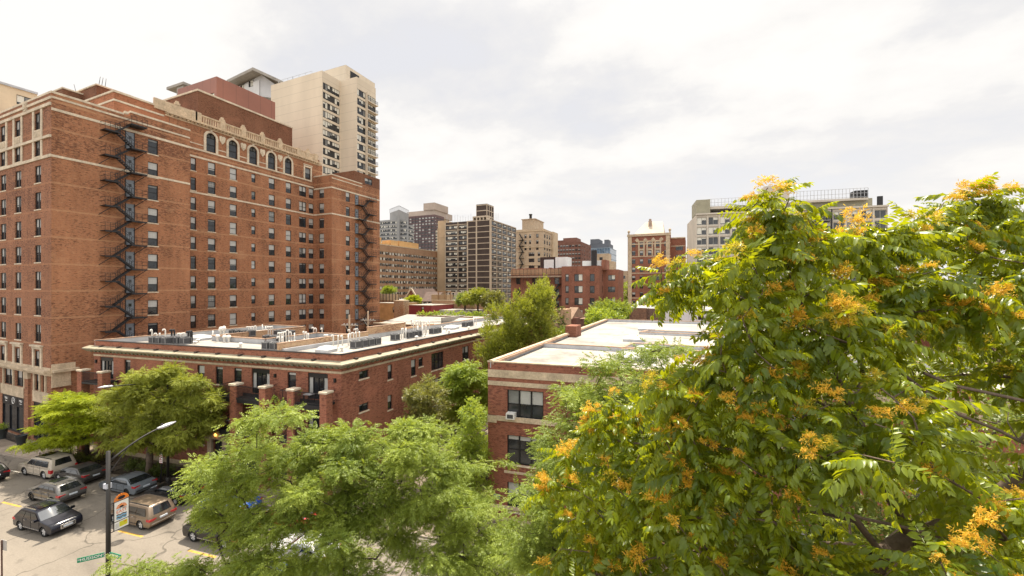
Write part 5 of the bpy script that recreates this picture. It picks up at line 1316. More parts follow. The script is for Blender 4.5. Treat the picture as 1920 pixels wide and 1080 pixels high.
for j in range(ncol+1): S_.band(gr, max(0,cw*j-.2), min(S_.len,cw*j+.2), 0, ZT, .18)
for k in range(11): z = ZT-.45-2.85*k; S_.band(gr, 0, S_.len, z-.18, z+.18, .12)
S_.band(gr, -.1, S_.len+.1, ZT-.1, ZT+.35, .5); gr.build('concrete_frame', M_PALEC, o)
def sbox(mb, x0, x1, y0, y1, dpt0, dpt1, m=0):
    xm = (x0+x1)/2; S_.band(mb, S_.hit(x0)[0], S_.hit(x1)[0], S_.zz(xm,y1), S_.zz(xm,y0), -dpt0, m, dpt1)
up = MB(); sbox(up, 1306, 1332, 374, 400, .2, 9); sbox(up, 1395, 1440, 392, 402, 2, 12); sbox(up, 1514, 1642, 372, 393, 1.5, 12); up.build('roof_house', pm('olive_ribbed_panel', (.30,.28,.20), .7, .12, .6), o)
up = MB(); sbox(up, 1440, 1488, 343, 402, 3, 9); sbox(up, 1486, 1514, 376, 392, 1, 9); up.build('stair_tower', M_PALEC, o)
up = MB(); sbox(up, 1326, 1440, 384, 389, .6, 12); sbox(up, 1488, 1630, 373, 377, .4, 12); up.build('roof_slab', M_PALEC, o)
fn = MB()
for x0, x1, y0, y1 in ((1328,1440,370,384),(1489,1630,355,373)):
    n = int((x1-x0)/6.5); t0, t1 = S_.hit(x0)[0], S_.hit(x1)[0]; z0, z1 = S_.zz((x0+x1)/2, y1), S_.zz((x0+x1)/2, y0)
    for k in range(n+1): S_.band(fn, t0+(t1-t0)*k/n-.04, t0+(t1-t0)*k/n+.04, z0, z1, -.5, 0, .6)
    for z in (z0+.3, (z0+z1)/2, z1): S_.band(fn, t0, t1, z-.04, z+.04, -.5, 0, .58)
fn.build('railing', M_FLASH, o)
up = MB(); sbox(up, 1607, 1631, 355, 372, 1, 3.5); sbox(up, 1650, 1660, 366, 387, 1, 1.4); up.build('plant_screen', M_IRON, o)
bl = MB(); t0, t1 = S_.hit(1512)[0], S_.hit(1555)[0]
for k in range(4):
    z = ZT-.9-2.85*k-2.35; S_.band(bl, t0, t1, z-.2, z, 1.5)
    for hh in (.5,1.0): S_.band(bl, t0, t1, z+hh-.05, z+hh+.05, 1.5, 0, -1.4)
for t in (t0,t1): S_.band(bl, t-.12, t+.12, ZT-12, ZT-.3, 1.5, 0, -1.2)
bl.build('balcony', M_IRON, o)
o = bg('distant_block', 'small brown block just showing beside the pale apartment slab'); q = at(1300, 462, d=200); b = MB(); b.box(q.x-3, q.x+6, q.y, q.y+10, 0, q.z); b.build('wall', M_FARBR, o); b = MB(); b.box(q.x-2,q.x-.6,q.y-.06,q.y+.1,q.z-4,q.z-2); b.build('window', M_GLASS, o)
o = bg('distant_tan_block', 'thin pale tan block between the warehouse and the stone-trimmed house'); q = at(1171, 508, d=210); b = MB(); b.box(q.x-2, q.x+3, q.y, q.y+10, 0, q.z); b.build('wall', M_FARTAN, o); b = MB(); b.box(q.x-.8,q.x+.4,q.y-.06,q.y+.1,q.z-4,q.z-2.4); b.build('window', M_GLASS, o)
# ---- low house with a white painted flank
o = bg('white_flank_house', 'low brown brick house with a long white painted side wall and red chimney')
D_ = 86; a = at(1180, 577, d=D_); ZT = a.z; y_ = a.y
Wb = Wall((a.x,y_),(at(1212,Y=y_).x,y_),0,ZT); Wd = Wall((Wb.p1.x,y_+.8),(at(1246,Y=y_+.8).x,y_+.8),0,ZT-.1); Ww = Wall((at(1224,Y=y_).x,y_-.2),(at(1420,Y=y_).x,y_-.2),0,ZT-.5)
put_window(o, Wb, Wb.hit(1186)[0], Wb.zz(1195,612), 1.9, 1.5, 'double', 1, 4)
Wt = Wall((Wd.p1.x,y_-.2),(Ww.p1.x,y_-.2),ZT-3,ZT-.2); Wl = Wall((Ww.p0.x,y_-.2),(Wd.p1.x,y_-.2),0,ZT-2.9)
put_window(o, Wt, Wt.hit(1262)[0], Wt.zz(1267,603), 1.25, 1.45, 'far', 1, 3); put_window(o, Wt, Wt.hit(1309)[0], Wt.zz(1315,600), 1.0, 1.3, 'far', 1, 0)
b = MB(); Wb.build_into(b, 0); Wd.build_into(b, 1); Wt.build_into(b, 2); Wl.build_into(b, 2); W6 = Wall((Wd.p1.x,y_-.2),(Ww.p1.x,y_-.2),0,ZT-3); W6.build_into(b, 2)
b.quad((a.x,y_+.8,ZT-.1),(Ww.p1.x,y_+.8,ZT-.1),(Ww.p1.x,y_+16,ZT-.1),(a.x,y_+16,ZT-.1),3); b.quad((Wd.p1.x,y_-.2,ZT-.2),(Ww.p1.x,y_-.2,ZT-.2),(Ww.p1.x,y_+.9,ZT-.2),(Wd.p1.x,y_+.9,ZT-.2),2); b.quad((Wl.p0.x,y_-.2,ZT-2.9),(Wd.p1.x,y_-.2,ZT-2.9),(Wd.p1.x,y_+.8,ZT-2.9),(Wl.p0.x,y_+.8,ZT-2.9),2); b.quad((Wb.p1.x,y_,0),(Wb.p1.x,y_+.8,0),(Wb.p1.x,y_+.8,ZT),(Wb.p1.x,y_,ZT)); b.quad((a.x,y_,ZT),(Wb.p1.x,y_,ZT),(Wb.p1.x,y_+.9,ZT),(a.x,y_+.9,ZT),3); b.quad((Wd.p1.x,y_-.2,ZT-3),(Wd.p1.x,y_+.8,ZT-3),(Wd.p1.x,y_+.8,ZT-.2),(Wd.p1.x,y_-.2,ZT-.2),2)
b.build('wall', [M_BROWNB, brick('speckled_dark_brick', (.17,.10,.07), (.08,.05,.04), (.25,.19,.14), dark=(.04,.03,.025), stain=.4), M_WHITEB, M_ROOFG], o)
b = MB(); q = at(1250, 580, Y=y_+2); b.box(at(1242.5,Y=y_+2).x, at(1266,Y=y_+2).x, y_+2, y_+3.2, ZT-.1, at(1250,574.5,Y=y_+2).z+.1); b.box(at(1249,Y=y_+2).x, at(1256,Y=y_+2).x, y_+2.1, y_+2.9, ZT, at(1250,568,Y=y_+2).z); b.build('chimney', M_FARRED, o)
b = MB()
for px in (1236,1240): q = at(px, Y=y_+2); b.lathe([(.2,0),(.2,1.2),(.3,1.25),(.3,1.6)], (q.x,q.y,ZT-.1), 8)
b.build('vent_pipe', M_FLASH, o)
o = bg('arched_window_house', 'brick house with a row of arched windows behind the white flank'); q0_, q1_ = at(1286,545,d=112), at(1322,545,d=112); b = MB(); w = Wall((q0_.x,q0_.y),(q1_.x,q0_.y),0,q0_.z)
for k in range(3): put_window(o, w, .9+k*1.45, w.zz(1300,572), 1.1, 1.9, 'far', 0, 0)
w.build_into(b); close(b, w, Wall(w.p1,(w.p1.x,w.p1.y+8),0,w.z1)); b.build('wall', [M_FARRED, M_ROOFG], o); k = MB(); w.band(k, 0, w.len, w.z1-.5, w.z1, .2); w.band(k, .6, 5.4, w.zz(1300,553), w.zz(1300,550.5), .1); k.build('stone_band', M_STONEL, o)
# ---- jumble of low roofs beyond the flats
def low(name, label, px0, px1, py, d, depth, mt, z_extra=0, roof=M_ROOFW, parapet=None):
    o = bg(name, label); a = at(px0, py, d=d); e = at(px1, Y=a.y); b = MB()
    w = Wall((a.x,a.y),(e.x,a.y),0,a.z); s = Wall((e.x,a.y),(e.x,a.y+depth),0,a.z)
    return o, b, w, s, a, e
def fin(o, b, w, s, mt, roof):
    w.build_into(b); s.build_into(b); close(b, w, s, 0, 1); b.build('wall', [mt, roof], o)
    k = MB(); w.band(k, -.05, w.len+.05, w.z1-.02, w.z1+.12, .06, 0, .3); s.band(k, 0, s.len, w.z1-.02, w.z1+.12, .06, 0, .3); k.build('coping', M_STONE, o)
o, b, w, s, a, e = low('low_white_roof_house', 'low brick house with a broad bright white roof behind the flats', 700, 905, 606, 92, 16, M_TANB)
put_window(o, w, w.hit(713)[0], w.zz(715,616), 1.6, 1.1, 'far', 0, 0); fin(o, b, w, s, M_BROWNB, M_ROOFW)
m = MB(); m.add([(a.x,a.y+3,a.z+.02),(e.x,a.y+3,a.z+.02),(e.x,a.y+12,a.z+1.3),(a.x,a.y+12,a.z+1.3)],[(0,1,2,3)]); m.box(a.x+16, a.x+16.4, a.y+3, a.y+12, a.z+.3, a.z+1.5); m.build('roof', M_ROOFW, o)
o, b, w, s, a, e = low('low_grey_roof_house', 'low house with grey shingled slope beside the ivy hedge', 800, 900, 591, 112, 10, M_BROWNB); fin(o, b, w, s, M_BROWNB, M_ROOFG)
o, b, w, s, a, e = low('tan_brick_house', 'small orange-tan brick house tucked against the hotel corner', 690, 742, 568, 120, 12, M_TANB); put_window(o, w, w.hit(736)[0], w.zz(737,586), .8, 1.6, 'far', 0, 0); fin(o, b, w, s, pm('ochre_brick_plain', (.50,.31,.14), .9, .2, .6), M_ROOFW)
o, b, w, s, a, e = low('red_painted_house', 'low red painted house with pale flat roof behind the old chimney', 757, 809, 572, 118, 16, M_FARRED)
for px in (761,790): put_window(o, w, w.hit(px)[0], w.zz(px,584), .9, 1.4, 'far', 0, 4)
fin(o, b, w, s, pm('maroon_paint', (.20,.035,.035), .7, .15, .6), M_ROOFW)
o, b, w, s, a, e = low('brown_parapet_house', 'brown brick house with curved parapet and bright white roof', 810, 890, 563, 128, 20, M_FARBR); put_window(o, w, w.hit(821)[0], w.zz(823,581), 1.7, 1.2, 'far', 0, 0); fin(o, b, w, s, M_FARBR, M_ROOFW)
m = MB(); q = at(832,570,Y=a.y-1); e2 = at(905,Y=a.y-1); m.box(q.x, e2.x, a.y-8, a.y-.5, 0, q.z-1.4); m.build('roof', M_ROOFW, o)
o = bg('old_chimney', 'rust stained square brick chimney stack standing alone on the low roofs', 'chimney'); q = at(747, 590, d=104); b = MB(); b.box(at(738.5,Y=q.y).x, at(756.5,Y=q.y).x, q.y, q.y+2.2, 0, at(747,565,Y=q.y).z); b.build('stack', brick('rusty_chimney_brick', (.42,.27,.13), (.30,.24,.2), (.35,.27,.2), dark=(.25,.09,.03), stain=.7), o); k = MB(); k.box(at(738,Y=q.y).x, at(757,Y=q.y).x, q.y-.1, q.y+2.3, at(747,565,Y=q.y).z, at(747,564,Y=q.y).z+.1); k.build('cap', M_STONE, o)
o = bg('gabled_church', 'brown gabled house with pale stone verge and long slate roof'); q = at(772, 541, d=150); hw = (at(785,Y=q.y).x-at(760,Y=q.y).x)/2; zb = EYE-(562-540)*150/FPX; b = MB(); b.poly([(q.x-hw,q.y,0),(q.x+hw,q.y,0),(q.x+hw,q.y,zb),(q.x,q.y,q.z),(q.x-hw,q.y,zb)]); b.build('wall', M_FARRED, o)
b = MB(); xr = at(826,Y=q.y+6).x; b.quad((q.x-hw-.3,q.y-.3,zb-.2),(q.x,q.y-.3,q.z),(q.x,q.y+14,q.z),(q.x-hw-.3,q.y+14,zb-.2)); b.quad((q.x,q.y-.3,q.z),(q.x+hw+.3,q.y-.3,zb-.2),(q.x+hw+.3,q.y+14,zb-.2),(q.x,q.y+14,q.z)); b.quad((q.x+1,q.y+1,zb-.5),(xr,q.y+1,zb-.5),(xr,q.y+8,q.z-1.2),(q.x+1,q.y+8,q.z-1.2)); b.build('roof', pm('brown_slate', (.085,.052,.04), .8, .25, .8), o)
k = MB(); k.bar((q.x-hw-.2,q.y-.35,zb-.1),(q.x,q.y-.35,q.z+.1),.3,.5); k.bar((q.x,q.y-.35,q.z+.1),(q.x+hw+.2,q.y-.35,zb-.1),.3,.5); k.build('verge', M_STONEL, o)
o, b, w, s, a, e = low('tan_shed_house', 'flat tan rendered addition with timber pergola on the low roofs', 809, 838, 553, 132, 6, None); fin(o, b, w, s, pm('tan_render', (.36,.25,.15), .85, .15, .5), M_ROOFG)
m = MB(); q = at(820,547,Y=a.y-.5); m.bar((q.x,a.y-.5,q.z),(at(846,Y=a.y-.5).x,a.y-.5,q.z),.3,.35)
for px in (822,834,845): p_ = at(px,Y=a.y-.5); m.bar((p_.x,a.y-.5,q.z-3.5),(p_.x,a.y-.5,q.z),.25,.25)
m.build('pergola', pm('pergola_timber', (.25,.15,.08), .8, .2, 1), o)
o, b, w, s, a, e = low('grey_porch_house', 'grey rendered house end with three narrow windows by the far trees', 839, 860, 548, 134, 8, None)
for px in (842,848): put_window(o, w, w.hit(px)[0], w.zz(px,556), .7, 1.2, 'far', 0, 0)
fin(o, b, w, s, pm('grey_render', (.36,.32,.29), .85, .1, .5), M_ROOFG)
o = bg('roof_fence', 'pale timber screen with dark posts on a far roof terrace', 'fence'); b = MB(); q = at(713,551,d=128); e = at(748,Y=q.y); b.box(q.x,e.x,q.y,q.y+.15,q.z-1.8,q.z); b.build('panel', pm('pale_timber', (.42,.33,.22), .8, .2, 2), o); b = MB()
for k in range(7): x = q.x+(e.x-q.x)*k/6; b.bar((x,q.y-.1,q.z-2.8),(x,q.y-.1,q.z+.5),.12,.12)
b.build('post', M_IRON, o)
o, b, w, s, a, e = low('terrace_house', 'low brick house carrying the fenced roof terrace', 700, 752, 562, 130, 10, None); fin(o, b, w, s, M_FARBR, M_ROOFG)
o = bg('gabled_cottage', 'small dark timber cottage with a brown gable roof beside the ivy wall', 'house'); q = at(1072, 588, d=78); x0, x1 = at(1061,Y=q.y).x, at(1081,Y=q.y).x; zb = at(1072,596,Y=q.y).z
b = MB(); b.box(x0,x1,q.y,q.y+6,0,zb); b.build('wall', M_FARDARK, o); b = MB(); b.quad((x0-.3,q.y-.5,zb-.2),(x1-.8,q.y-.5,zb-.2),(x1-.4,q.y+3,zb+1.9),(x0,q.y+3,zb+1.9)); b.quad((x1-.8,q.y-.5,zb-.2),(x1+.6,q.y+4,zb-.4),(x1+.4,q.y+5.5,zb-.2),(x1-.4,q.y+3,zb+1.9)); b.build('roof', pm('brown_shingle', (.22,.14,.09), .85, .2, 1.5), o)
# ---- utility poles
def upole(px, py_top, d, label):
    p_ = at(px, py_top, d=d); o = thing('utility_pole', label, 'utility pole', (p_.x, p_.y, 0)); b = MB(); b.tube([(0,0,0),(0,0,p_.z)], [.17,.12], 8); b.build('pole', pm('weathered_pole_wood', (.22,.16,.11), .9, .2, 2), o, local=True)
    a = MB()
    for z, l in ((p_.z-1.6,1.5),(p_.z-4.2,1.3)): a.bar((-l,-.12,z),(l,.2,z),.11,.13); a.bar((-l*.5,-.14,z),(-.05,-.1,z-.9),.05,.05); a.bar((l*.5,-.1,z),(.05,-.1,z-.9),.05,.05)
    a.build('crossarm', pm('grey_crossarm', (.36,.31,.25), .9, .15, 2), o, local=True)
    t = MB()
    for k in range(4): x = (-1.1,-.5,.5,1.1)[k]; t.lathe([(.05,0),(.07,.08),(.03,.2)], (x*1.0,.05,p_.z-1.54), 6)
    for x in (-.45,.45): t.lathe([(.22,0),(.26,.1),(.26,.75),(.2,.85)], (x,-.25,p_.z-6.2), 9)
    t.build('transformer', pm('pale_grey_transformer', (.50,.50,.50), .5, .1, 2), o, local=True); return p_
pa = upole(655, 590, 62, 'weathered wooden utility pole nearest the hotel window column'); pb_ = upole(690, 583, 70, 'weathered wooden utility pole next to the low white roofs')
w = MB()
for k, (x, z) in enumerate(((-1.1,-1.4),(-.5,-1.4),(.5,-1.4),(1.1,-1.4))):
    A, B = pa+Vector((x,0,z)), pb_+Vector((x,0,z)); 
    w.tube([A+(B-A)*(q/6)+Vector((0,0,-.35*4*(q/6)*(1-q/6))) for q in range(7)], .02, 4, cap=False)
    C_ = B+Vector((4,30,-2)); w.tube([B+(C_-B)*(q/6)+Vector((0,0,-.6*4*(q/6)*(1-q/6))) for q in range(7)], .02, 4, cap=False)
tag(w.build('overhead_wires', M_IRON, uv=False), 'dark overhead wires strung between the two utility poles', 'wires')
# ================================================================ vehicles
def paint(name, col, metal=.3, rough=.28):
    m, nt, p = newmat(name)
    oc = coords(nt); k = ramp(nt, noise(nt, oc, 1.1, 4, .6), [(.3, tuple(c*.88 for c in col)), (.7, tuple(min(1,c*1.08) for c in col))]); nt.links.new(k, p.inputs['Base Color'])
    p.inputs['Metallic'].default_value = metal*.3; p.inputs['Roughness'].default_value = rough; p.inputs['Specular IOR Level'].default_value = .25; p.inputs['Coat Weight'].default_value = .35; p.inputs['Coat Roughness'].default_value = .06
    return m
M_CGLASS = glass_mat('car_glass', (.012,.014,.016), .02, 1.0, .015); M_TYRE = pm('tyre_rubber', (.02,.02,.02), .85, .2, 6); M_RIM = pm('alloy_rim', (.62,.62,.62), .4, .08, 4, metal=.3); M_RIMD = pm('dark_rim', (.06,.055,.05), .4, .1, 4, metal=.6)
M_TAIL = pm('red_tail_lamp', (.42,.015,.02), .15, .05, 4, spec=.7); M_HEAD = pm('clear_headlamp', (.70,.72,.74), .12, .05, 4, spec=.8); M_TRIM = pm('black_car_trim', (.018,.018,.018), .6, .1, 4); M_CHROME = pm('chrome_trim', (.60,.60,.60), .15, .03, 4, metal=.9)
M_PLATE = pm('number_plate', (.55,.60,.66), .4, .05, 3); M_AMBER = pm('amber_lens', (.55,.17,.02), .2, .05, 3)
CARS = {
 'suv':   dict(L=4.70, W=1.90, wb=2.85, wr=.37, belt=1.06, prof=[(2.30,.34),(2.37,.55),(2.33,.80),(2.05,.95),(1.12,1.07),(.30,1.58),(-.35,1.66),(-1.35,1.62),(-1.62,1.56),(-2.12,1.08),(-2.26,.95),(-2.36,.62),(-2.30,.36)], wi=4, ri=9),
 'big':   dict(L=5.20, W=2.02, wb=3.02, wr=.40, belt=1.18, prof=[(2.52,.40),(2.60,.62),(2.56,.98),(2.30,1.10),(1.30,1.18),(.62,1.80),(-.2,1.90),(-1.9,1.90),(-2.25,1.84),(-2.50,1.20),(-2.57,1.0),(-2.62,.62),(-2.55,.42)], wi=4, ri=9),
 'sedan': dict(L=4.85, W=1.84, wb=2.78, wr=.33, belt=.94, prof=[(2.34,.28),(2.42,.48),(2.36,.68),(1.95,.82),(1.02,.95),(.22,1.37),(-.35,1.44),(-.95,1.42),(-1.15,1.38),(-1.85,1.00),(-2.34,.97),(-2.43,.62),(-2.36,.34)], wi=4, ri=9),
 'van':   dict(L=5.10, W=1.96, wb=3.00, wr=.35, belt=1.02, prof=[(2.46,.28),(2.54,.50),(2.46,.76),(2.15,.92),(1.58,1.04),(.66,1.62),(.05,1.75),(-1.9,1.74),(-2.14,1.68),(-2.44,1.06),(-2.50,.90),(-2.56,.55),(-2.48,.32)], wi=4, ri=9),
}
def arch_pts(cx, r, z0, n=9):
    r2 = r*1.16; zc = r; a0 = math.asin(max(-1,min(1,(z0-zc)/r2)))
    return [(cx + r2*math.cos(a), zc + r2*math.sin(a)) for a in [a0 + (math.pi-2*a0)*k/n for k in range(n+1)]]
def make_car(kind, mpaint, label, group=None, rim=None, plate_front=False, rails=True, roof_mat=None):
    S = CARS[kind]; P = S['prof']; Wd = S['W']; wb = S['wb']; wr = S['wr']; hw = Wd/2
    root = thing('parked_car' if group else 'car', label, 'car', (0,0,0), 0, group)
    zr = max(z for x, z in P); belt = P[S['wi']][1]
    def half(z, x):
        t = max(0, (z-belt)/(zr-belt)); taper = 1-.05*max(0,(abs(x)-S['L']*.36)/(S['L']*.14))**2
        w = hw*(1-.21*t**1.15)*min(1,taper+.0)
        if z < .5: w *= .965+.035*z/.5
        return w
    front = P[0]; rear = P[-1]
    zb0, zb1 = front[1], rear[1]; zsill = .26+ (0.05 if kind in ('suv','big') else 0)
    top = list(P)
    bot = [(rear[0]+.06, zsill)] + arch_pts(-wb/2, wr, zsill)[::-1] + arch_pts(wb/2, wr, zsill)[::-1] + [(front[0]-.06, zsill)]
    cont = top + bot; n = len(cont)
    mb = MB(); rows = []
    ts = [(-1,.0),(-.975,.035),(-.86,.075),(-.5,.10),(0,.11),(.5,.10),(.86,.075),(.975,.035),(1,.0)]
    cxm, czm = 0, .75
    for t, ins in ts:
        row = []
        for i, (x, z) in enumerate(cont):
            grow = ins if i < len(top) else 0
            sx_ = 1+grow*.28 if i < len(top) else 1; zz = z + (grow*.45*max(0,(z-.6)) if i < len(top) else 0)
            row.append((x*sx_*.985, half(z, x)*t, zz*.985 if i < len(top) else z))
        o = len(mb.v); mb.v.extend(row); rows.append(o)
    for r in range(len(rows)-1):
        for i in range(n):
            j = (i+1) % n; arch = i >= len(top)-1
            mb.f.append((rows[r]+i, rows[r+1]+i, rows[r+1]+j, rows[r]+j)); mb.m.append(1 if (arch and i > len(top)-1) else (2 if (S['wi'] < i < S['ri']-1 and roof_mat) else 0)); mb.sm.append(not arch)
    wi, ri = S['wi'], S['ri']
    for o, sgn in ((rows[0], 1), (rows[-1], -1)):
        up = list(range(wi, ri+1)); lo = list(range(0, wi+1)) + list(range(ri, n))
        f1 = tuple(o+i for i in up); f2 = tuple(o+i for i in lo)
        for f in (f1, f2): mb.f.append(f if sgn > 0 else f[::-1]); mb.m.append(0); mb.sm.append(False)
    body = mb.build('body', [mpaint, M_TRIM, roof_mat or mpaint], root, uv=False, local=True)
    # glass
    def sidept(x, z, s, e=.012): return Vector((x, s*(half(z,x)+e), z))
    ws, rs = P[wi], P[wi+1]; r0, r1 = P[ri-1], P[ri]
    zt = zr-.17; zb = belt+.05
    xf0 = ws[0]-.22; xf1 = rs[0]-.02+ (0 if kind!='van' else -.05); xr0 = r1[0]+.30; xr1 = r0[0]+ (.22 if kind != 'sedan' else .02)
    nwin = 2 if kind == 'sedan' else 3
    for s in (-1, 1):
        for k in range(nwin):
            a0, a1 = k/nwin, (k+1)/nwin
            xb_ = lambda q: xf0+(xr0-xf0)*q; xt_ = lambda q: xf1+(xr1-xf1)*q
            q0, q1 = a0+.012, a1-.012
            # lift the sheet a little at mid height so it lies on the tumblehome
            g = MB(); zm = (zb+zt)/2
            A = [sidept(xb_(q0),zb,s), sidept(xb_(q1),zb,s), sidept((xb_(q1)+xt_(q1))/2,zm,s,.016), sidept(xt_(q1),zt,s), sidept(xt_(q0),zt,s), sidept((xb_(q0)+xt_(q0))/2,zm,s,.016)]
            fs = [(0,1,2,5),(5,2,3,4)]; g.add(A, fs if s < 0 else [f[::-1] for f in fs]); g.build('side_window', M_CGLASS, root, uv=False, local=True)
    def sheet(a, b, inset, nm, up=.02, m=M_CGLASS, wk=.93):
        g = MB(); N = 6; vs = []
        for q in (0+inset, .5, 1-inset):
            x, z = a[0]+(b[0]-a[0])*q, a[1]+(b[1]-a[1])*q
            for k in range(N+1):
                t = (-1+2*k/N)*wk; bulge = .11*(1-t*t)
                nx, nz = (b[1]-a[1]), -(b[0]-a[0]); l = math.hypot(nx,nz); sg = 1 if nz > 0 else -1
                gz = .45*bulge*max(0, z-.6); gx = bulge*.28
                vs.append((x*(1+gx)*.985+sg*nx/l*up, half(z,x)*t, (z+gz)*.985+sg*nz/l*up))
        fs = [(r_*(N+1)+k, r_*(N+1)+k+1, (r_+1)*(N+1)+k+1, (r_+1)*(N+1)+k) for r_ in range(2) for k in range(N)]
        g.add(vs, fs, 0, True); return g.build(nm, m, root, uv=False, local=True)
    sheet(ws, rs, .06, 'windscreen'); sheet(r1, r0, .08, 'rear_window')
    # roof glass / rails
    if kind in ('suv','big') :
        sheet((rs[0]-.15, (P[wi+2][1]+rs[1])/2+.015), (P[wi+2][0]-.5, P[wi+2][1]), .05, 'roof_window', .03, M_CGLASS, .62)
    if rails and kind != 'sedan':
        for s in (-1,1):
            g = MB(); xa, xb2 = rs[0]-.3, r0[0]+.1; g.bar((xa, s*hw*.70, zr+.02),(xb2, s*hw*.70, zr+.035),.05,.05); g.build('roof_rail', M_CHROME if kind=='suv' else M_TRIM, root, uv=False, local=True)
    # lamps, bumpers, plates, grille
    xF, xB = P[1][0], P[-2][0]
    zh = P[2][1]-.06; zt_ = P[-3][1]-.08
    for s in (-1,1):
        g = MB(); y0, y1 = s*hw*.52, s*hw*.93; hx = P[2][0]
        g.add([(hx+.04,y0,zh-.09),(hx-.16,y1,zh-.07),(hx-.26,y1,zh+.07),(hx-.02,y0,zh+.04),(hx-.3,y0,zh-.09),(hx-.5,y1,zh-.07),(hx-.55,y1,zh+.07),(hx-.35,y0,zh+.04)],
              [(0,1,2,3),(4,7,6,5),(0,4,5,1),(3,2,6,7),(1,5,6,2),(0,3,7,4)]); g.build('headlight', M_HEAD, root, uv=False, local=True)
        g = MB(); bx = P[-3][0]; yy0 = s*hw*(.50 if kind != 'big' else .80); yy1 = s*hw*.985; dz = .10 if kind != 'big' else .26
        g.box(bx-.05, bx+.34, yy0 if abs(yy0) < abs(yy1) else yy1, yy1, zt_-dz, zt_+.06); g.build('tail_light', M_TAIL, root, uv=False, local=True)
        g = MB(); my = s*(half(belt,ws[0]-.3)+.12); g.box(ws[0]-.42, ws[0]-.26, my-.10, my+.10, belt+.02, belt+.17); g.bar((ws[0]-.34, s*(half(belt,ws[0]-.3)-.02), belt+.04),(ws[0]-.34, my, belt+.06),.05,.05); g.build('door_mirror', mpaint, root, uv=False, local=True)
        g = MB()
        for z_, h_ in ((.44,.035),): g.bar((-wb/2+wr*1.25, s*(half(.45,0)+.005), z_),(wb/2-wr*1.25, s*(half(.45,0)+.005), z_), .03, h_)
        g.build('side_trim', M_CHROME if kind in ('suv','big') else M_TRIM, root, uv=False, local=True)
        g = MB(); hz = belt-.10
        for x_ in (.35,-.65): g.bar((x_, s*(half(hz,0)+.02), hz),(x_-.2, s*(half(hz,0)+.02), hz), .025,.035)
        g.build('door_handle', M_CHROME, root, uv=False, local=True)
        g = MB()
        for x_ in ((.98,-.02,-1.0) if kind != 'sedan' else (.9,-.08,-1.05)): g.bar((x_, s*(half(.7,x_)+.004), .42),(x_, s*(half(belt,x_)+.004), belt), .012,.012)
        g.build('door_seam', M_TRIM, root, uv=False, local=True)
    g = MB(); g.box(xB-.045, xB+.03, -.26,.26, .72 if kind!='sedan' else .66, .84 if kind!='sedan' else .78); g.build('number_plate', M_PLATE, root, uv=False, local=True)
    g = MB(); g.box(xB-.06, xB+.2, -hw*.86, hw*.86, .50, .545); g.build('bumper_trim', M_CHROME if kind in ('van',) else M_TRIM, root, uv=False, local=True)
    g = MB(); gx = P[1][0]; g.box(gx-.12, gx+.055, -hw*.42, hw*.42, .50, zh+.02)
    gr = g.build('grille', M_TRIM, root, uv=False, local=True)
    g = MB()
    for z_ in (.50, zh+.02): g.bar((gx+.05,-hw*.43,z_),(gx+.05,hw*.43,z_),.04,.035)
    for s in (-1,1): g.bar((gx+.05,s*hw*.43,.50),(gx+.05,s*hw*.43,zh+.02),.04,.04)
    for k in range(1,4): zz_ = .5+(zh-.48)*k/4; g.bar((gx+.055,-hw*.4,zz_),(gx+.055,hw*.4,zz_),.015,.018)
    g.build('grille_bar', M_CHROME, gr, uv=False, local=True)
    g = MB(); g.box(gx+.06, gx+.085, -.26,.26,.56,.68); g.build('number_plate', M_PLATE, root, uv=False, local=True)
    rimm = rim or M_RIM
    for sx_ in (-1,1):
        for s in (-1,1):
            cx_ = sx_*wb/2; cy = s*(hw*.965-.11); w_ = MB(); seg = 20
            prof = [(wr*.66,-.11),(wr*.93,-.11),(wr,-.07),(wr,.07),(wr*.93,.11),(wr*.66,.11)]
            vs = [(cx_+r*math.cos(2*math.pi*k/seg), cy+y, wr+r*math.sin(2*math.pi*k/seg)) for r, y in prof for k in range(seg)]
            w_.add(vs, [(i*seg+k, i*seg+(k+1)%seg, (i+1)*seg+(k+1)%seg, (i+1)*seg+k) for i in range(len(prof)-1) for k in range(seg)], 0, True)
            wo = w_.build('wheel', M_TYRE, root, uv=False, local=True)
            r_ = MB(); yo = cy+s*.06
            vs = [(cx_+wr*.66*math.cos(2*math.pi*k/seg), yo-s*.04, wr+wr*.66*math.sin(2*math.pi*k/seg)) for k in range(seg)]; r_.add(vs, [tuple(range(seg))], 1)
            for k in range(5):
                a = 2*math.pi*k/5+.3; r_.bar((cx_,yo,wr),(cx_+wr*.62*math.cos(a),yo,wr+wr*.62*math.sin(a)),.09,.05,0,(0,1,0))
            vs = [(cx_+rr*math.cos(2*math.pi*k/seg), yo, wr+rr*math.sin(2*math.pi*k/seg)) for rr in (wr*.57,wr*.68) for k in range(seg)]; r_.add(vs, [(k,(k+1)%seg,(k+1)%seg+seg,k+seg) for k in range(seg)], 0)
            r_.build('rim', [rimm, M_TRIM], wo, uv=False, local=True)
    return root
def place(car, u, n, heading=-1):
    p = sp(u, n, .004); car.location = p; car.rotation_euler = (0,0,ST + (math.pi if heading < 0 else 0)); return car
def near(px, py): return s_un(at(px, py, Z=0.004))
UP = lambda X, n: X/UX + n*math.tan(ST)*0 + (n*UY)/UX  # u from world X on lane n
def lane(X, n): return (X + n*UY)/UX
G_PARK = 'cars parked along the far kerb'; G_MOVE = 'cars driving down the street'
a = near(43.6,892.5); b_ = near(79,899); place(make_car('big', paint('cream_white_paint', (.42,.37,.30), .1), 'white full-size SUV with dark rear glass parked by the alley', G_PARK), (a[0]+b_[0])/2+.05, 24.8+1.0)
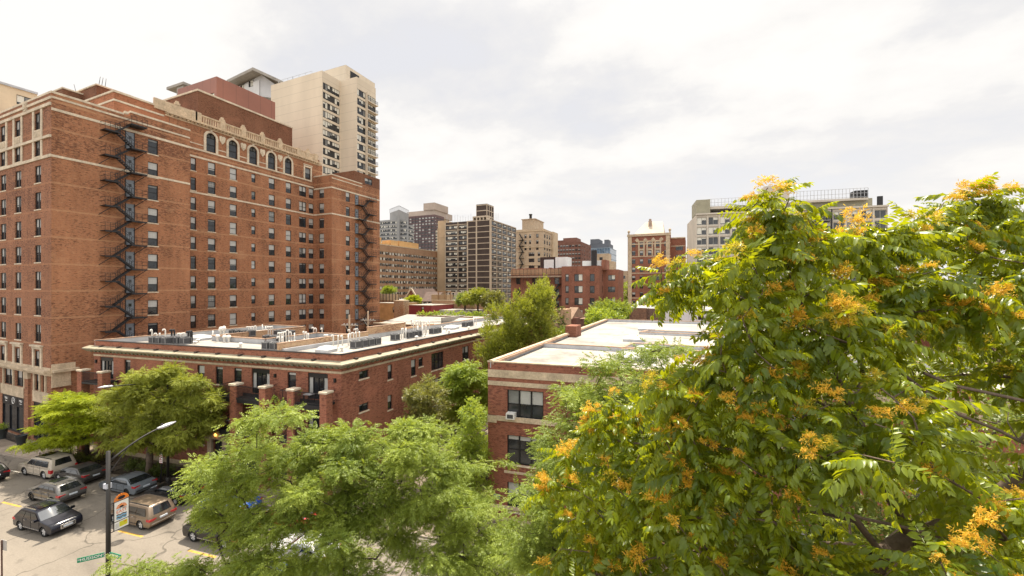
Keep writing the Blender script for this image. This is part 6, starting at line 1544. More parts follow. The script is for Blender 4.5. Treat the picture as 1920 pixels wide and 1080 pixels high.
place(make_car('suv', paint('steel_grey_paint', (.11,.105,.10), .8), 'dark silver SUV with red tail lamps driving behind the navy SUV', None, M_RIMD), near(57.6,939.7)[0]+1.42, 22.0+.95)
p1 = near(38.3,995.3); p2_ = near(77.2,1008.3); place(make_car('suv', paint('navy_paint', (.008,.009,.016), .2), 'navy SUV with chrome grille coming on in the near lane', None), (p1[0]+p2_[0])/2, (p1[1]+p2_[1])/2+.95, 1)
place(make_car('sedan', paint('charcoal_paint', (.06,.056,.052), .6), 'charcoal sedan parked between white SUV and blue-grey sedan', G_PARK), lane(-51.8,25)-2.45, 25.0+.95)
place(make_car('sedan', paint('blue_silver_paint', (.16,.18,.20), .6), 'blue-grey silver sedan parked beside the fenced street tree', G_PARK, M_RIMD), lane(-47.3,25), 24.9+.95)
place(make_car('sedan', paint('black_paint', (.012,.012,.013), .3), 'black sedan parked behind the tan minivan', G_PARK), lane(-41.6,25), 25.0+.95)
place(make_car('van', paint('tan_paint', (.20,.15,.105), .8), 'tan minivan with wide rear window driving past the lamp post', None), near(264,993)[0]-1.5, 21.75+.98)
place(make_car('big', paint('black_brown_paint', (.012,.011,.010), .2), 'black full-size SUV partly under the honey locust branches', None), near(360.6,1017)[0]+1.5, 21.8+1.0)
place(make_car('sedan', paint('bright_blue_paint', (.02,.09,.42), .3), 'bright blue car parked under the locust branches', G_PARK), lane(-35.2,25.7), 25.0+.95)
place(make_car('sedan', paint('red_paint', (.42,.02,.02), .2), 'red car parked beyond the blue one under the locust', G_PARK), lane(-28.7,25.7), 25.0+.95)
place(make_car('sedan', paint('white_paint_car', (.48,.48,.46), .1), 'white sedan half hidden by the middle of the locust crown', None), lane(-24.3,22.8), 21.9+.95)
place(make_car('sedan', paint('blue_paint', (.02,.07,.34), .3), 'blue car in the near lane glimpsed at the foot of the locust', None), lane(-22.8,19.5), 19.6, 1)
place(make_car('suv', paint('dark_maroon_black_paint', (.016,.013,.016), .4), 'near-black SUV whose tail just enters the picture at the alley', None), lane(-60.0,23.2)-2.5, 23.0)

# ================================================================ street furniture
M_POLE = pm('black_street_pole', (.022,.02,.018), .5, .2, 1.5); M_ARM = pm('pale_aluminium', (.50,.51,.53), .35, .08, 2, metal=.4)
def street_lamp(u, n, label, toward=1, arm=2.75, h=9.75):
    p = sp(u, n, .12); o = thing('street_lamp', label, 'street lamp', p, ST); b = MB(); b.lathe([(.20,0),(.20,.5),(.13,.6)], (0,0,0), 12); b.tube([(0,0,.5),(0,0,h)], [.115,.09], 12); b.build('pole', M_POLE, o, local=True)
    a = MB(); pts = []
    for k in range(9):
        t = k/8; pts.append((0, toward*(.1+arm*.86*t), h-.55+.95*(1-(1-t)**1.6)))
    a.tube(pts, [.06-.02*k/8 for k in range(9)], 8); a.bar((0,toward*.05,h-1.2),(0,toward*.9,h-.1),.03,.03); a.build('arm', M_POLE, o, local=True)
    hd = MB(); y = toward*(.1+arm*.86); z = h+.42
    rows = []; N = 10
    for q, (w, t, dz) in enumerate(((.05,.06,0),(.14,.10,.02),(.17,.11,.05),(.15,.08,.08),(.05,.03,.10))):
        yy = y+toward*(-.15+q*.25); hd.v.extend([(w*math.cos(2*math.pi*k/N), yy, z+dz+t*math.sin(2*math.pi*k/N)) for k in range(N)])
    for q in range(4):
        for k in range(N): hd.f.append((q*N+k, q*N+(k+1)%N, (q+1)*N+(k+1)%N, (q+1)*N+k)); hd.m.append(0); hd.sm.append(True)
    hd.f.append(tuple(range(N))); hd.m.append(0); hd.sm.append(False); hd.f.append(tuple(4*N+k for k in range(N))); hd.m.append(0); hd.sm.append(False)
    ho = hd.build('lamp_head', M_ARM, o, local=True)
    c = MB(); c.lathe([(.05,0),(.06,.06),(.03,.09)], (0, y+toward*.1, z+.13), 8); c.build('photocell', M_POLE, ho, local=True)
    return o
dL = 21.65; q = at(203, d=dL); u0, n0 = s_un(q)
lampo = street_lamp(u0, n0, 'tall black street lamp at the near kerb carrying banner and street signs')
b = MB(); b.box(-.2,.08,-.12,.12,7.9-.12,8.15-.12)
b.build('junction_box', pm('pale_grey_box', (.42,.44,.50), .5, .1, 4), lampo, local=True)
q = at(206, 722, Z=10.4); u1, n1 = s_un(at(266, 868, d=36.5)); street_lamp(u1, 27.6, 'street lamp at the far kerb, its post hidden by the left tree', -1, 5.0, 9.7)
# banner: pole frame of the lamp
bn = thing('banner', 'street banner with orange sunflower and blue waves on the lamp post', 'banner', sp(u0, n0, 0), ST)
y0, y1 = .26, .90; zb, zt = 5.50, 7.02
b = MB(); b.box(-.012,.012,y0,y1,zb,zt); b.build('cloth', M_WHITE, bn, local=True)
b = MB()
for z in (zb-.02, zb+.43, zt-.02): b.bar((0,.08,z),(0,y1+.02,z),.035,.035)
b.bar((0,y0-.02,zb),(0,y0-.02,zt),.035,.03); b.bar((0,y1+.015,zb),(0,y1+.015,zt),.03,.03); b.build('bracket', M_POLE, bn, local=True)
M_SUN = pm('orange_print', (.72,.20,.015), .6, .08, 4); M_BLKP = pm('black_print', (.015,.015,.02), .6, .05, 4); M_BLUP = pm('blue_print', (.06,.36,.62), .6, .08, 4); M_YELP = pm('lime_print', (.62,.60,.04), .6, .08, 4); M_ORLP = pm('salmon_print', (.70,.16,.05), .6, .08, 4); M_GREYP = pm('grey_print', (.35,.34,.36), .6, .08, 4)
yc = (y0+y1)/2; hw_ = (y1-y0)/2
def flower(mb, cy, cz, R0, R1, th, m=0):
    nP = 9
    pts = [(cy-R1,cz)]
    for k in range(nP):
        a0 = math.pi - math.pi*k/nP; a1 = math.pi - math.pi*(k+1)/nP; g_ = .045
        pts += [(cy+R0*math.cos(a0-g_), cz+R0*math.sin(a0-g_)*1.0), (cy+R1*math.cos(a0-g_), cz+R1*math.sin(a0-g_)), (cy+R1*math.cos(a1+g_), cz+R1*math.sin(a1+g_)), (cy+R0*math.cos(a1+g_), cz+R0*math.sin(a1+g_))]
    pts = [p for i, p in enumerate(pts) if i > 0]
    F = [(th, y, z) for y, z in pts]; Bk = [(-th, y, z) for y, z in pts]; n = len(pts); mb.add(F+Bk, [tuple(range(n))[::-1], tuple(range(n,2*n))] + [(i,(i+1)%n,(i+1)%n+n,i+n) for i in range(n)], m)
def disc(mb, cy, cz, rx, rz, x, m):
    K = 16; mb.add([(x, cy+rx*math.cos(2*math.pi*k/K), cz+rz*math.sin(2*math.pi*k/K)) for k in range(K)], [tuple(range(K))], m)
b = MB(); flower(b, yc, zt, hw_*.62, hw_*1.05, .012); b.build('sunflower_top', M_SUN, bn, local=True, uv=False)
b = MB(); disc(b, yc, zt+.13, .17, .09, .016, 0); disc(b, yc, zt+.13, .17, .09, -.016, 0); b.build('sunflower_eye', M_BLKP, bn, local=True, uv=False)
for s, xx in ((1, .016),):
    b = MB(); flower(b, yc, zt-.42, .12, .24, .016); b.build('sunflower_print', M_SUN, bn, local=True, uv=False)
    b = MB(); disc(b, yc, zt-.36, .10, .055, .0185, 0); b.build('sunflower_print_eye', M_BLKP, bn, local=True, uv=False)
    text_mesh('LAKE', .085, M_BLUP, 'lettering', bn, WLOC[bn.name]+Vector((.0135, yc-.125, zt-.47)), (R(90),0,R(90))); text_mesh('VIEW', .085, M_BLKP, 'lettering', bn, WLOC[bn.name]+Vector((.0135, yc+.125, zt-.47)), (R(90),0,R(90)))
    text_mesh('EAST', .215, M_ORLP, 'lettering', bn, WLOC[bn.name]+Vector((.0135, yc, zt-.60)), (R(90),0,R(90)))
    for k in range(4):
        b = MB(); K = 14; z_ = zt-.74-.07*k
        up_ = [(.0135, yc-.23+.46*i/K, z_+.018*math.sin(i/K*4*math.pi)) for i in range(K+1)]; dn = [(x, y, z-.055) for x, y, z in up_]
        b.add(up_+dn, [(i, i+1, K+2+i, K+1+i) for i in range(K)]); b.build('wave_print', M_BLUP if k % 2 else (M_BLKP if k < 3 else M_BLUP), bn, local=True, uv=False)
    b = MB()
    for k in range(2): b.box(.0125,.0135, yc-.2, yc+.2, zb+.50+.06*k, zb+.512+.06*k)
    b.build('print_line', M_GREYP, bn, local=True, uv=False)
    b = MB(); b.box(.0125,.0140, yc-.10, yc+.27, zb+.09, zb+.36); b.build('lime_panel', M_YELP, bn, local=True, uv=False)
    b = MB(); flower(b, yc+.17, zb+.25, .03, .07, .0155); b.build('small_sunflower', M_SUN, bn, local=True, uv=False)
    b = MB()
    for k in range(5): b.box(.0125,.0138, yc-.28, yc-.13, zb+.08+.05*k, zb+.10+.05*k)
    b.build('small_print', M_GREYP, bn, local=True, uv=False)
M_SGREEN = pm('green_sign_enamel', (.02,.22,.12), .4, .08, 4)
def blade(z, dirv, l, label, txt=None):
    a = math.atan2(dirv[1], dirv[0]); o = thing('street_sign', label, 'street sign', sp(u0, n0, z), a); b = MB(); b.box(.14,.14+l,-.012,.012,-.12,.12); b.build('blade', M_SGREEN, o, local=True)
    b = MB(); b.box(.02,.18,-.02,.02,.05,.09); b.box(.02,.18,-.02,.02,-.09,-.05); b.build('bracket', M_ARM, o, local=True)
    return o
o = blade(4.44, (-.62,-.80), 1.05, 'green street sign reading hudson on the lamp post')
text_mesh('HUDSON', .20, M_WHITE, 'lettering', o, WLOC[o.name]+Vector((.14+.52, .014, 0)), (R(90),0,R(180)))
text_mesh('W', .10, M_WHITE, 'lettering', o, WLOC[o.name]+Vector((.14+.98, .014, .02)), (R(90),0,R(180))); text_mesh('AV', .10, M_WHITE, 'lettering', o, WLOC[o.name]+Vector((.14+.08, .014, .03)), (R(90),0,R(180)))
o = blade(4.44, (UX, UY), .85, 'second green street sign on the lamp post, set along the street')
b = MB()
for x0, x1, z0, z1 in ((.22,.26,-.03,.05),(.32,.52,-.06,.06),(.58,.78,-.06,.06),(.84,.92,-.02,.05)):
    n = max(1, int((x1-x0)/.05)); 
    for k in range(n): b.box(x0+k*.05, x0+k*.05+.034, -.0135, -.0125, z0, z1)
b.build('lettering', M_WHITE, o, local=True)
# parking sign at the far kerb
q = at(302, 905, Z=.12); u2, n2 = s_un(q); ps = thing('parking_sign', 'two-plate parking sign with blue header on a thin black post', 'sign', sp(u2, 27.5, .12), ST)
b = MB(); b.bar((0,0,0),(0,0,2.75),.06,.06); b.build('post', M_POLE, ps, local=True)
b = MB(); b.box(-.2,.2,-.045,-.03,2.72,3.05); b.build('header_plate', pm('blue_sign_paint', (.03,.10,.36), .4, .05, 3), ps, local=True); b = MB(); b.box(-.08,.08,-.05,-.046,2.82,2.95); b.build('lettering', M_WHITE, ps, local=True)
b = MB(); b.box(-.2,.2,-.045,-.03,2.42,2.71); b.box(-.2,.2,-.045,-.03,1.85,2.36); b.build('plate', M_WHITE, ps, local=True)
b = MB(); M_REDP = pm('red_print', (.42,.05,.05), .5, .05, 3)
for z0_, z1_ in ((2.42,2.47),(2.55,2.62),(1.85,1.90),(2.0,2.06),(2.14,2.2)): b.box(-.17,.17,-.049,-.046,z0_,z1_)
b.box(-.13,-.02,-.049,-.046,2.22,2.33); b.build('red_print', M_REDP, ps, local=True)
# back of a sign at the near kerb, picture corner
q = at(4, d=24.2); u3, n3 = s_un(q); o = thing('parking_sign', 'bare grey back of a sign plate on a leaning rusty post', 'sign', sp(u3, n3, .12), ST)
b = MB(); b.bar((0,0,0),(-.05,0,3.45),.06,.05); b.build('post', pm('rusty_post', (.11,.06,.045), .8, .3, 4), o, local=True); b = MB(); b.box(-.22,.33,.04,.055,2.85,3.45); b.build('plate', pm('grey_sign_back', (.36,.35,.33), .5, .1, 4), o, local=True)
o = thing('parking_sign', 'slim dark post with small plate in the kerb bed beside the white SUV', 'sign', sp(s_un(at(91,858,d=41))[0], 27.6, .12), ST); b = MB(); b.bar((0,0,0),(0,0,2.6),.06,.06); b.build('post', M_POLE, o, local=True); b = MB(); b.box(-.15,.15,-.05,-.035,2.1,2.6); b.build('plate', M_WHITE, o, local=True)
# low fences round the kerb beds, shrubs inside
def bed(u0_, u1_, label, nsh, lb2):
    b = MB(); b.prism([sp(u0_,27.45), sp(u1_,27.45), sp(u1_,29.3), sp(u0_,29.3)], .12, .2); tag(b.build('bed_ground', M_SOIL), kind='structure')
    o = thing('bed_fence', label, 'fence', (0,0,0)); c = [sp(u0_,27.45), sp(u0_,29.3), sp(u1_,29.3), sp(u1_,27.45)]
    for i in range(3):
        r_ = MB(); a, e = c[i], c[i+1]
        for z in (.25,.75): r_.bar(a+Vector((0,0,z)), e+Vector((0,0,z)), .03,.04)
        n = int((e-a).length/.13)
        for k in range(n): p_ = a+(e-a)*k/n; r_.bar(p_+Vector((0,0,.2)), p_+Vector((0,0,.78)), .018,.018)
        r_.build('panel', M_IRON, o, uv=False)
    for p_ in c: pb_2 = MB(); pb_2.bar(p_, p_+Vector((0,0,.9)), .06,.06); pb_2.build('post', M_IRON, o)
BEDS = []
uA = s_un(at(278, 893, Z=.12))[0]
bed(uA-4.2, uA+2.6, 'low black iron fence round the left tree kerb bed', 6, ''); BEDS.append((uA-4.2, uA+2.6))
uB = s_un(at(165, 862, Z=.12))[0]
bed(uB-5.0, uB+3.2, 'low black iron fence round the bed beside the white SUV', 5, ''); BEDS.append((uB-5.0, uB+3.2))
# planters and cafe rail before the hotel shop
for px, lb in ((4, 'dark planter tub with a leafy plant at the cafe rail end'), (40, 'tall dark planter tub by the shop door')):
    q = at(px, 812, Y=Y0-1.3); o = thing('planter', lb, 'planter', (q.x, q.y, .12)); b = MB(); b.lathe([(.32,0),(.5,1.15),(.55,1.2),(.45,1.2),(.44,1.05),(.02,1.05)], (0,0,0), 12); b.build('tub', pm('dark_planter', (.03,.035,.035), .6, .15, 2), o, local=True); PLANT = o
rl = MB(); qa, qb = at(-2, Y=Y0-1.2), at(33, Y=Y0-1.2)
for z in (.2,1.0): rl.bar((qa.x,qa.y,z),(qb.x,qb.y,z),.04,.04)
k = qa.x
while k < qb.x: rl.bar((k,qa.y,.15),(k,qa.y,1.0),.02,.02); k += .14
o = thing('cafe_rail', 'black iron cafe rail between the planters before the shop', 'railing', (0,0,0)); rl.build('panel', M_IRON, o, uv=False); b = MB(); b.bar((qa.x,qa.y,.12),(qa.x,qa.y,1.1),.06,.06); b.bar((qb.x,qb.y,.12),(qb.x,qb.y,1.1),.06,.06); b.build('post', M_IRON, o)
# balcony furniture
M_GTBL = pm('grey_table_top', (.42,.42,.43), .4, .1, 3)
def on_bal(px, fz, out): t = Ff.hit(px)[0]; return Ff.pt(t, fz, out)
def chair(px, fz, out, rz, label):
    o = thing('balcony_chair', label, 'chair', on_bal(px, fz, out), rz); b = MB(); b.box(-.25,.25,-.25,.25,.38,.44); b.build('seat', M_IRON, o, local=True); b = MB(); b.box(-.25,.25,.21,.25,.44,.9); b.build('backrest', M_IRON, o, local=True)
    for x in (-.22,.22):
        for y in (-.22,.22): b = MB(); b.bar((x,y,0),(x,y,.38),.04,.04); b.build('leg', M_IRON, o, local=True)
def table(px, fz, out, w, l, label):
    o = thing('balcony_table', label, 'table', on_bal(px, fz, out), R(6.5)); b = MB(); b.box(-w/2,w/2,-l/2,l/2,.68,.74); b.build('tabletop', M_GTBL, o, local=True)
    for x in (-w/2+.06,w/2-.06):
        for y in (-l/2+.06,l/2-.06): b = MB(); b.bar((x,y,0),(x,y,.68),.05,.05); b.build('leg', M_IRON, o, local=True)
table(458, F2, .85, 1.5, .8, 'pale grey table on the second-storey balcony by the entrance'); chair(472, F2, .8, .8, 'dark chair beside the pale balcony table'); chair(450, F3, .8, 2.8, 'dark chair on the top balcony over the entrance side'); chair(462, F3, .9, 2.2, 'second dark chair on the same top balcony')
chair(562, F3, .9, 2.4, 'dark chair on the corner top balcony'); table(592, F3, .8, .8, .6, 'small table on the corner top balcony')
# rows of houses to the east, glimpsed through the foreground crown
def row_house(px, d, w, h, mt, label, rz=0):
    q = at(px, d=d); o = thing('row_house', label, 'house', (q.x, q.y, 0)); Wl = Wall((q.x-w/2,q.y),(q.x+w/2,q.y),0,h)
    for z in (1.2,4.4,7.6):
        if z+2 < h:
            for t in (1.2, w/2-.7, w-2.6): put_window(o, Wl, t, z, 1.4, 1.9, 'sash', 1)
    b = MB(); Wl.build_into(b); W2 = Wall((q.x-w/2,q.y+14),(q.x-w/2,q.y),0,h); W2.build_into(b); W3 = Wall((q.x+w/2,q.y),(q.x+w/2,q.y+14),0,h); W3.build_into(b); b.quad((q.x-w/2,q.y,h),(q.x+w/2,q.y,h),(q.x+w/2,q.y+14,h),(q.x-w/2,q.y+14,h),1); b.build('wall', [mt, M_ROOFW], o); k = MB(); Wl.band(k, 0, Wl.len, h-.4, h+.2, .2); k.build('cornice', M_STONEL, o)
for px, d, w, h, mt, lb in ((1700,95,12,12.5,M_FARRED,'red brick row house seen past the foreground crown'),(1800,80,12,12,M_TANB,'tan brick row house seen past the foreground crown'),(1890,66,11,11.5,M_RED3,'dark red row house near the picture edge behind the foreground crown'),(1960,54,11,12,M_BROWNB,'brown row house at the picture edge behind the foreground crown')): row_house(px, d, w, h, mt, lb)
# ================================================================ trees
def leafmat(name, c0, c1, trans, rough=.42, spec=.45, tfac=.42):
    m = bpy.data.materials.new(name); m.use_nodes = True; nt = m.node_tree; nt.nodes.clear()
    out = nt.nodes.new('ShaderNodeOutputMaterial'); p = nt.nodes.new('ShaderNodeBsdfPrincipled'); t = nt.nodes.new('ShaderNodeBsdfTranslucent'); mx = nt.nodes.new('ShaderNodeMixShader')
    at_ = nt.nodes.new('ShaderNodeAttribute'); at_.attribute_name = 'tint'
    nt.links.new(ramp(nt, at_.outputs['Fac'], [(0.0, c0), (.55, tuple((a+b)/2 for a, b in zip(c0, c1))), (1.0, c1)]), p.inputs['Base Color'])
    p.inputs['Roughness'].default_value = rough; p.inputs['Specular IOR Level'].default_value = spec
    nt.links.new(ramp(nt, at_.outputs['Fac'], [(0.0, tuple(x*.75 for x in trans)), (1.0, trans)]), t.inputs['Color'])
    mx.inputs[0].default_value = tfac; nt.links.new(p.outputs[0], mx.inputs[1]); nt.links.new(t.outputs[0], mx.inputs[2]); nt.links.new(mx.outputs[0], out.inputs[0])
    return m
M_BARK = pm('grey_brown_bark', (.13,.095,.07), .9, .35, 3, fine=22); M_BARKD = pm('dark_bark', (.05,.036,.026), .9, .35, 3, fine=18); M_BARKL = pm('pale_twig_bark', (.22,.165,.125), .85, .3, 5, fine=26)
TG = np.random.default_rng(5)
def nrm(v): return v/np.maximum(np.linalg.norm(v, axis=-1, keepdims=True), 1e-9)
def frames(d, up, roll=None):
    """rotation matrices whose x axis is d (N,3) and z axis near up"""
    x = nrm(d); y = nrm(np.cross(up, x)); z = np.cross(x, y); M = np.stack([x, y, z], axis=-1); return M
class Foliage:
    """many copies of small leaf templates gathered into one mesh, each with its own tint"""
    def __init__(s): s.V = []; s.Q = []; s.T = []; s.n = 0
    def add(s, tv, tq, pos, M, sc, tint):
        N = len(pos); k = len(tv)
        if N == 0: return
        v = np.einsum('nij,kj->nki', M, tv)*np.asarray(sc).reshape(-1,1,1) + pos[:,None,:]
        s.V.append(v.reshape(-1,3)); q = (tq[None,:,:] + (np.arange(N)*k)[:,None,None] + s.n).reshape(-1,4); s.Q.append(q)
        s.T.append(np.repeat(tint, k)); s.n += N*k
    def mesh(s, name, mt, off):
        V = np.concatenate(s.V) - np.array(off); Q = np.concatenate(s.Q); T = np.concatenate(s.T)
        me = bpy.data.meshes.new(name); me.vertices.add(len(V)); me.vertices.foreach_set('co', V.astype(np.float32).ravel())
        # faces whose last two corners agree are triangles
        tri = Q[:,2] == Q[:,3]; nq = (~tri).sum(); ntq = tri.sum()
        loops = np.concatenate([Q[~tri].ravel(), Q[tri][:,:3].ravel()]).astype(np.int32)
        tot = np.concatenate([np.full(nq,4), np.full(ntq,3)]).astype(np.int32); start = np.concatenate([[0], np.cumsum(tot)[:-1]]).astype(np.int32)
        me.loops.add(len(loops)); me.loops.foreach_set('vertex_index', loops); me.polygons.add(len(tot)); me.polygons.foreach_set('loop_start', start)
        try: me.polygons.foreach_set('loop_total', tot)
        except Exception: pass
        a = me.attributes.new('tint', 'FLOAT', 'POINT'); a.data.foreach_set('value', T.astype(np.float32)); me.materials.append(mt); me.update(calc_edges=True); me.validate(); return me
def compound(npairs, L, ll, lw, droop, hang, rnd_, shape='lance', curl=.25, petiole=.18):
    """a pinnate leaf along +x: rachis arching down, leaflets to both sides hanging by HANG"""
    V = []; Q = []
    def pt(s): return np.array([L*s*(1-.12*droop*s), 0, -droop*L*s*s])
    def dirv(s): d = pt(min(1,s+.02))-pt(max(0,s-.02)); return d/np.linalg.norm(d)
    ps = np.linspace(petiole, 1, npairs)
    w = .012*L
    rp = [pt(s) for s in np.linspace(0,1,6)]
    for i in range(5):
        o = len(V); V += [rp[i]+[0,w*.5,0], rp[i]-[0,w*.5,0], rp[i+1]-[0,w*.4,0], rp[i+1]+[0,w*.4,0]]; Q.append((o,o+1,o+2,o+3))
        o = len(V); V += [rp[i]+[0,0,w*.5], rp[i]-[0,0,w*.5], rp[i+1]-[0,0,w*.4], rp[i+1]+[0,0,w*.4]]; Q.append((o,o+1,o+2,o+3))
    items = [(s, sd) for s in ps for sd in (-1,1)] + [(1.0, 0)]
    for s, sd in items:
        if shape == 'lance' and rnd_.random() < .06: continue
        b = pt(s); d = dirv(s); size = (.72+.5*math.sin(math.pi*min(1,.15+s*.8)))*rnd_.uniform(.85,1.1)
        h = hang*rnd_.uniform(.6,1.35)
        if sd == 0: ax = d
        else: ax = d*rnd_.uniform(.35,.62) + np.array([0, sd*(1-.55*h), -h]); ax = ax/np.linalg.norm(ax)
        side = np.cross(ax, np.array([0,0,1.0]) if abs(ax[2]) < .95 else np.array([1.0,0,0])); side /= np.linalg.norm(side); nn = np.cross(side, ax)
        tw = rnd_.uniform(-.7,.7); side, nn = side*math.cos(tw)+nn*math.sin(tw), nn*math.cos(tw)-side*math.sin(tw)
        l = ll*size; w_ = lw*size
        o = len(V)
        if shape == 'lance':
            c = curl*l*rnd_.uniform(.1,1)
            V += [b, b+ax*l*.30+side*w_*.5+nn*w_*.16, b+ax*l*.32-nn*.0, b+ax*l*.30-side*w_*.5+nn*w_*.16, b+ax*l*.68+side*w_*.40+nn*(w_*.12)-nn*c*.4, b+ax*l*.70-nn*c*.45, b+ax*l*.68-side*w_*.40+nn*(w_*.12)-nn*c*.4, b+ax*l*.98-nn*c]
            Q += [(o,o+2,o+1,o+1),(o,o+3,o+2,o+2),(o+1,o+2,o+5,o+4),(o+2,o+3,o+6,o+5),(o+4,o+5,o+7,o+7),(o+5,o+6,o+7,o+7)]
        else:
            V += [b, b+ax*l*.5+side*w_*.5, b+ax*l, b+ax*l*.5-side*w_*.5]; Q.append((o,o+1,o+2,o+3))
    return np.array(V, float), np.array(Q, int)
def spray(n, L, ll, lw, rnd_, flat=.5):
    """a twiglet with alternate plain leaves"""
    V = []; Q = []
    for i in range(n):
        s = (i+.4)/n; b = np.array([L*s, rnd_.uniform(-.05,.05)*L, rnd_.uniform(-.05,.05)*L-.15*L*s*s]); a = rnd_.uniform(.4,1.3)*(1 if i % 2 else -1)
        ax = np.array([math.cos(a), math.sin(a), rnd_.uniform(-.75,.35)]); ax /= np.linalg.norm(ax); side = np.cross(ax, [0,0,1.0]); side /= np.linalg.norm(side)+1e-9; nn = np.cross(side, ax); tw = rnd_.uniform(-1,1)*(1-flat)*1.6; side = side*math.cos(tw)+nn*math.sin(tw)
        l = ll*rnd_.uniform(.75,1.2); w = lw*rnd_.uniform(.8,1.2); o = len(V); V += [b, b+ax*l*.45+side*w*.5, b+ax*l, b+ax*l*.45-side*w*.5]; Q.append((o,o+1,o+2,o+3))
    return np.array(V, float), np.array(Q, int)
def grow(trunk, tips, rtip, rtrunk, step=.35, sag=.12, minnode=2, bias=.35, power=2.3, jit=.06, limbs=()):
    """connects every tip to the nearest part of the skeleton, in order of distance; pipe-model radii. Returns nodes, parents, radii, tip node ids"""
    P = [np.array(p, float) for p in trunk]; par = [-1]+list(range(len(trunk)-1))
    tips = np.asarray(tips, float); c0 = P[-1]; order = np.argsort(np.linalg.norm(tips-c0, axis=1)); ids = np.zeros(len(tips), int)
    arr = np.zeros((len(trunk)+len(tips)*40, 3)); arr[:len(P)] = P; n = len(P); depth = np.zeros(len(arr)); 
    for i in range(1, n): depth[i] = depth[i-1]+np.linalg.norm(P[i]-P[i-1])
    thick_ids = []
    for lm in limbs:
        lp = np.array(lm, float); j = int(np.argmin(np.linalg.norm(arr[1:n]-lp[0], axis=1)))+1; prev = j
        # smooth the limb and walk it
        dense = [arr[j].copy()]
        for i in range(len(lp)):
            a_, b_ = dense[-1], lp[i]; k_ = max(1, int(np.linalg.norm(b_-a_)/step))
            for q in range(1, k_+1): dense.append(a_+(b_-a_)*q/k_)
        dn = np.array(dense)
        for _ in range(3): dn[1:-1] = (dn[:-2]+dn[1:-1]*2+dn[2:])/4
        for p in dn[1:]:
            thick_ids.append(n)
            arr[n] = p+TG.normal(0,.012,3); par.append(prev); depth[n] = depth[prev]+np.linalg.norm(p-arr[prev]); prev = n; n += 1
    for ti in order:
        t = tips[ti]; d = arr[minnode:n]-t; dist = np.linalg.norm(d, axis=1)
        below = np.maximum(0, arr[minnode:n,2]-t[2])      # branches rather climb than drop
        cost = dist + bias*depth[minnode:n]*.25 + below*.5
        j = int(np.argmin(cost))+minnode; a = arr[j].copy(); L = np.linalg.norm(t-a); k = max(1, int(L/step)); prev = j
        mid = (a+t)/2 + np.array([0,0,sag*L]) + TG.normal(0, jit*L, 3)
        for s in range(1, k+1):
            q = s/k; p = (1-q)**2*a + 2*q*(1-q)*mid + q*q*t
            if n >= len(arr): break
            arr[n] = p; par.append(prev); depth[n] = depth[prev]+np.linalg.norm(p-arr[prev]); prev = n; n += 1
        ids[ti] = prev
    par = np.array(par); r = np.zeros(n); child = np.zeros(n)
    for i in range(n-1, 0, -1):
        if child[i] == 0: child[i] = 1.0
        child[par[i]] += child[i]
    r = rtip*child**(1/power); r = np.minimum(r, rtrunk*1.0); s_ = rtrunk/max(r[0],1e-6)
    r = r*np.where(r > rtip*3, 1+(s_-1)*np.clip((r-rtip*3)/(r[0]-rtip*3+1e-9),0,1), 1)
    if thick_ids: r[thick_ids] = np.maximum(r[thick_ids], .021)
    return arr[:n], par, r, ids
def limbs_mesh(P, par, r, name, mt, off, seg=6, rmin=0.0):
    idx = np.array([i for i in range(1, len(P)) if r[i] >= rmin]); a = P[par[idx]]; b = P[idx]; d = nrm(b-a); up = np.where(np.abs(d[:,2:3]) < .9, np.array([[0,0,1.0]]), np.array([[1.0,0,0]])); x = nrm(np.cross(up, d)); y = np.cross(d, x)
    ang = np.arange(seg)*2*math.pi/seg; ca, sa = np.cos(ang), np.sin(ang); ra = np.minimum(r[par[idx]], r[idx]*1.35)
    A = a[:,None,:] - d[:,None,:]*0.0 + (x[:,None,:]*ca[None,:,None]+y[:,None,:]*sa[None,:,None])*ra[:,None,None]; B = b[:,None,:]+(d*.15)[:,None,:]*r[idx][:,None,None] + (x[:,None,:]*ca[None,:,None]+y[:,None,:]*sa[None,:,None])*r[idx][:,None,None]
    V = np.concatenate([A, B], axis=1).reshape(-1,3)-np.array(off); N = len(idx); k = np.arange(seg); q = np.stack([k, (k+1)%seg, (k+1)%seg+seg, k+seg], axis=-1); Q = (q[None]+(np.arange(N)*2*seg)[:,None,None]).reshape(-1,4)
    me = bpy.data.meshes.new(name); me.from_pydata(V.tolist(), [], Q.tolist()); me.polygons.foreach_set('use_smooth', [True]*len(me.polygons)); me.materials.append(mt); me.update(); return me
def make_tree(name, label, base, trunk, tips, foliage_fn, leafm, bark, rtip=.012, rtrunk=.16, group=None, step=.4, seg=6, rmin=0.0, **kw):
    o = thing(name, label, 'tree', tuple(base), 0, group); P, par, r, ids = grow(trunk, tips, rtip, rtrunk, step, **kw)
    link('trunk', limbs_mesh(P, par, r, 'trunk', bark, base, seg, rmin), o)
    F = Foliage(); foliage_fn(F, P, par, r, ids); link('crown', F.mesh('crown', leafm, base), o); return o, P, par, r, ids
def tipdirs(P, par, ids, back=3):
    j = ids.copy()
    for _ in range(back): j = np.where(par[j] > 0, par[j], j)
    return nrm(P[ids]-P[j]+1e-6)
def rand_unit(n, zmin=-1.0, zmax=1.0):
    z = TG.uniform(zmin, zmax, n); a = TG.uniform(0, 2*math.pi, n); s = np.sqrt(np.maximum(0,1-z*z)); return np.stack([s*np.cos(a), s*np.sin(a), z], axis=-1)
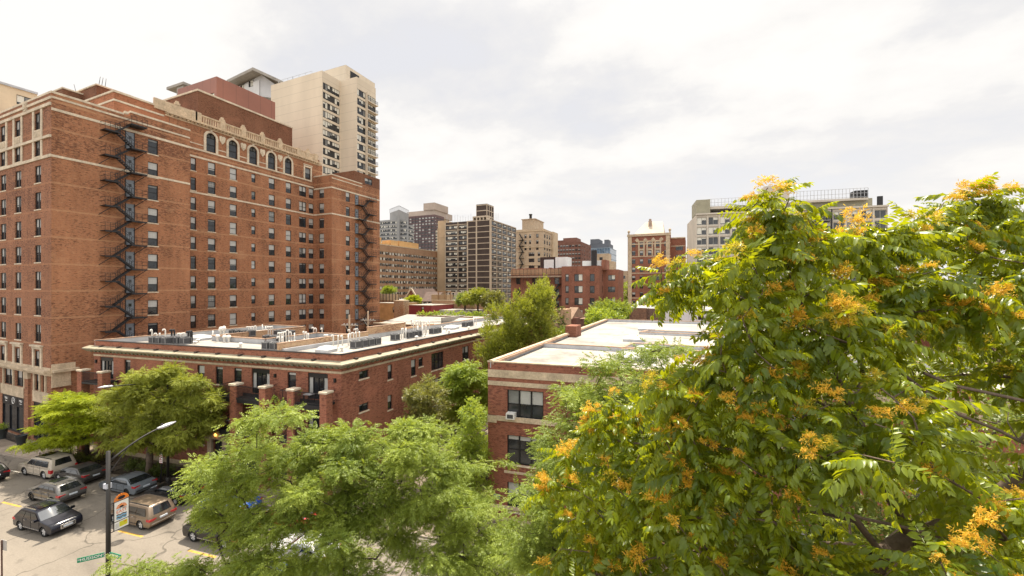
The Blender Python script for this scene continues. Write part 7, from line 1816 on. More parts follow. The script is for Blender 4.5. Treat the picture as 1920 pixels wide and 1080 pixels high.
# ---- feathery honey locust foliage
RL = random.Random(3)
LOC_T = [compound(6, .30, .080, .030, RL.uniform(.1,.45), RL.uniform(.1,.5), RL, 'dia') for _ in range(5)]
def cellhash(T, s):
    c = np.floor(T/s).astype(int); h = (c[:,0]*73856093) ^ (c[:,1]*19349663) ^ (c[:,2]*83492791); return (np.abs(h) % 1000)/999.0
def locust_fol(nper, sc, spread, flat=.45, drop=.25, lush=1.0):
    def fn(F, P, par, r, ids):
        D = tipdirs(P, par, ids); T = P[ids]; N = len(T); tipt = np.clip(.55*cellhash(T, 1.3)+.45*TG.uniform(0,1,N),0,1)
        for v, (tv, tq) in enumerate(LOC_T):
            m = max(1, int(nper/len(LOC_T))); t = np.repeat(T, m, 0); d = np.repeat(D, m, 0); n = len(t)
            # fans: leaves strung along the last twig, drooping at the outside
            along = TG.uniform(-1.0, .55, (n,1))*spread; lat = rand_unit(n)*np.array([1,1,flat])*spread*TG.uniform(.1,.75,(n,1)); pos = t + d*along*np.array([1,1,.6]) + lat; pos[:,2] -= drop*np.maximum(0, along[:,0]+.2)**2
            dirs = nrm(d*.55 + nrm(lat)*.8 + rand_unit(n)*.35 + np.array([0,0,-.25])); M = frames(dirs, nrm(np.array([[0,0,1.0]])+rand_unit(n)*.45))
            ct = np.repeat(tipt, m)*.7 + TG.uniform(0,.3,n); F.add(tv, tq, pos, M, sc*TG.uniform(.7,1.25,n), ct)
    return fn
def plain_fol(nper, n, L, ll, lw, spread, flat=.7, sc=1.0, upright=0.0):
    T_ = [spray(n, L, ll, lw, RL) for _ in range(4)]
    def fn(F, P, par, r, ids):
        D = tipdirs(P, par, ids); T = P[ids]; N = len(T)
        for tv, tq in T_:
            m = max(1, int(nper/len(T_))); t = np.repeat(T, m, 0); d = np.repeat(D, m, 0); k = len(t)
            lat = rand_unit(k)*np.array([1,1,flat])*spread*TG.uniform(.05,1,(k,1))**.7; pos = t+lat-d*TG.uniform(0,.5,(k,1))*spread; dirs = nrm(d*.5+nrm(lat)*.8+rand_unit(k)*.5+np.array([0,0,upright])); M = frames(dirs, nrm(np.array([[0,0,1.0]])+rand_unit(k)*.6)); ct = np.repeat(TG.uniform(0,1,N), m)*.55+TG.uniform(0,.45,k); F.add(tv, tq, pos, M, sc*TG.uniform(.75,1.25,k), ct)
    return fn
def crown_tips(c, rx, ry, rz, n, shell=.55, lobes=9, lob=.28, zcut=-1.0, seed=1):
    """tips through an uneven crown: an ellipsoid swelled by lobes, denser towards the outside"""
    g = np.random.default_rng(seed); L = g.normal(size=(lobes,3)); L /= np.linalg.norm(L, axis=1, keepdims=True); amp = g.uniform(.3,1,lobes); out = []
    while len(out) < n:
        u = g.normal(size=3); u /= np.linalg.norm(u)
        if u[2] < zcut: continue
        k = np.max(np.exp(-(1-L@u)/.10)*amp); R_ = 1-lob+lob*1.4*k; q = (g.uniform(shell**3,1))**(1/3); p = u*q*R_; out.append((c[0]+p[0]*rx, c[1]+p[1]*ry, c[2]+p[2]*rz))
    return np.array(out)
def vtrunk(base, top, n=6, wob=.25):
    b, t = np.array(base, float), np.array(top, float); P = []
    for k in range(n+1):
        q = k/n; w = TG.normal(0, wob*.3, 3)*(math.sin(q*math.pi)); w[2] = 0; P.append(b+(t-b)*q+w)
    return P
LM_LOC = leafmat('honey_locust_leaf', (.072,.115,.013), (.30,.365,.062), (.46,.54,.04), .5, .3, .33)
LM_LOCL = leafmat('left_tree_leaf', (.085,.105,.012), (.30,.335,.05), (.46,.48,.03), .55, .22, .32)
LM_LIME = leafmat('lime_green_leaf', (.12,.17,.008), (.35,.41,.025), (.56,.60,.02), .55, .2, .38)
LM_MID = leafmat('mid_green_leaf', (.075,.115,.018), (.21,.26,.05), (.36,.42,.05), .45, .45, .33)
LM_OLIVE = leafmat('olive_leaf', (.09,.105,.022), (.25,.24,.06), (.38,.38,.05), .45, .45, .33)
LM_DARK = leafmat('deep_green_leaf', (.045,.075,.014), (.13,.17,.03), (.22,.28,.04), .45, .45, .36)
LM_TALL = leafmat('tall_tree_leaf', (.08,.105,.012), (.32,.34,.045), (.46,.49,.03), .5, .35, .34)
LM_BRIGHT = leafmat('fresh_green_leaf', (.12,.19,.018), (.30,.38,.05), (.50,.58,.05), .45, .4, .44)
def world(px, py, d): v = at(px, py, d=d); return np.array([v.x, v.y, v.z])
GZ = .13
# ---- centre honey locust, on the near pavement: two stems of one grove are two trees
def clip_tips(T, fn):
    """keep a crown inside a region of the street side (used to leave the road in view)"""
    return T[[fn(*t) for t in T]]
def proj(p):
    lat = p[0]*CA+p[1]*SA; dep = -p[0]*SA+p[1]*CA; return 960+FPX*lat/dep, 540-FPX*(p[2]-EYE)/dep, dep
def poly_in(poly, x, y):
    c = False; n = len(poly)
    for i in range(n):
        x0, y0 = poly[i]; x1, y1 = poly[(i+1)%n]
        if (y0 > y) != (y1 > y) and x < (x1-x0)*(y-y0)/(y1-y0)+x0: c = not c
    return c
def shaped(poly, dfun, n, seed, thick=2.0, layers=((0,1.0),), thin=(), clump=None):
    """crown tips from a measured outline: each gets its own distance, from a crown surface DFUN(x, y) and a depth through the crown"""
    g = np.random.default_rng(seed); xs = [p[0] for p in poly]; ys = [p[1] for p in poly]; out = []
    tot = sum(w for _, w in layers)
    for off, w in layers:
        k = 0; want = int(n*w/tot); tries = 0; pts = []
        if clump: want = max(1, want//clump[0])
        while k < want and tries < want*60:
            tries += 1; x, y = g.uniform(min(xs), max(xs)), g.uniform(min(ys), max(ys))
            if not poly_in(poly, x, y): continue
            if any(poly_in(t_, x, y) for t_ in thin) and g.random() < .6: continue
            # dart throwing keeps the tips apart so that clumps and gaps alternate
            if pts and tries < want*30:
                a = np.array(pts[-400:]); md = np.min(np.hypot(a[:,0]-x, a[:,1]-y))
                if md < .55*math.sqrt((max(xs)-min(xs))*(max(ys)-min(ys))/want)*.8: continue
            pts.append((x, y)); dd = dfun(x, y)+off+g.normal(0, thick*.3); k += 1
            if not clump: out.append(world(x, y, dd)); continue
            lean = g.normal(0,.35)
            for _ in range(clump[0]):
                t = g.normal(0,1); out.append(world(x+clump[1]*t*.8+g.normal(0,clump[1]*.35), y+clump[2]*(g.normal(0,.55)+lean*t), dd+g.normal(0,.45)))
    return np.array(out)
locA = [(330,1090),(225,1070),(300,1052),(380,1042),(470,1046),(485,1010),(445,990),(395,972),(345,972),(360,945),(345,920),(365,885),(440,850),(470,800),(500,772),(530,770),(560,800),(600,775),(650,775),(690,810),(730,790),(800,790),(830,850),(885,870),(905,920),(935,980),(965,1040),(985,1080),(900,1200),(520,1230),(400,1130)]
bA = sp(*s_un(at(640,d=17.5)), GZ); 
def dA(x, y): q = ((x-640)/340.0); e = (y-780)/420.0; return 18.8 - 2.2*math.sqrt(max(0,1-min(1,q*q))) - 1.6*max(0,min(1,e)) + .8*max(0,-q)
tipsA = shaped(locA, dA, 820, 21, 1.6, ((0,1.0),(1.6,.6),(3.4,.4)), (), (5,25,15))
forkA = world(655, 1180, 17.6); trunkA = vtrunk((bA.x,bA.y,GZ), forkA, 7, .2)
make_tree('honey_locust', 'feathery light green honey locust spreading over the street cars', (bA.x,bA.y,GZ), trunkA, tipsA, locust_fol(40, 1.25, .60, .34, .30), LM_LOC, M_BARKD, .011, .20, step=.45, seg=6, sag=.10, minnode=4)
# ---- second locust before the right flats
locB = [(1010,1075),(985,1000),(975,945),(1005,895),(1010,850),(1040,805),(1045,765),(1065,745),(1070,700),(1095,680),(1130,690),(1200,660),(1280,650),(1330,690),(1370,760),(1300,900),(1250,1000),(1180,1130),(1000,1150)]
bB = sp(*s_un(at(1140,d=15.5)), GZ)
def dB(x, y): return 16.2 - 1.6*math.sqrt(max(0,1-min(1,((x-1130)/220.0)**2))) - 1.4*max(0,min(1,(y-700)/350))
tipsB = shaped(locB, dB, 420, 22, 1.4, ((0,1.0),(1.5,.7),(3.0,.5)), (), (5,26,16))
trunkB = vtrunk((bB.x,bB.y,GZ), world(1140,1130,15.6), 7, .2)
make_tree('honey_locust', 'honey locust with fine leaves in front of the right-hand flats triple windows', (bB.x,bB.y,GZ), trunkB, tipsB, locust_fol(40, 1.15, .58, .34, .3), LM_LOC, M_BARKD, .011, .19, step=.45, minnode=4, sag=.1)
# ---- big left tree and its lime green neighbour
bL = at(278, 893, Z=GZ); poly = [(212,835),(205,790),(185,775),(212,735),(235,705),(300,684),(355,678),(380,705),(402,735),(408,772),(392,800),(372,825),(325,832),(290,845),(245,838)]
def dL_(x, y): return 41.5 - 4.6*math.sqrt(max(0,1-min(1,((x-300)/135.0)**2))) - 1.0*max(0,min(1,(y-690)/180))
tipsL = shaped(poly, dL_, 420, 23, 2.2, ((0,1.0),(2.6,.6),(5.2,.4)), (), (6,11,7))
make_tree('street_tree', 'large round olive green street tree standing in the fenced kerb bed', (bL.x,bL.y,GZ), vtrunk((bL.x,bL.y,GZ), world(285,815,40), 6, .2), tipsL, locust_fol(40, 1.7, .66, .5, .2), LM_LOCL, M_BARK, .02, .30, step=.6, minnode=3)
bM = at(165, 862, Z=GZ); poly = [(62,836),(52,828),(78,808),(66,796),(95,772),(100,752),(135,740),(162,730),(195,742),(205,775),(200,812),(180,826),(130,830),(100,830)]
tipsM = shaped(poly, lambda x, y: 43.5-3.0*math.sqrt(max(0,1-min(1,((x-130)/105.0)**2))), 210, 24, 1.4, ((0,1.0),(2.2,.6)), (), (7,15,4))
make_tree('street_tree', 'bright lime green street tree in front of the hotel shop', (bM.x,bM.y,GZ), vtrunk((bM.x,bM.y,GZ), world(160,815,43), 5, .15), tipsM, locust_fol(42, 1.7, .80, .18, .3), LM_LIME, M_BARKD, .018, .18, step=.6, minnode=3)
# ---- trees of the court
def court(poly, d0, bulge, n, base_px, seed, label, fol, lm, bark, layers=((0,1.0),(1.5,.8)), name='court_tree', rt=.12, fork=None, thick=1.2, **kw):
    xs = [p[0] for p in poly]; xm = (min(xs)+max(xs))/2; hw = (max(xs)-min(xs))/2; ys = [p[1] for p in poly]
    T = shaped(poly, lambda x, y: d0-bulge*math.sqrt(max(0,1-min(1,((x-xm)/hw)**2))), n, seed, thick, layers, (), (5,hw*.13,hw*.13)); b = at(base_px, d=d0); fk = world(base_px, fork if fork else max(ys)-.25*(max(ys)-min(ys)), d0)
    return make_tree(name, label, (b.x,b.y,GZ), vtrunk((b.x,b.y,GZ), fk, 5, .15), T, fol, lm, bark, .014, rt, step=.5, minnode=2, **kw)
court([(912,700),(900,655),(912,610),(934,580),(942,550),(957,540),(970,555),(983,572),(996,552),(1010,536),(1024,536),(1030,560),(1036,590),(1030,640),(1000,660),(960,690),(930,730),(915,745)], 52, 3.0, 430, 968, 31, 'tall bushy olive tree rising in the court over both flat roofs', plain_fol(24, 9, .55, .19, .095, .55, 1.4, 1.0, .9), LM_TALL, M_BARKD, ((0,1.0),(1.8,.9),(3.6,.7)), 'tall_court_tree', .22, 720)
court([(775,770),(765,735),(790,715),(805,706),(835,735),(840,770),(830,815),(800,830),(780,800)], 39, 1.6, 170, 806, 32, 'small bronze-tinged tree against the side wall of the left-hand flats', plain_fol(20, 8, .40, .15, .08, .5, .8), LM_OLIVE, M_BARKD, name='crab_apple', rt=.08)
court([(832,790),(840,740),(836,715),(850,685),(880,676),(905,700),(920,740),(914,800),(880,800)], 44, 1.8, 170, 876, 33, 'light green slender tree deep in the court between the flats', locust_fol(34, 2.0, .75, .4, .2), LM_BRIGHT, M_BARKD, rt=.09)
court([(835,900),(842,850),(850,810),(872,790),(880,755),(900,770),(914,810),(916,860),(920,910),(900,945),(865,930)], 33, 1.6, 240, 888, 34, 'leafy narrow tree beside the left edge of the right-hand flats', plain_fol(22, 9, .34, .12, .07, .5, .9), LM_BRIGHT, M_BARKD, rt=.09, fork=950)

# ---- shrubs in beds, planters, court hedge
def shrub(p, r, h, n, label, lm, name='shrub', fol=None, group=None):
    g = np.random.default_rng(int(abs(p[0]*31+p[1]*17))); T = np.array([[p[0]+g.normal(0,r*.42), p[1]+g.normal(0,r*.42), p[2]+h*g.uniform(.35,1)] for _ in range(n)])
    return make_tree(name, label, tuple(p), [np.array([p[0],p[1],p[2]+h*q]) for q in (0,.15,.3)], T, fol or plain_fol(14, 7, .22, .09, .055, .28, .8), lm, M_BARKD, .006, .03, group, .2, 4, minnode=1)
g_ = np.random.default_rng(4)
for k in range(7): shrub(sp(BEDS[0][0]+.7+k*.95, 28.3+g_.uniform(-.4,.4), .2), .55, .95, 12, 'dark green shrub in the fenced bed round the large street tree', LM_DARK, group='shrubs in the large tree bed')
for k in range(7): shrub(sp(BEDS[1][0]+.7+k*1.1, 28.3+g_.uniform(-.4,.4), .2), .5, .7, 10, 'low shrub in the fenced bed beside the white SUV', LM_MID if k % 2 else LM_OLIVE, group='shrubs in the bed beside the white SUV')
for k in range(9): shrub((-27.2+g_.uniform(-.6,.6), 34+k*2.3, .2), .8, 1.3, 14, 'clipped dark shrub along the left court bed', LM_DARK, group='shrubs along the left court bed')
for k in range(7): shrub((-18.2+g_.uniform(-.5,.5), 32+k*2.6, .2), .7, 1.1, 12, 'leafy shrub along the right court bed', LM_MID, group='shrubs along the right court bed')
q = at(4, 790, Y=Y0-1.3); shrub((q.x,q.y,1.2), .4, .6, 10, 'green plant filling the cafe rail planter', LM_BRIGHT, 'potted_plant')
q = on_bal(572, F3, 1.1); shrub((q.x,q.y,q.z+.3), .18, .6, 6, 'potted green plant on the corner top balcony', LM_BRIGHT, 'potted_plant')
# ---- trees beyond the roofs
def far_tree(px, py, d, rx, rz, n, label, lm, seed, ll=.34, name='distant_tree', group=None, lob=.3):
    c = world(px, py, d); T = crown_tips(c, rx, rx, rz, n, .5, 9, lob, -.7, seed)
    return make_tree(name, label, (c[0],c[1],0), vtrunk((c[0],c[1],0), (c[0],c[1],c[2]-rz*.4), 4, .2), T, plain_fol(22, 7, ll*2.2, ll, ll*.55, rx*.24, .8), lm, M_BARKD, .03, .25, step=1.0, seg=5, minnode=2)
far_tree(1130, 601, 92, 4.6, 3.6, 90, 'fresh bright green tree just behind the right-hand white roof', LM_BRIGHT, 41)
far_tree(1152, 590, 100, 7.2, 4.2, 150, 'broad soft green tree beyond the bright green one', LM_LOC, 42); far_tree(1098, 618, 88, 3.2, 3.6, 60, 'grey-green tree at the mouth of the gap by the cottage', LM_LOC, 43)
far_tree(1055, 655, 68, 3.0, 4.6, 90, 'deep green tree beside the ivy wall in the gap between roofs', LM_MID, 44)
far_tree(896, 557, 112, 4.3, 2.6, 80, 'yellow-tinged round tree beyond the ivy hedge', LM_LOCL, 45); far_tree(872, 562, 118, 3.2, 2.4, 60, 'mid green tree beside the grey house end', LM_MID, 46); far_tree(925, 566, 108, 3.6, 3.0, 60, 'olive tree partly behind the tall court tree', LM_OLIVE, 47)
far_tree(728, 545, 132, 2.4, 1.6, 40, 'small grey-green tree on the fenced roof terrace', LM_LOC, 48); far_tree(775, 562, 126, 2.2, 1.3, 36, 'lime bush in front of the gabled house', LM_LIME, 49)
far_tree(1290, 566, 120, 5, 3, 70, 'dark green tree behind the white flank house chimney', LM_DARK, 50); far_tree(1235, 570, 130, 4.5, 2.6, 60, 'green tree at the foot of the stone-trimmed house', LM_MID, 51); far_tree(1172, 560, 170, 4, 9, 60, 'tall far tree between the warehouse and the stone-trimmed house', LM_BRIGHT, 52)
for k, (px, d) in enumerate(((1480,90),(1580,100),(1670,85),(1780,110),(1880,92),(1960,80),(1400,120),(2030,70))): far_tree(px, 560, d, 6.5, 4.5, 80, ('round green tree','dark green tree','broad green tree','tall green tree')[k % 4]+' beyond the foreground crown, '+('first','second','third','fourth','fifth','sixth','seventh','eighth')[k]+' of that row from the street', (LM_MID, LM_DARK, LM_LOC, LM_OLIVE)[k % 4], 60+k)
# ivy on the court wall end and along the low roofs
iv = Foliage(); tv, tq = spray(9, .7, .3, .22, RL); q0_ = at(1052, 620, d=72); n = 420; pos = np.stack([q0_.x+TG.uniform(-1.0,1.0,n), q0_.y+TG.uniform(-.6,.3,n), TG.uniform(4,at(1052,578,d=72).z,n)], -1); iv.add(tv, tq, pos, frames(rand_unit(n), rand_unit(n)), TG.uniform(.7,1.2,n), TG.uniform(0,1,n))
o = thing('ivy_wall', 'tall wall end covered in dark green ivy beside the cottage', 'wall', (q0_.x,q0_.y,0)); b = MB(); b.box(-1.0,1.0,-.4,3,0,at(1052,580,d=72).z); b.build('wall', M_TANB, o, local=True); link('ivy', iv.mesh('ivy', LM_DARK, (q0_.x,q0_.y,0)), o)
iv = Foliage(); A, B = at(782,586,d=100), at(912,585,d=100); n = 520; t = TG.uniform(0,1,n); pos = np.stack([A.x+(B.x-A.x)*t, A.y+(B.y-A.y)*t+TG.normal(0,.5,n), A.z-.7+TG.uniform(-.3,1.0,n)*(.6+.5*np.sin(t*17)**2)], -1); iv.add(tv, tq, pos, frames(rand_unit(n), rand_unit(n)), TG.uniform(.5,1.0,n), TG.uniform(0,1,n))
o = thing('roof_hedge', 'long green hedge creeping over a parapet among the low roofs', 'hedge', (A.x,A.y,0)); b = MB(); b.box(0,B.x-A.x,-.15,.15,0,A.z-.6); b.build('parapet', M_BROWNB, o, local=True); link('foliage', iv.mesh('foliage', LM_BRIGHT, (A.x,A.y,0)), o)
# ---- the greenery behind the foreground tree
poly = [(1330,760),(1400,690),(1500,650),(1620,640),(1760,650),(1930,640),(2060,700),(2080,1150),(1700,1180),(1330,1160),(1290,960)]
tipsD = shaped(poly, lambda x, y: 13.5-1.0*max(0,min(1,(y-700)/350)), 420, 29, 1.6, ((0,1.0),(1.8,.6)), (), (5,30,20)); bD = world(1640, 1000, 13.4)
make_tree('street_tree', 'plain mid green tree standing behind the tree of heaven, seen through its gaps', (bD[0],bD[1],GZ), vtrunk((bD[0],bD[1],GZ), world(1640,1150,13.4), 6, .2), tipsD, plain_fol(30, 8, .36, .13, .07, .55, .7), LM_MID, M_BARKD, .012, .18, step=.5, minnode=3)
# ---- the foreground tree of heaven with orange seed clusters
AIL = [compound(RL.choice([8,9,10]), .62, .148, .056, RL.uniform(.12,.5), RL.uniform(.3,1.0), RL, 'lance', .5) for _ in range(7)] + [compound(7, .44, .12, .045, RL.uniform(.1,.3), RL.uniform(.1,.5), RL, 'lance') for _ in range(2)]
M_AIL = leafmat('tree_of_heaven_leaf', (.028,.066,.006), (.21,.262,.014), (.66,.69,.008), .36, .38, .33)
polyC = [(1010,905),(1040,850),(1075,810),(1110,760),(1200,725),(1265,690),(1325,655),(1375,625),(1320,588),(1235,548),(1222,512),(1262,492),(1330,478),(1385,462),(1400,405),(1410,362),(1455,350),(1500,372),(1530,410),(1560,432),(1600,420),(1650,418),(1700,412),(1730,425),(1775,385),(1800,358),(1860,352),(1925,372),(2060,400),(2100,700),(2080,1150),(1500,1190),(1040,1160),(1020,1060),(1030,985)]
def dC(x, y):
    k = [((1000,950),8.6),((1100,800),8.0),((1240,520),7.4),((1450,360),6.2),((1600,420),6.6),((1850,360),7.2),((1350,650),6.3),((1500,620),5.2),((1300,900),6.0),((1550,850),4.1),((1700,900),3.7),((1850,650),5.6),((1900,900),3.9),((1650,1060),3.3),((1350,1060),5.0),((1150,1000),7.2),((1890,1060),3.0)]
    w = np.array([1/((x-a)**2+(y-b)**2+1500.0)**1.5 for (a,b),_ in k]); d_ = float((w*np.array([d for _, d in k])).sum()/w.sum()); return d_*(1.0+.16*max(0,min(1,(6-d_)/2)))
THIN = [[(1470,870),(1570,850),(1740,890),(1840,990),(1720,1060),(1520,1030)],[(1720,715),(2000,690),(2000,890),(1780,880)],[(1690,640),(1850,600),(1880,680),(1760,720)],[(1520,640),(1590,640),(1610,760),(1540,740)]]
def dart(poly, n, seed, off, mind, thin=None):
    g = np.random.default_rng(seed); xs = [p[0] for p in poly]; ys = [p[1] for p in poly]; pts = []; out = []; tries = 0
    while len(out) < n and tries < n*80:
        tries += 1; x, y = g.uniform(min(xs), max(xs)), g.uniform(min(ys), max(ys))
        if not poly_in(poly, x, y): continue
        if x < 1340 and 560 < y < 655: continue
        if thin and any(poly_in(t_, x, y) for t_ in thin): continue
        d = dC(x, y); md = mind*FPX/d
        if pts and min(math.hypot(a-x, b-y) for a, b in pts) < md: continue
        pts.append((x, y)); out.append(world(x, y, d+off+g.normal(0,.22)))
    return np.array(out)
inner = [(x+(1560-x)*.06, y+(820-y)*.06) for x, y in polyC]
tip0 = dart(polyC, 160, 71, 0.0, .34, THIN); tip1 = dart(inner, 140, 72, 1.1, .38, THIN); tip2 = dart(inner, 130, 73, 2.4, .42, THIN[:2]); tip3 = dart(inner, 90, 74, 4.0, .5)
extra_ = np.array([world(x, y, d) for x, y, d in ((1275,712,6.9),(1320,690,6.9),(1250,725,7.0),(1390,560,7.0),(1365,640,6.8),(1375,600,6.9),(1345,665,6.8),(1345,690,6.8),(1440,352,6.2),(1415,385,6.3),(1480,372,6.1),(1418,440,6.3),(1500,430,6.1),(1240,505,7.3),(1230,540,7.2),(1285,500,7.2),(1350,488,7.0),(1600,418,6.5),(1620,440,6.3),(1810,358,7.2),(1850,352,7.1),(1900,372,7.0),(1690,425,6.7),(1640,425,6.5),(1665,435,6.4),(1720,415,6.8),(1750,405,7.0),(1730,440,6.6),(1770,380,7.1),(1560,440,6.3),(1022,905,8.4),(1055,850,8.2),(1100,790,8.0))])
tipsC = np.concatenate([tip0, extra_, tip1, tip2, tip3]); n_front = len(tip0)+len(extra_)
bC = world(1660, 1100, 6.3); baseC = (bC[0], bC[1], GZ); fork = world(1655, 1085, 5.9)
trunkC = vtrunk(baseC, fork, 8, .25)
LIMBS = [[world(*q) for q in l] for l in ([(1640,1010,5.6),(1560,930,5.3),(1490,880,5.2)],[(1800,1020,5.0),(1700,982,5.2),(1610,985,5.3),(1560,955,5.4)][::-1],[(1700,1000,5.9),(1830,960,5.7),(1960,850,5.4)],[(1960,850,5.4),(1870,808,5.5),(1760,760,5.7),(1690,700,6.0)],
  [(1990,760,5.2),(1900,744,5.3),(1800,738,5.4),(1730,700,5.6)],[(1960,720,6.6),(1900,640,6.9),(1850,560,7.1),(1835,440,7.2)],[(1650,900,6.0),(1600,760,6.1),(1550,680,6.1),(1530,640,6.2)],[(1550,680,6.1),(1500,560,6.2),(1450,440,6.2)],[(1560,900,5.8),(1400,850,6.4),(1250,820,7.0)],[(1600,760,6.1),(1450,640,6.8),(1330,540,7.2)],[(1580,960,5.7),(1400,960,6.2),(1240,980,6.9)])]
def ail_fol(F, P, par, r, ids):
    D = tipdirs(P, par, ids, 4); T = P[ids]; N = len(T); G = np.random.default_rng(8)
    for i in range(N):
        nl = G.integers(8, 12) if i < n_front else G.integers(7, 10); up = nrm(D[i]*.55+np.array([0,0,.75])); a0 = G.uniform(0, 6.28); x = np.cross(up, [0.3,.2,1.0]); x /= np.linalg.norm(x); y = np.cross(up, x); ct = G.uniform(0,.6)
        for k in range(nl):
            a = a0+k*2.39996; el = min(.62,-.40+1.05*(k/nl)+G.normal(0,.22)); d = (x*math.cos(a)+y*math.sin(a))*math.cos(el)+up*math.sin(el); d = nrm(d+np.array([0,0,-.12])); pos = T[i]-D[i]*(.30*(1-k/nl))+G.normal(0,.015,3)
            tv, tq = AIL[G.integers(0,7)] if k < nl-2 else AIL[7+G.integers(0,2)]
            F.add(tv, tq, pos[None], frames(d[None], nrm(np.array([[0,0,1.0]])+G.normal(0,.34,(1,3)))), [G.uniform(.62,1.14)], np.array([min(1,ct+G.uniform(0,.4))]))
oC, P, par, r, ids = make_tree('tree_of_heaven', 'large foreground tree of heaven with drooping compound leaves and orange seed clusters', baseC, trunkC, tipsC, ail_fol, M_AIL, M_BARK, .0075, .19, step=.22, seg=8, sag=.03, minnode=5, bias=.5, power=2.0, jit=.05, limbs=LIMBS)
# bare dead twigs near the fork
tw = MB(); G = np.random.default_rng(12)
for k in range(110):
    i = int(G.integers(10, len(P)))
    if r[i] < .018: continue
    p = Vector(P[i]); d = Vector(nrm(G.normal(0,1,3)+np.array([0,0,.5]))); L = G.uniform(.25,.8); q = p+d*L*.5+Vector(G.normal(0,.05,3)); tw.tube([p, q, p+d*L+Vector(G.normal(0,.1,3))], [.008,.006,.003], 5)
o = MB.build(tw, 'twigs', M_BARKL, oC, uv=False) if tw.v else None
if o: o['kind'] = 'stuff'
# samara clusters: winged seeds on branching stalks; five shapes, each cluster a part of its own
def cluster_mesh(seed, n=150, R_=.16):
    g = np.random.default_rng(seed); F = Foliage(); tv = np.array([[0,0,0],[.018,.0055,.001],[.042,.004,.0],[.046,0,-.002],[.042,-.004,0],[.018,-.0055,.001]])*1.25; tq = np.array([[0,5,4,3],[0,3,2,1]])
    k = 14; dirs = nrm(g.normal(0,1,(k,3))*np.array([1,1,.65])+np.array([0,0,.45])); L = g.uniform(.5,1.15,k)*R_
    j = g.integers(0,k,n); s = g.uniform(.3,1.0,n)**.7; pos = dirs[j]*(L[j]*s)[:,None] + g.normal(0,.024,(n,3)); pos[:,2] -= .15*(np.linalg.norm(pos,axis=1)**2)/R_
    d = nrm(dirs[j]*.5+g.normal(0,.75,(n,3))+np.array([0,0,-.35])); F.add(tv, tq, pos, frames(d, nrm(g.normal(0,1,(n,3)))), g.uniform(.8,1.3,n), np.clip(g.normal(.5,.28,n),0,1))
    sv = np.array([[0,.0016,0],[0,-.0016,0],[1,-.0010,0],[1,.0010,0]]); st = np.array([[0,1,2,3]])
    for i in range(k): F.add(sv*np.array([L[i],1,1]), st, np.zeros((1,3)), frames(dirs[i][None], np.array([[0,.3,1.0]])), [1.0], np.array([.15]))
    return F
M_SAM = leafmat('golden_samara', (.66,.50,.04), (.78,.36,.04), (.92,.64,.06), .5, .4, .42); M_SAMG = leafmat('yellow_green_samara', (.42,.42,.02), (.66,.42,.04), (.8,.66,.05), .5, .4, .42)
SAM = [cluster_mesh(200+k, 330 if k < 3 else 190, .27 if k < 3 else .19).mesh('seed_cluster', M_SAM if k % 3 else M_SAMG, (0,0,0)) for k in range(6)]
photo_clusters = [(1430,345),(1460,352),(1400,372),(1235,490),(1262,505),(1370,480),(1350,495),(1395,470),(1600,410),(1610,445),(1580,440),(1490,440),(1520,450),(1460,420),(1810,360),(1840,352),(1300,555),(1480,545),(1530,500),(1560,560),(1530,520),(1460,545),(1420,600),(1560,590),(1590,545),(1745,500),(1830,470),(1850,450),(1700,520),(1640,560),(1300,680),(1280,660),(1290,745),(1250,735),(1215,720),(1450,720),(1500,720),(1560,730),(1690,765),(1720,785),(1660,775),(1520,815),(1540,830),(1270,815),(1260,830),(1250,780),(1150,790),(1110,770),(1160,805),(1200,800),(1120,820),(1430,760),(1420,740),(1090,830),(1780,640),(1850,590),(1870,640),(1750,630),(1490,980),(1500,960),(1440,930),(1400,990),(1300,1000),(1260,985),(1190,1040),(1200,1020),(1330,950),(1240,940),(1290,930),(1620,1060),(1600,1050),(1900,930),(1880,990),(1910,880),(1860,960),(1060,890),(1130,870),(1340,820),(1380,850),(1080,930),(1150,1050)]
G = np.random.default_rng(19)
for k in range(110):
    i = int(G.integers(0,n_front)); q = proj(P[ids[i]]); photo_clusters.append((q[0]+G.normal(0,8), q[1]+G.normal(0,8)))
fr_ = P[ids[:n_front]]; prj = np.array([proj(p)[:2] for p in fr_]); used_ = set(); G = np.random.default_rng(9); PLACED = []
for px, py in photo_clusters:
    i = int(np.argmin(np.hypot(prj[:,0]-px, prj[:,1]-py)+np.array([60.0 if k in used_ else 0 for k in range(len(prj))]))); used_.add(i)
    d = proj(fr_[i])[2]; q = world(px, py, d-.1); q = q*.6+(fr_[i]+np.array([0,0,.12]))*.4 if np.linalg.norm(q-fr_[i]) < .45 else fr_[i]+np.array([0,0,.14])
    s = G.uniform(.5,.95)*min(1,max(.6,d/6.2)); PLACED.append((q, s, G.uniform(.8,1.1), (G.uniform(-.4,.4), G.uniform(-.4,.4), G.uniform(0,6.28)), int(G.integers(0,6)), s/d))
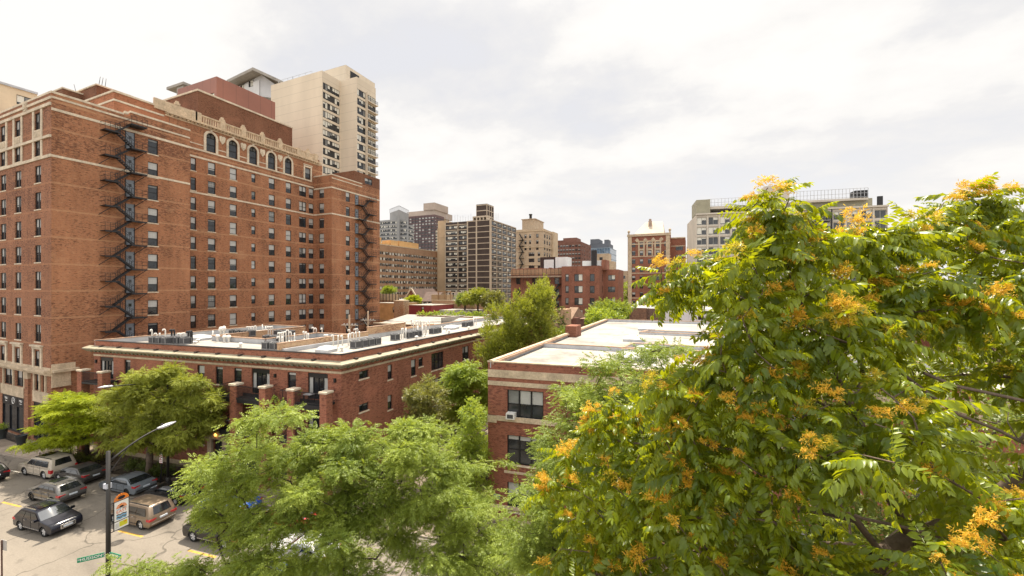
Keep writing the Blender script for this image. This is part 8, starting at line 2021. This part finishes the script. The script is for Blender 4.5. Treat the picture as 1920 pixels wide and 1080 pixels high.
# the hundred that show largest are parts of their own, the rest one mass
PLACED.sort(key=lambda t: -t[5])
from mathutils import Euler
import bmesh
bmS = bmesh.new()
for k, (q, s, sz, e, m, _) in enumerate(PLACED):
    if k < 100:
        o = bpy.data.objects.new('seed_cluster', SAM[m]); COL.objects.link(o); o.parent = oC; o.location = Vector(q)-Vector(baseC); o.scale = (s,s,s*sz); o.rotation_euler = e
    else:
        n0 = len(bmS.verts); bmS.from_mesh(SAM[(1,2,4,5)[m % 4]]); bmS.verts.ensure_lookup_table(); Mx = Matrix.Translation(Vector(q)-Vector(baseC)) @ Euler(e).to_matrix().to_4x4() @ Matrix.Diagonal((s,s,s*sz,1)); bmesh.ops.transform(bmS, matrix=Mx, verts=bmS.verts[n0:])
meS = bpy.data.meshes.new('seed_clusters'); bmS.to_mesh(meS); bmS.free(); meS.materials.append(M_SAM); oS = link('seed_clusters', meS, oC); oS['kind'] = 'stuff'
# ================================================================ pieces that stand apart become parts of their own
import bmesh
def _comp(n, a, b):
    parent = list(range(n))
    def f(x):
        while parent[x] != x: parent[x] = parent[parent[x]]; x = parent[x]
        return x
    for i, j in zip(a, b): parent[f(i)] = f(j)
    return np.unique([f(i) for i in range(n)], return_inverse=True)[1]
def split_pieces(most=40):
    SKIP = {'crown','trunk','seed_cluster','seed_clusters','lettering','twigs','foliage','ivy','windows','rubble','air_conditioners','body','pane','window','side_window','door_seam','grille_bar','rim','wheel','red_print','print_line','small_print','ground','headlight'}
    for o in [x for x in SC.objects if x.type == 'MESH' and x.parent is not None]:
        nm = o.name.split('.')[0]
        if nm in SKIP or o.get('kind') or o.data.users > 1 or o.children: continue
        me = o.data; nv = len(me.vertices)
        if nv > 6000 or nv == 0: continue
        co = np.empty(nv*3, np.float32); me.vertices.foreach_get('co', co); co = co.reshape(-1,3); ed = np.empty(len(me.edges)*2, np.int32); me.edges.foreach_get('vertices', ed); ed = ed.reshape(-1,2)
        isl = _comp(nv, ed[:,0], ed[:,1]); k = int(isl.max())+1
        if k < 2 or k > 700: continue
        lo = np.full((k,3), np.inf); hi = np.full((k,3), -np.inf); np.minimum.at(lo, isl, co); np.maximum.at(hi, isl, co); size = (hi-lo).max(axis=1)
        gap = np.maximum(0, np.maximum(lo[:,None]-hi[None], lo[None]-hi[:,None])); near_ = np.sqrt((gap**2).sum(axis=2)) <= np.maximum(.02, .5*np.maximum(size[:,None], size[None])); a, b = np.nonzero(np.triu(near_,1)); piece = _comp(k, a, b)[isl]; n = int(piece.max())+1
        if n < 2 or n > (most if nm not in ('wall','roof') else 0): continue
        for q in range(n):
            bm = bmesh.new(); bm.from_mesh(me); bm.verts.ensure_lookup_table(); bmesh.ops.delete(bm, geom=[v for v in bm.verts if piece[v.index] != q], context='VERTS'); m2 = bpy.data.meshes.new(nm); bm.to_mesh(m2); bm.free()
            for mt in me.materials: m2.materials.append(mt)
            if q == 0: first = m2
            else:
                c = o.copy(); c.data = m2; c.name = nm; COL.objects.link(c)
        o.data = first; bpy.data.meshes.remove(me)
split_pieces()
# ================================================================ camera, sun, sky
cam = bpy.data.cameras.new('camera'); co = bpy.data.objects.new('camera', cam); COL.objects.link(co)
cam.sensor_width = 36; cam.lens = 36*FPX/1920; cam.clip_start = .1; cam.clip_end = 6000
co.location = (0,0,EYE); co.rotation_euler = (R(90),0,AZ)
SC.camera = co
SDIR = Vector((-.12,.36,.92)).normalized(); ELEV = math.asin(SDIR.z)
su = bpy.data.lights.new('sun', 'SUN'); su.energy = 5.0; su.angle = R(.8); su.color = (1.0,.90,.75)
so = bpy.data.objects.new('sun', su); COL.objects.link(so); so.rotation_euler = SDIR.to_track_quat('Z','Y').to_euler()
W = bpy.data.worlds.new('World'); SC.world = W; W.use_nodes = True
nt = W.node_tree; nt.nodes.clear()
out = nt.nodes.new('ShaderNodeOutputWorld'); b1 = nt.nodes.new('ShaderNodeBackground'); b2 = nt.nodes.new('ShaderNodeBackground'); mx = nt.nodes.new('ShaderNodeMixShader')
sky = nt.nodes.new('ShaderNodeTexSky'); sky.sky_type = 'NISHITA'; sky.sun_disc = False; sky.sun_elevation = ELEV; sky.sun_rotation = math.atan2(SDIR.x, SDIR.y)
sky.altitude = 180; sky.air_density = 1.0; sky.dust_density = 2.0
nt.links.new(sky.outputs[0], b1.inputs[0]); b1.inputs[1].default_value = .12
gen = coords(nt, 'Generated')
sx = nt.nodes.new('ShaderNodeSeparateXYZ'); nt.links.new(gen, sx.inputs[0])
zc = mathn(nt, 'ADD', mathn(nt, 'MAXIMUM', sx.outputs[2], 0.0), .22)
cx_ = nt.nodes.new('ShaderNodeCombineXYZ'); nt.links.new(mathn(nt, 'DIVIDE', sx.outputs[0], zc), cx_.inputs[0]); nt.links.new(mathn(nt, 'DIVIDE', sx.outputs[1], zc), cx_.inputs[1])
cl = cx_.outputs[0]
n1 = noise(nt, mapping(nt, cl, (.62,.8,1), (4.6,2.9,0)), 1.0, 8, .55)
n2 = noise(nt, mapping(nt, cl, (1.9,2.3,1), (.4,5.2,0)), 1.0, 8, .6)
# cloud tone: bright sheet with soft grey undersides; thin blue-grey breaks
tone = mathn(nt, 'ADD', mathn(nt, 'MULTIPLY', n1, .65), mathn(nt, 'MULTIPLY', n2, .35))
ccol = ramp(nt, tone, [(.43, (.425,.42,.425)), (.478, (.46,.452,.448)), (.51, (.51,.497,.48)), (.555, (.54,.525,.505))])
ccol = mixrgb(nt, ramp(nt, sx.outputs[2], [(.0, .85), (.16, .45), (.38, 0.0)]), ccol, (.515,.50,.482))
# brighter towards the sun, overhead and behind the camera: added fill, out of view
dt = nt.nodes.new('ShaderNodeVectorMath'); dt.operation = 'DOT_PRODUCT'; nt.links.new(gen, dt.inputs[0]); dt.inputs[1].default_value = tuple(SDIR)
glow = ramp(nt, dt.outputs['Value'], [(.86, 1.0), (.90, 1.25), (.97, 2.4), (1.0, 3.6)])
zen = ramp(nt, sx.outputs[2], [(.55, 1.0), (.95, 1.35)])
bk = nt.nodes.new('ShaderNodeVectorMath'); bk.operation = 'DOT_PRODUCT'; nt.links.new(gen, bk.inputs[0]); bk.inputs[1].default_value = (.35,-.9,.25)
zen = mixrgb(nt, 1.0, zen, ramp(nt, bk.outputs['Value'], [(.0, 1.0), (.5, 1.7)]), 'MULTIPLY')  # unseen sky behind the camera raised to lift the shade on facing walls
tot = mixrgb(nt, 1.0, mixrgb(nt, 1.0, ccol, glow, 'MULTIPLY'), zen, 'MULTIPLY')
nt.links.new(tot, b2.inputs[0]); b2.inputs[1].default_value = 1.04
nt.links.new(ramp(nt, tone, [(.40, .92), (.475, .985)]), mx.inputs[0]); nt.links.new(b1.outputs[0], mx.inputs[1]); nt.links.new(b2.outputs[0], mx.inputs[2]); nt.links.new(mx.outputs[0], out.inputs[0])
SC.view_settings.view_transform = 'Standard'; SC.view_settings.look = 'None'; SC.view_settings.exposure = .9; SC.view_settings.gamma = 1.0
SC.cycles.max_bounces = 6; SC.cycles.transparent_max_bounces = 4; SC.cycles.diffuse_bounces = 3; SC.cycles.glossy_bounces = 2; SC.cycles.transmission_bounces = 3
SC.cycles.use_denoising = True; SC.cycles.sample_clamp_indirect = 6
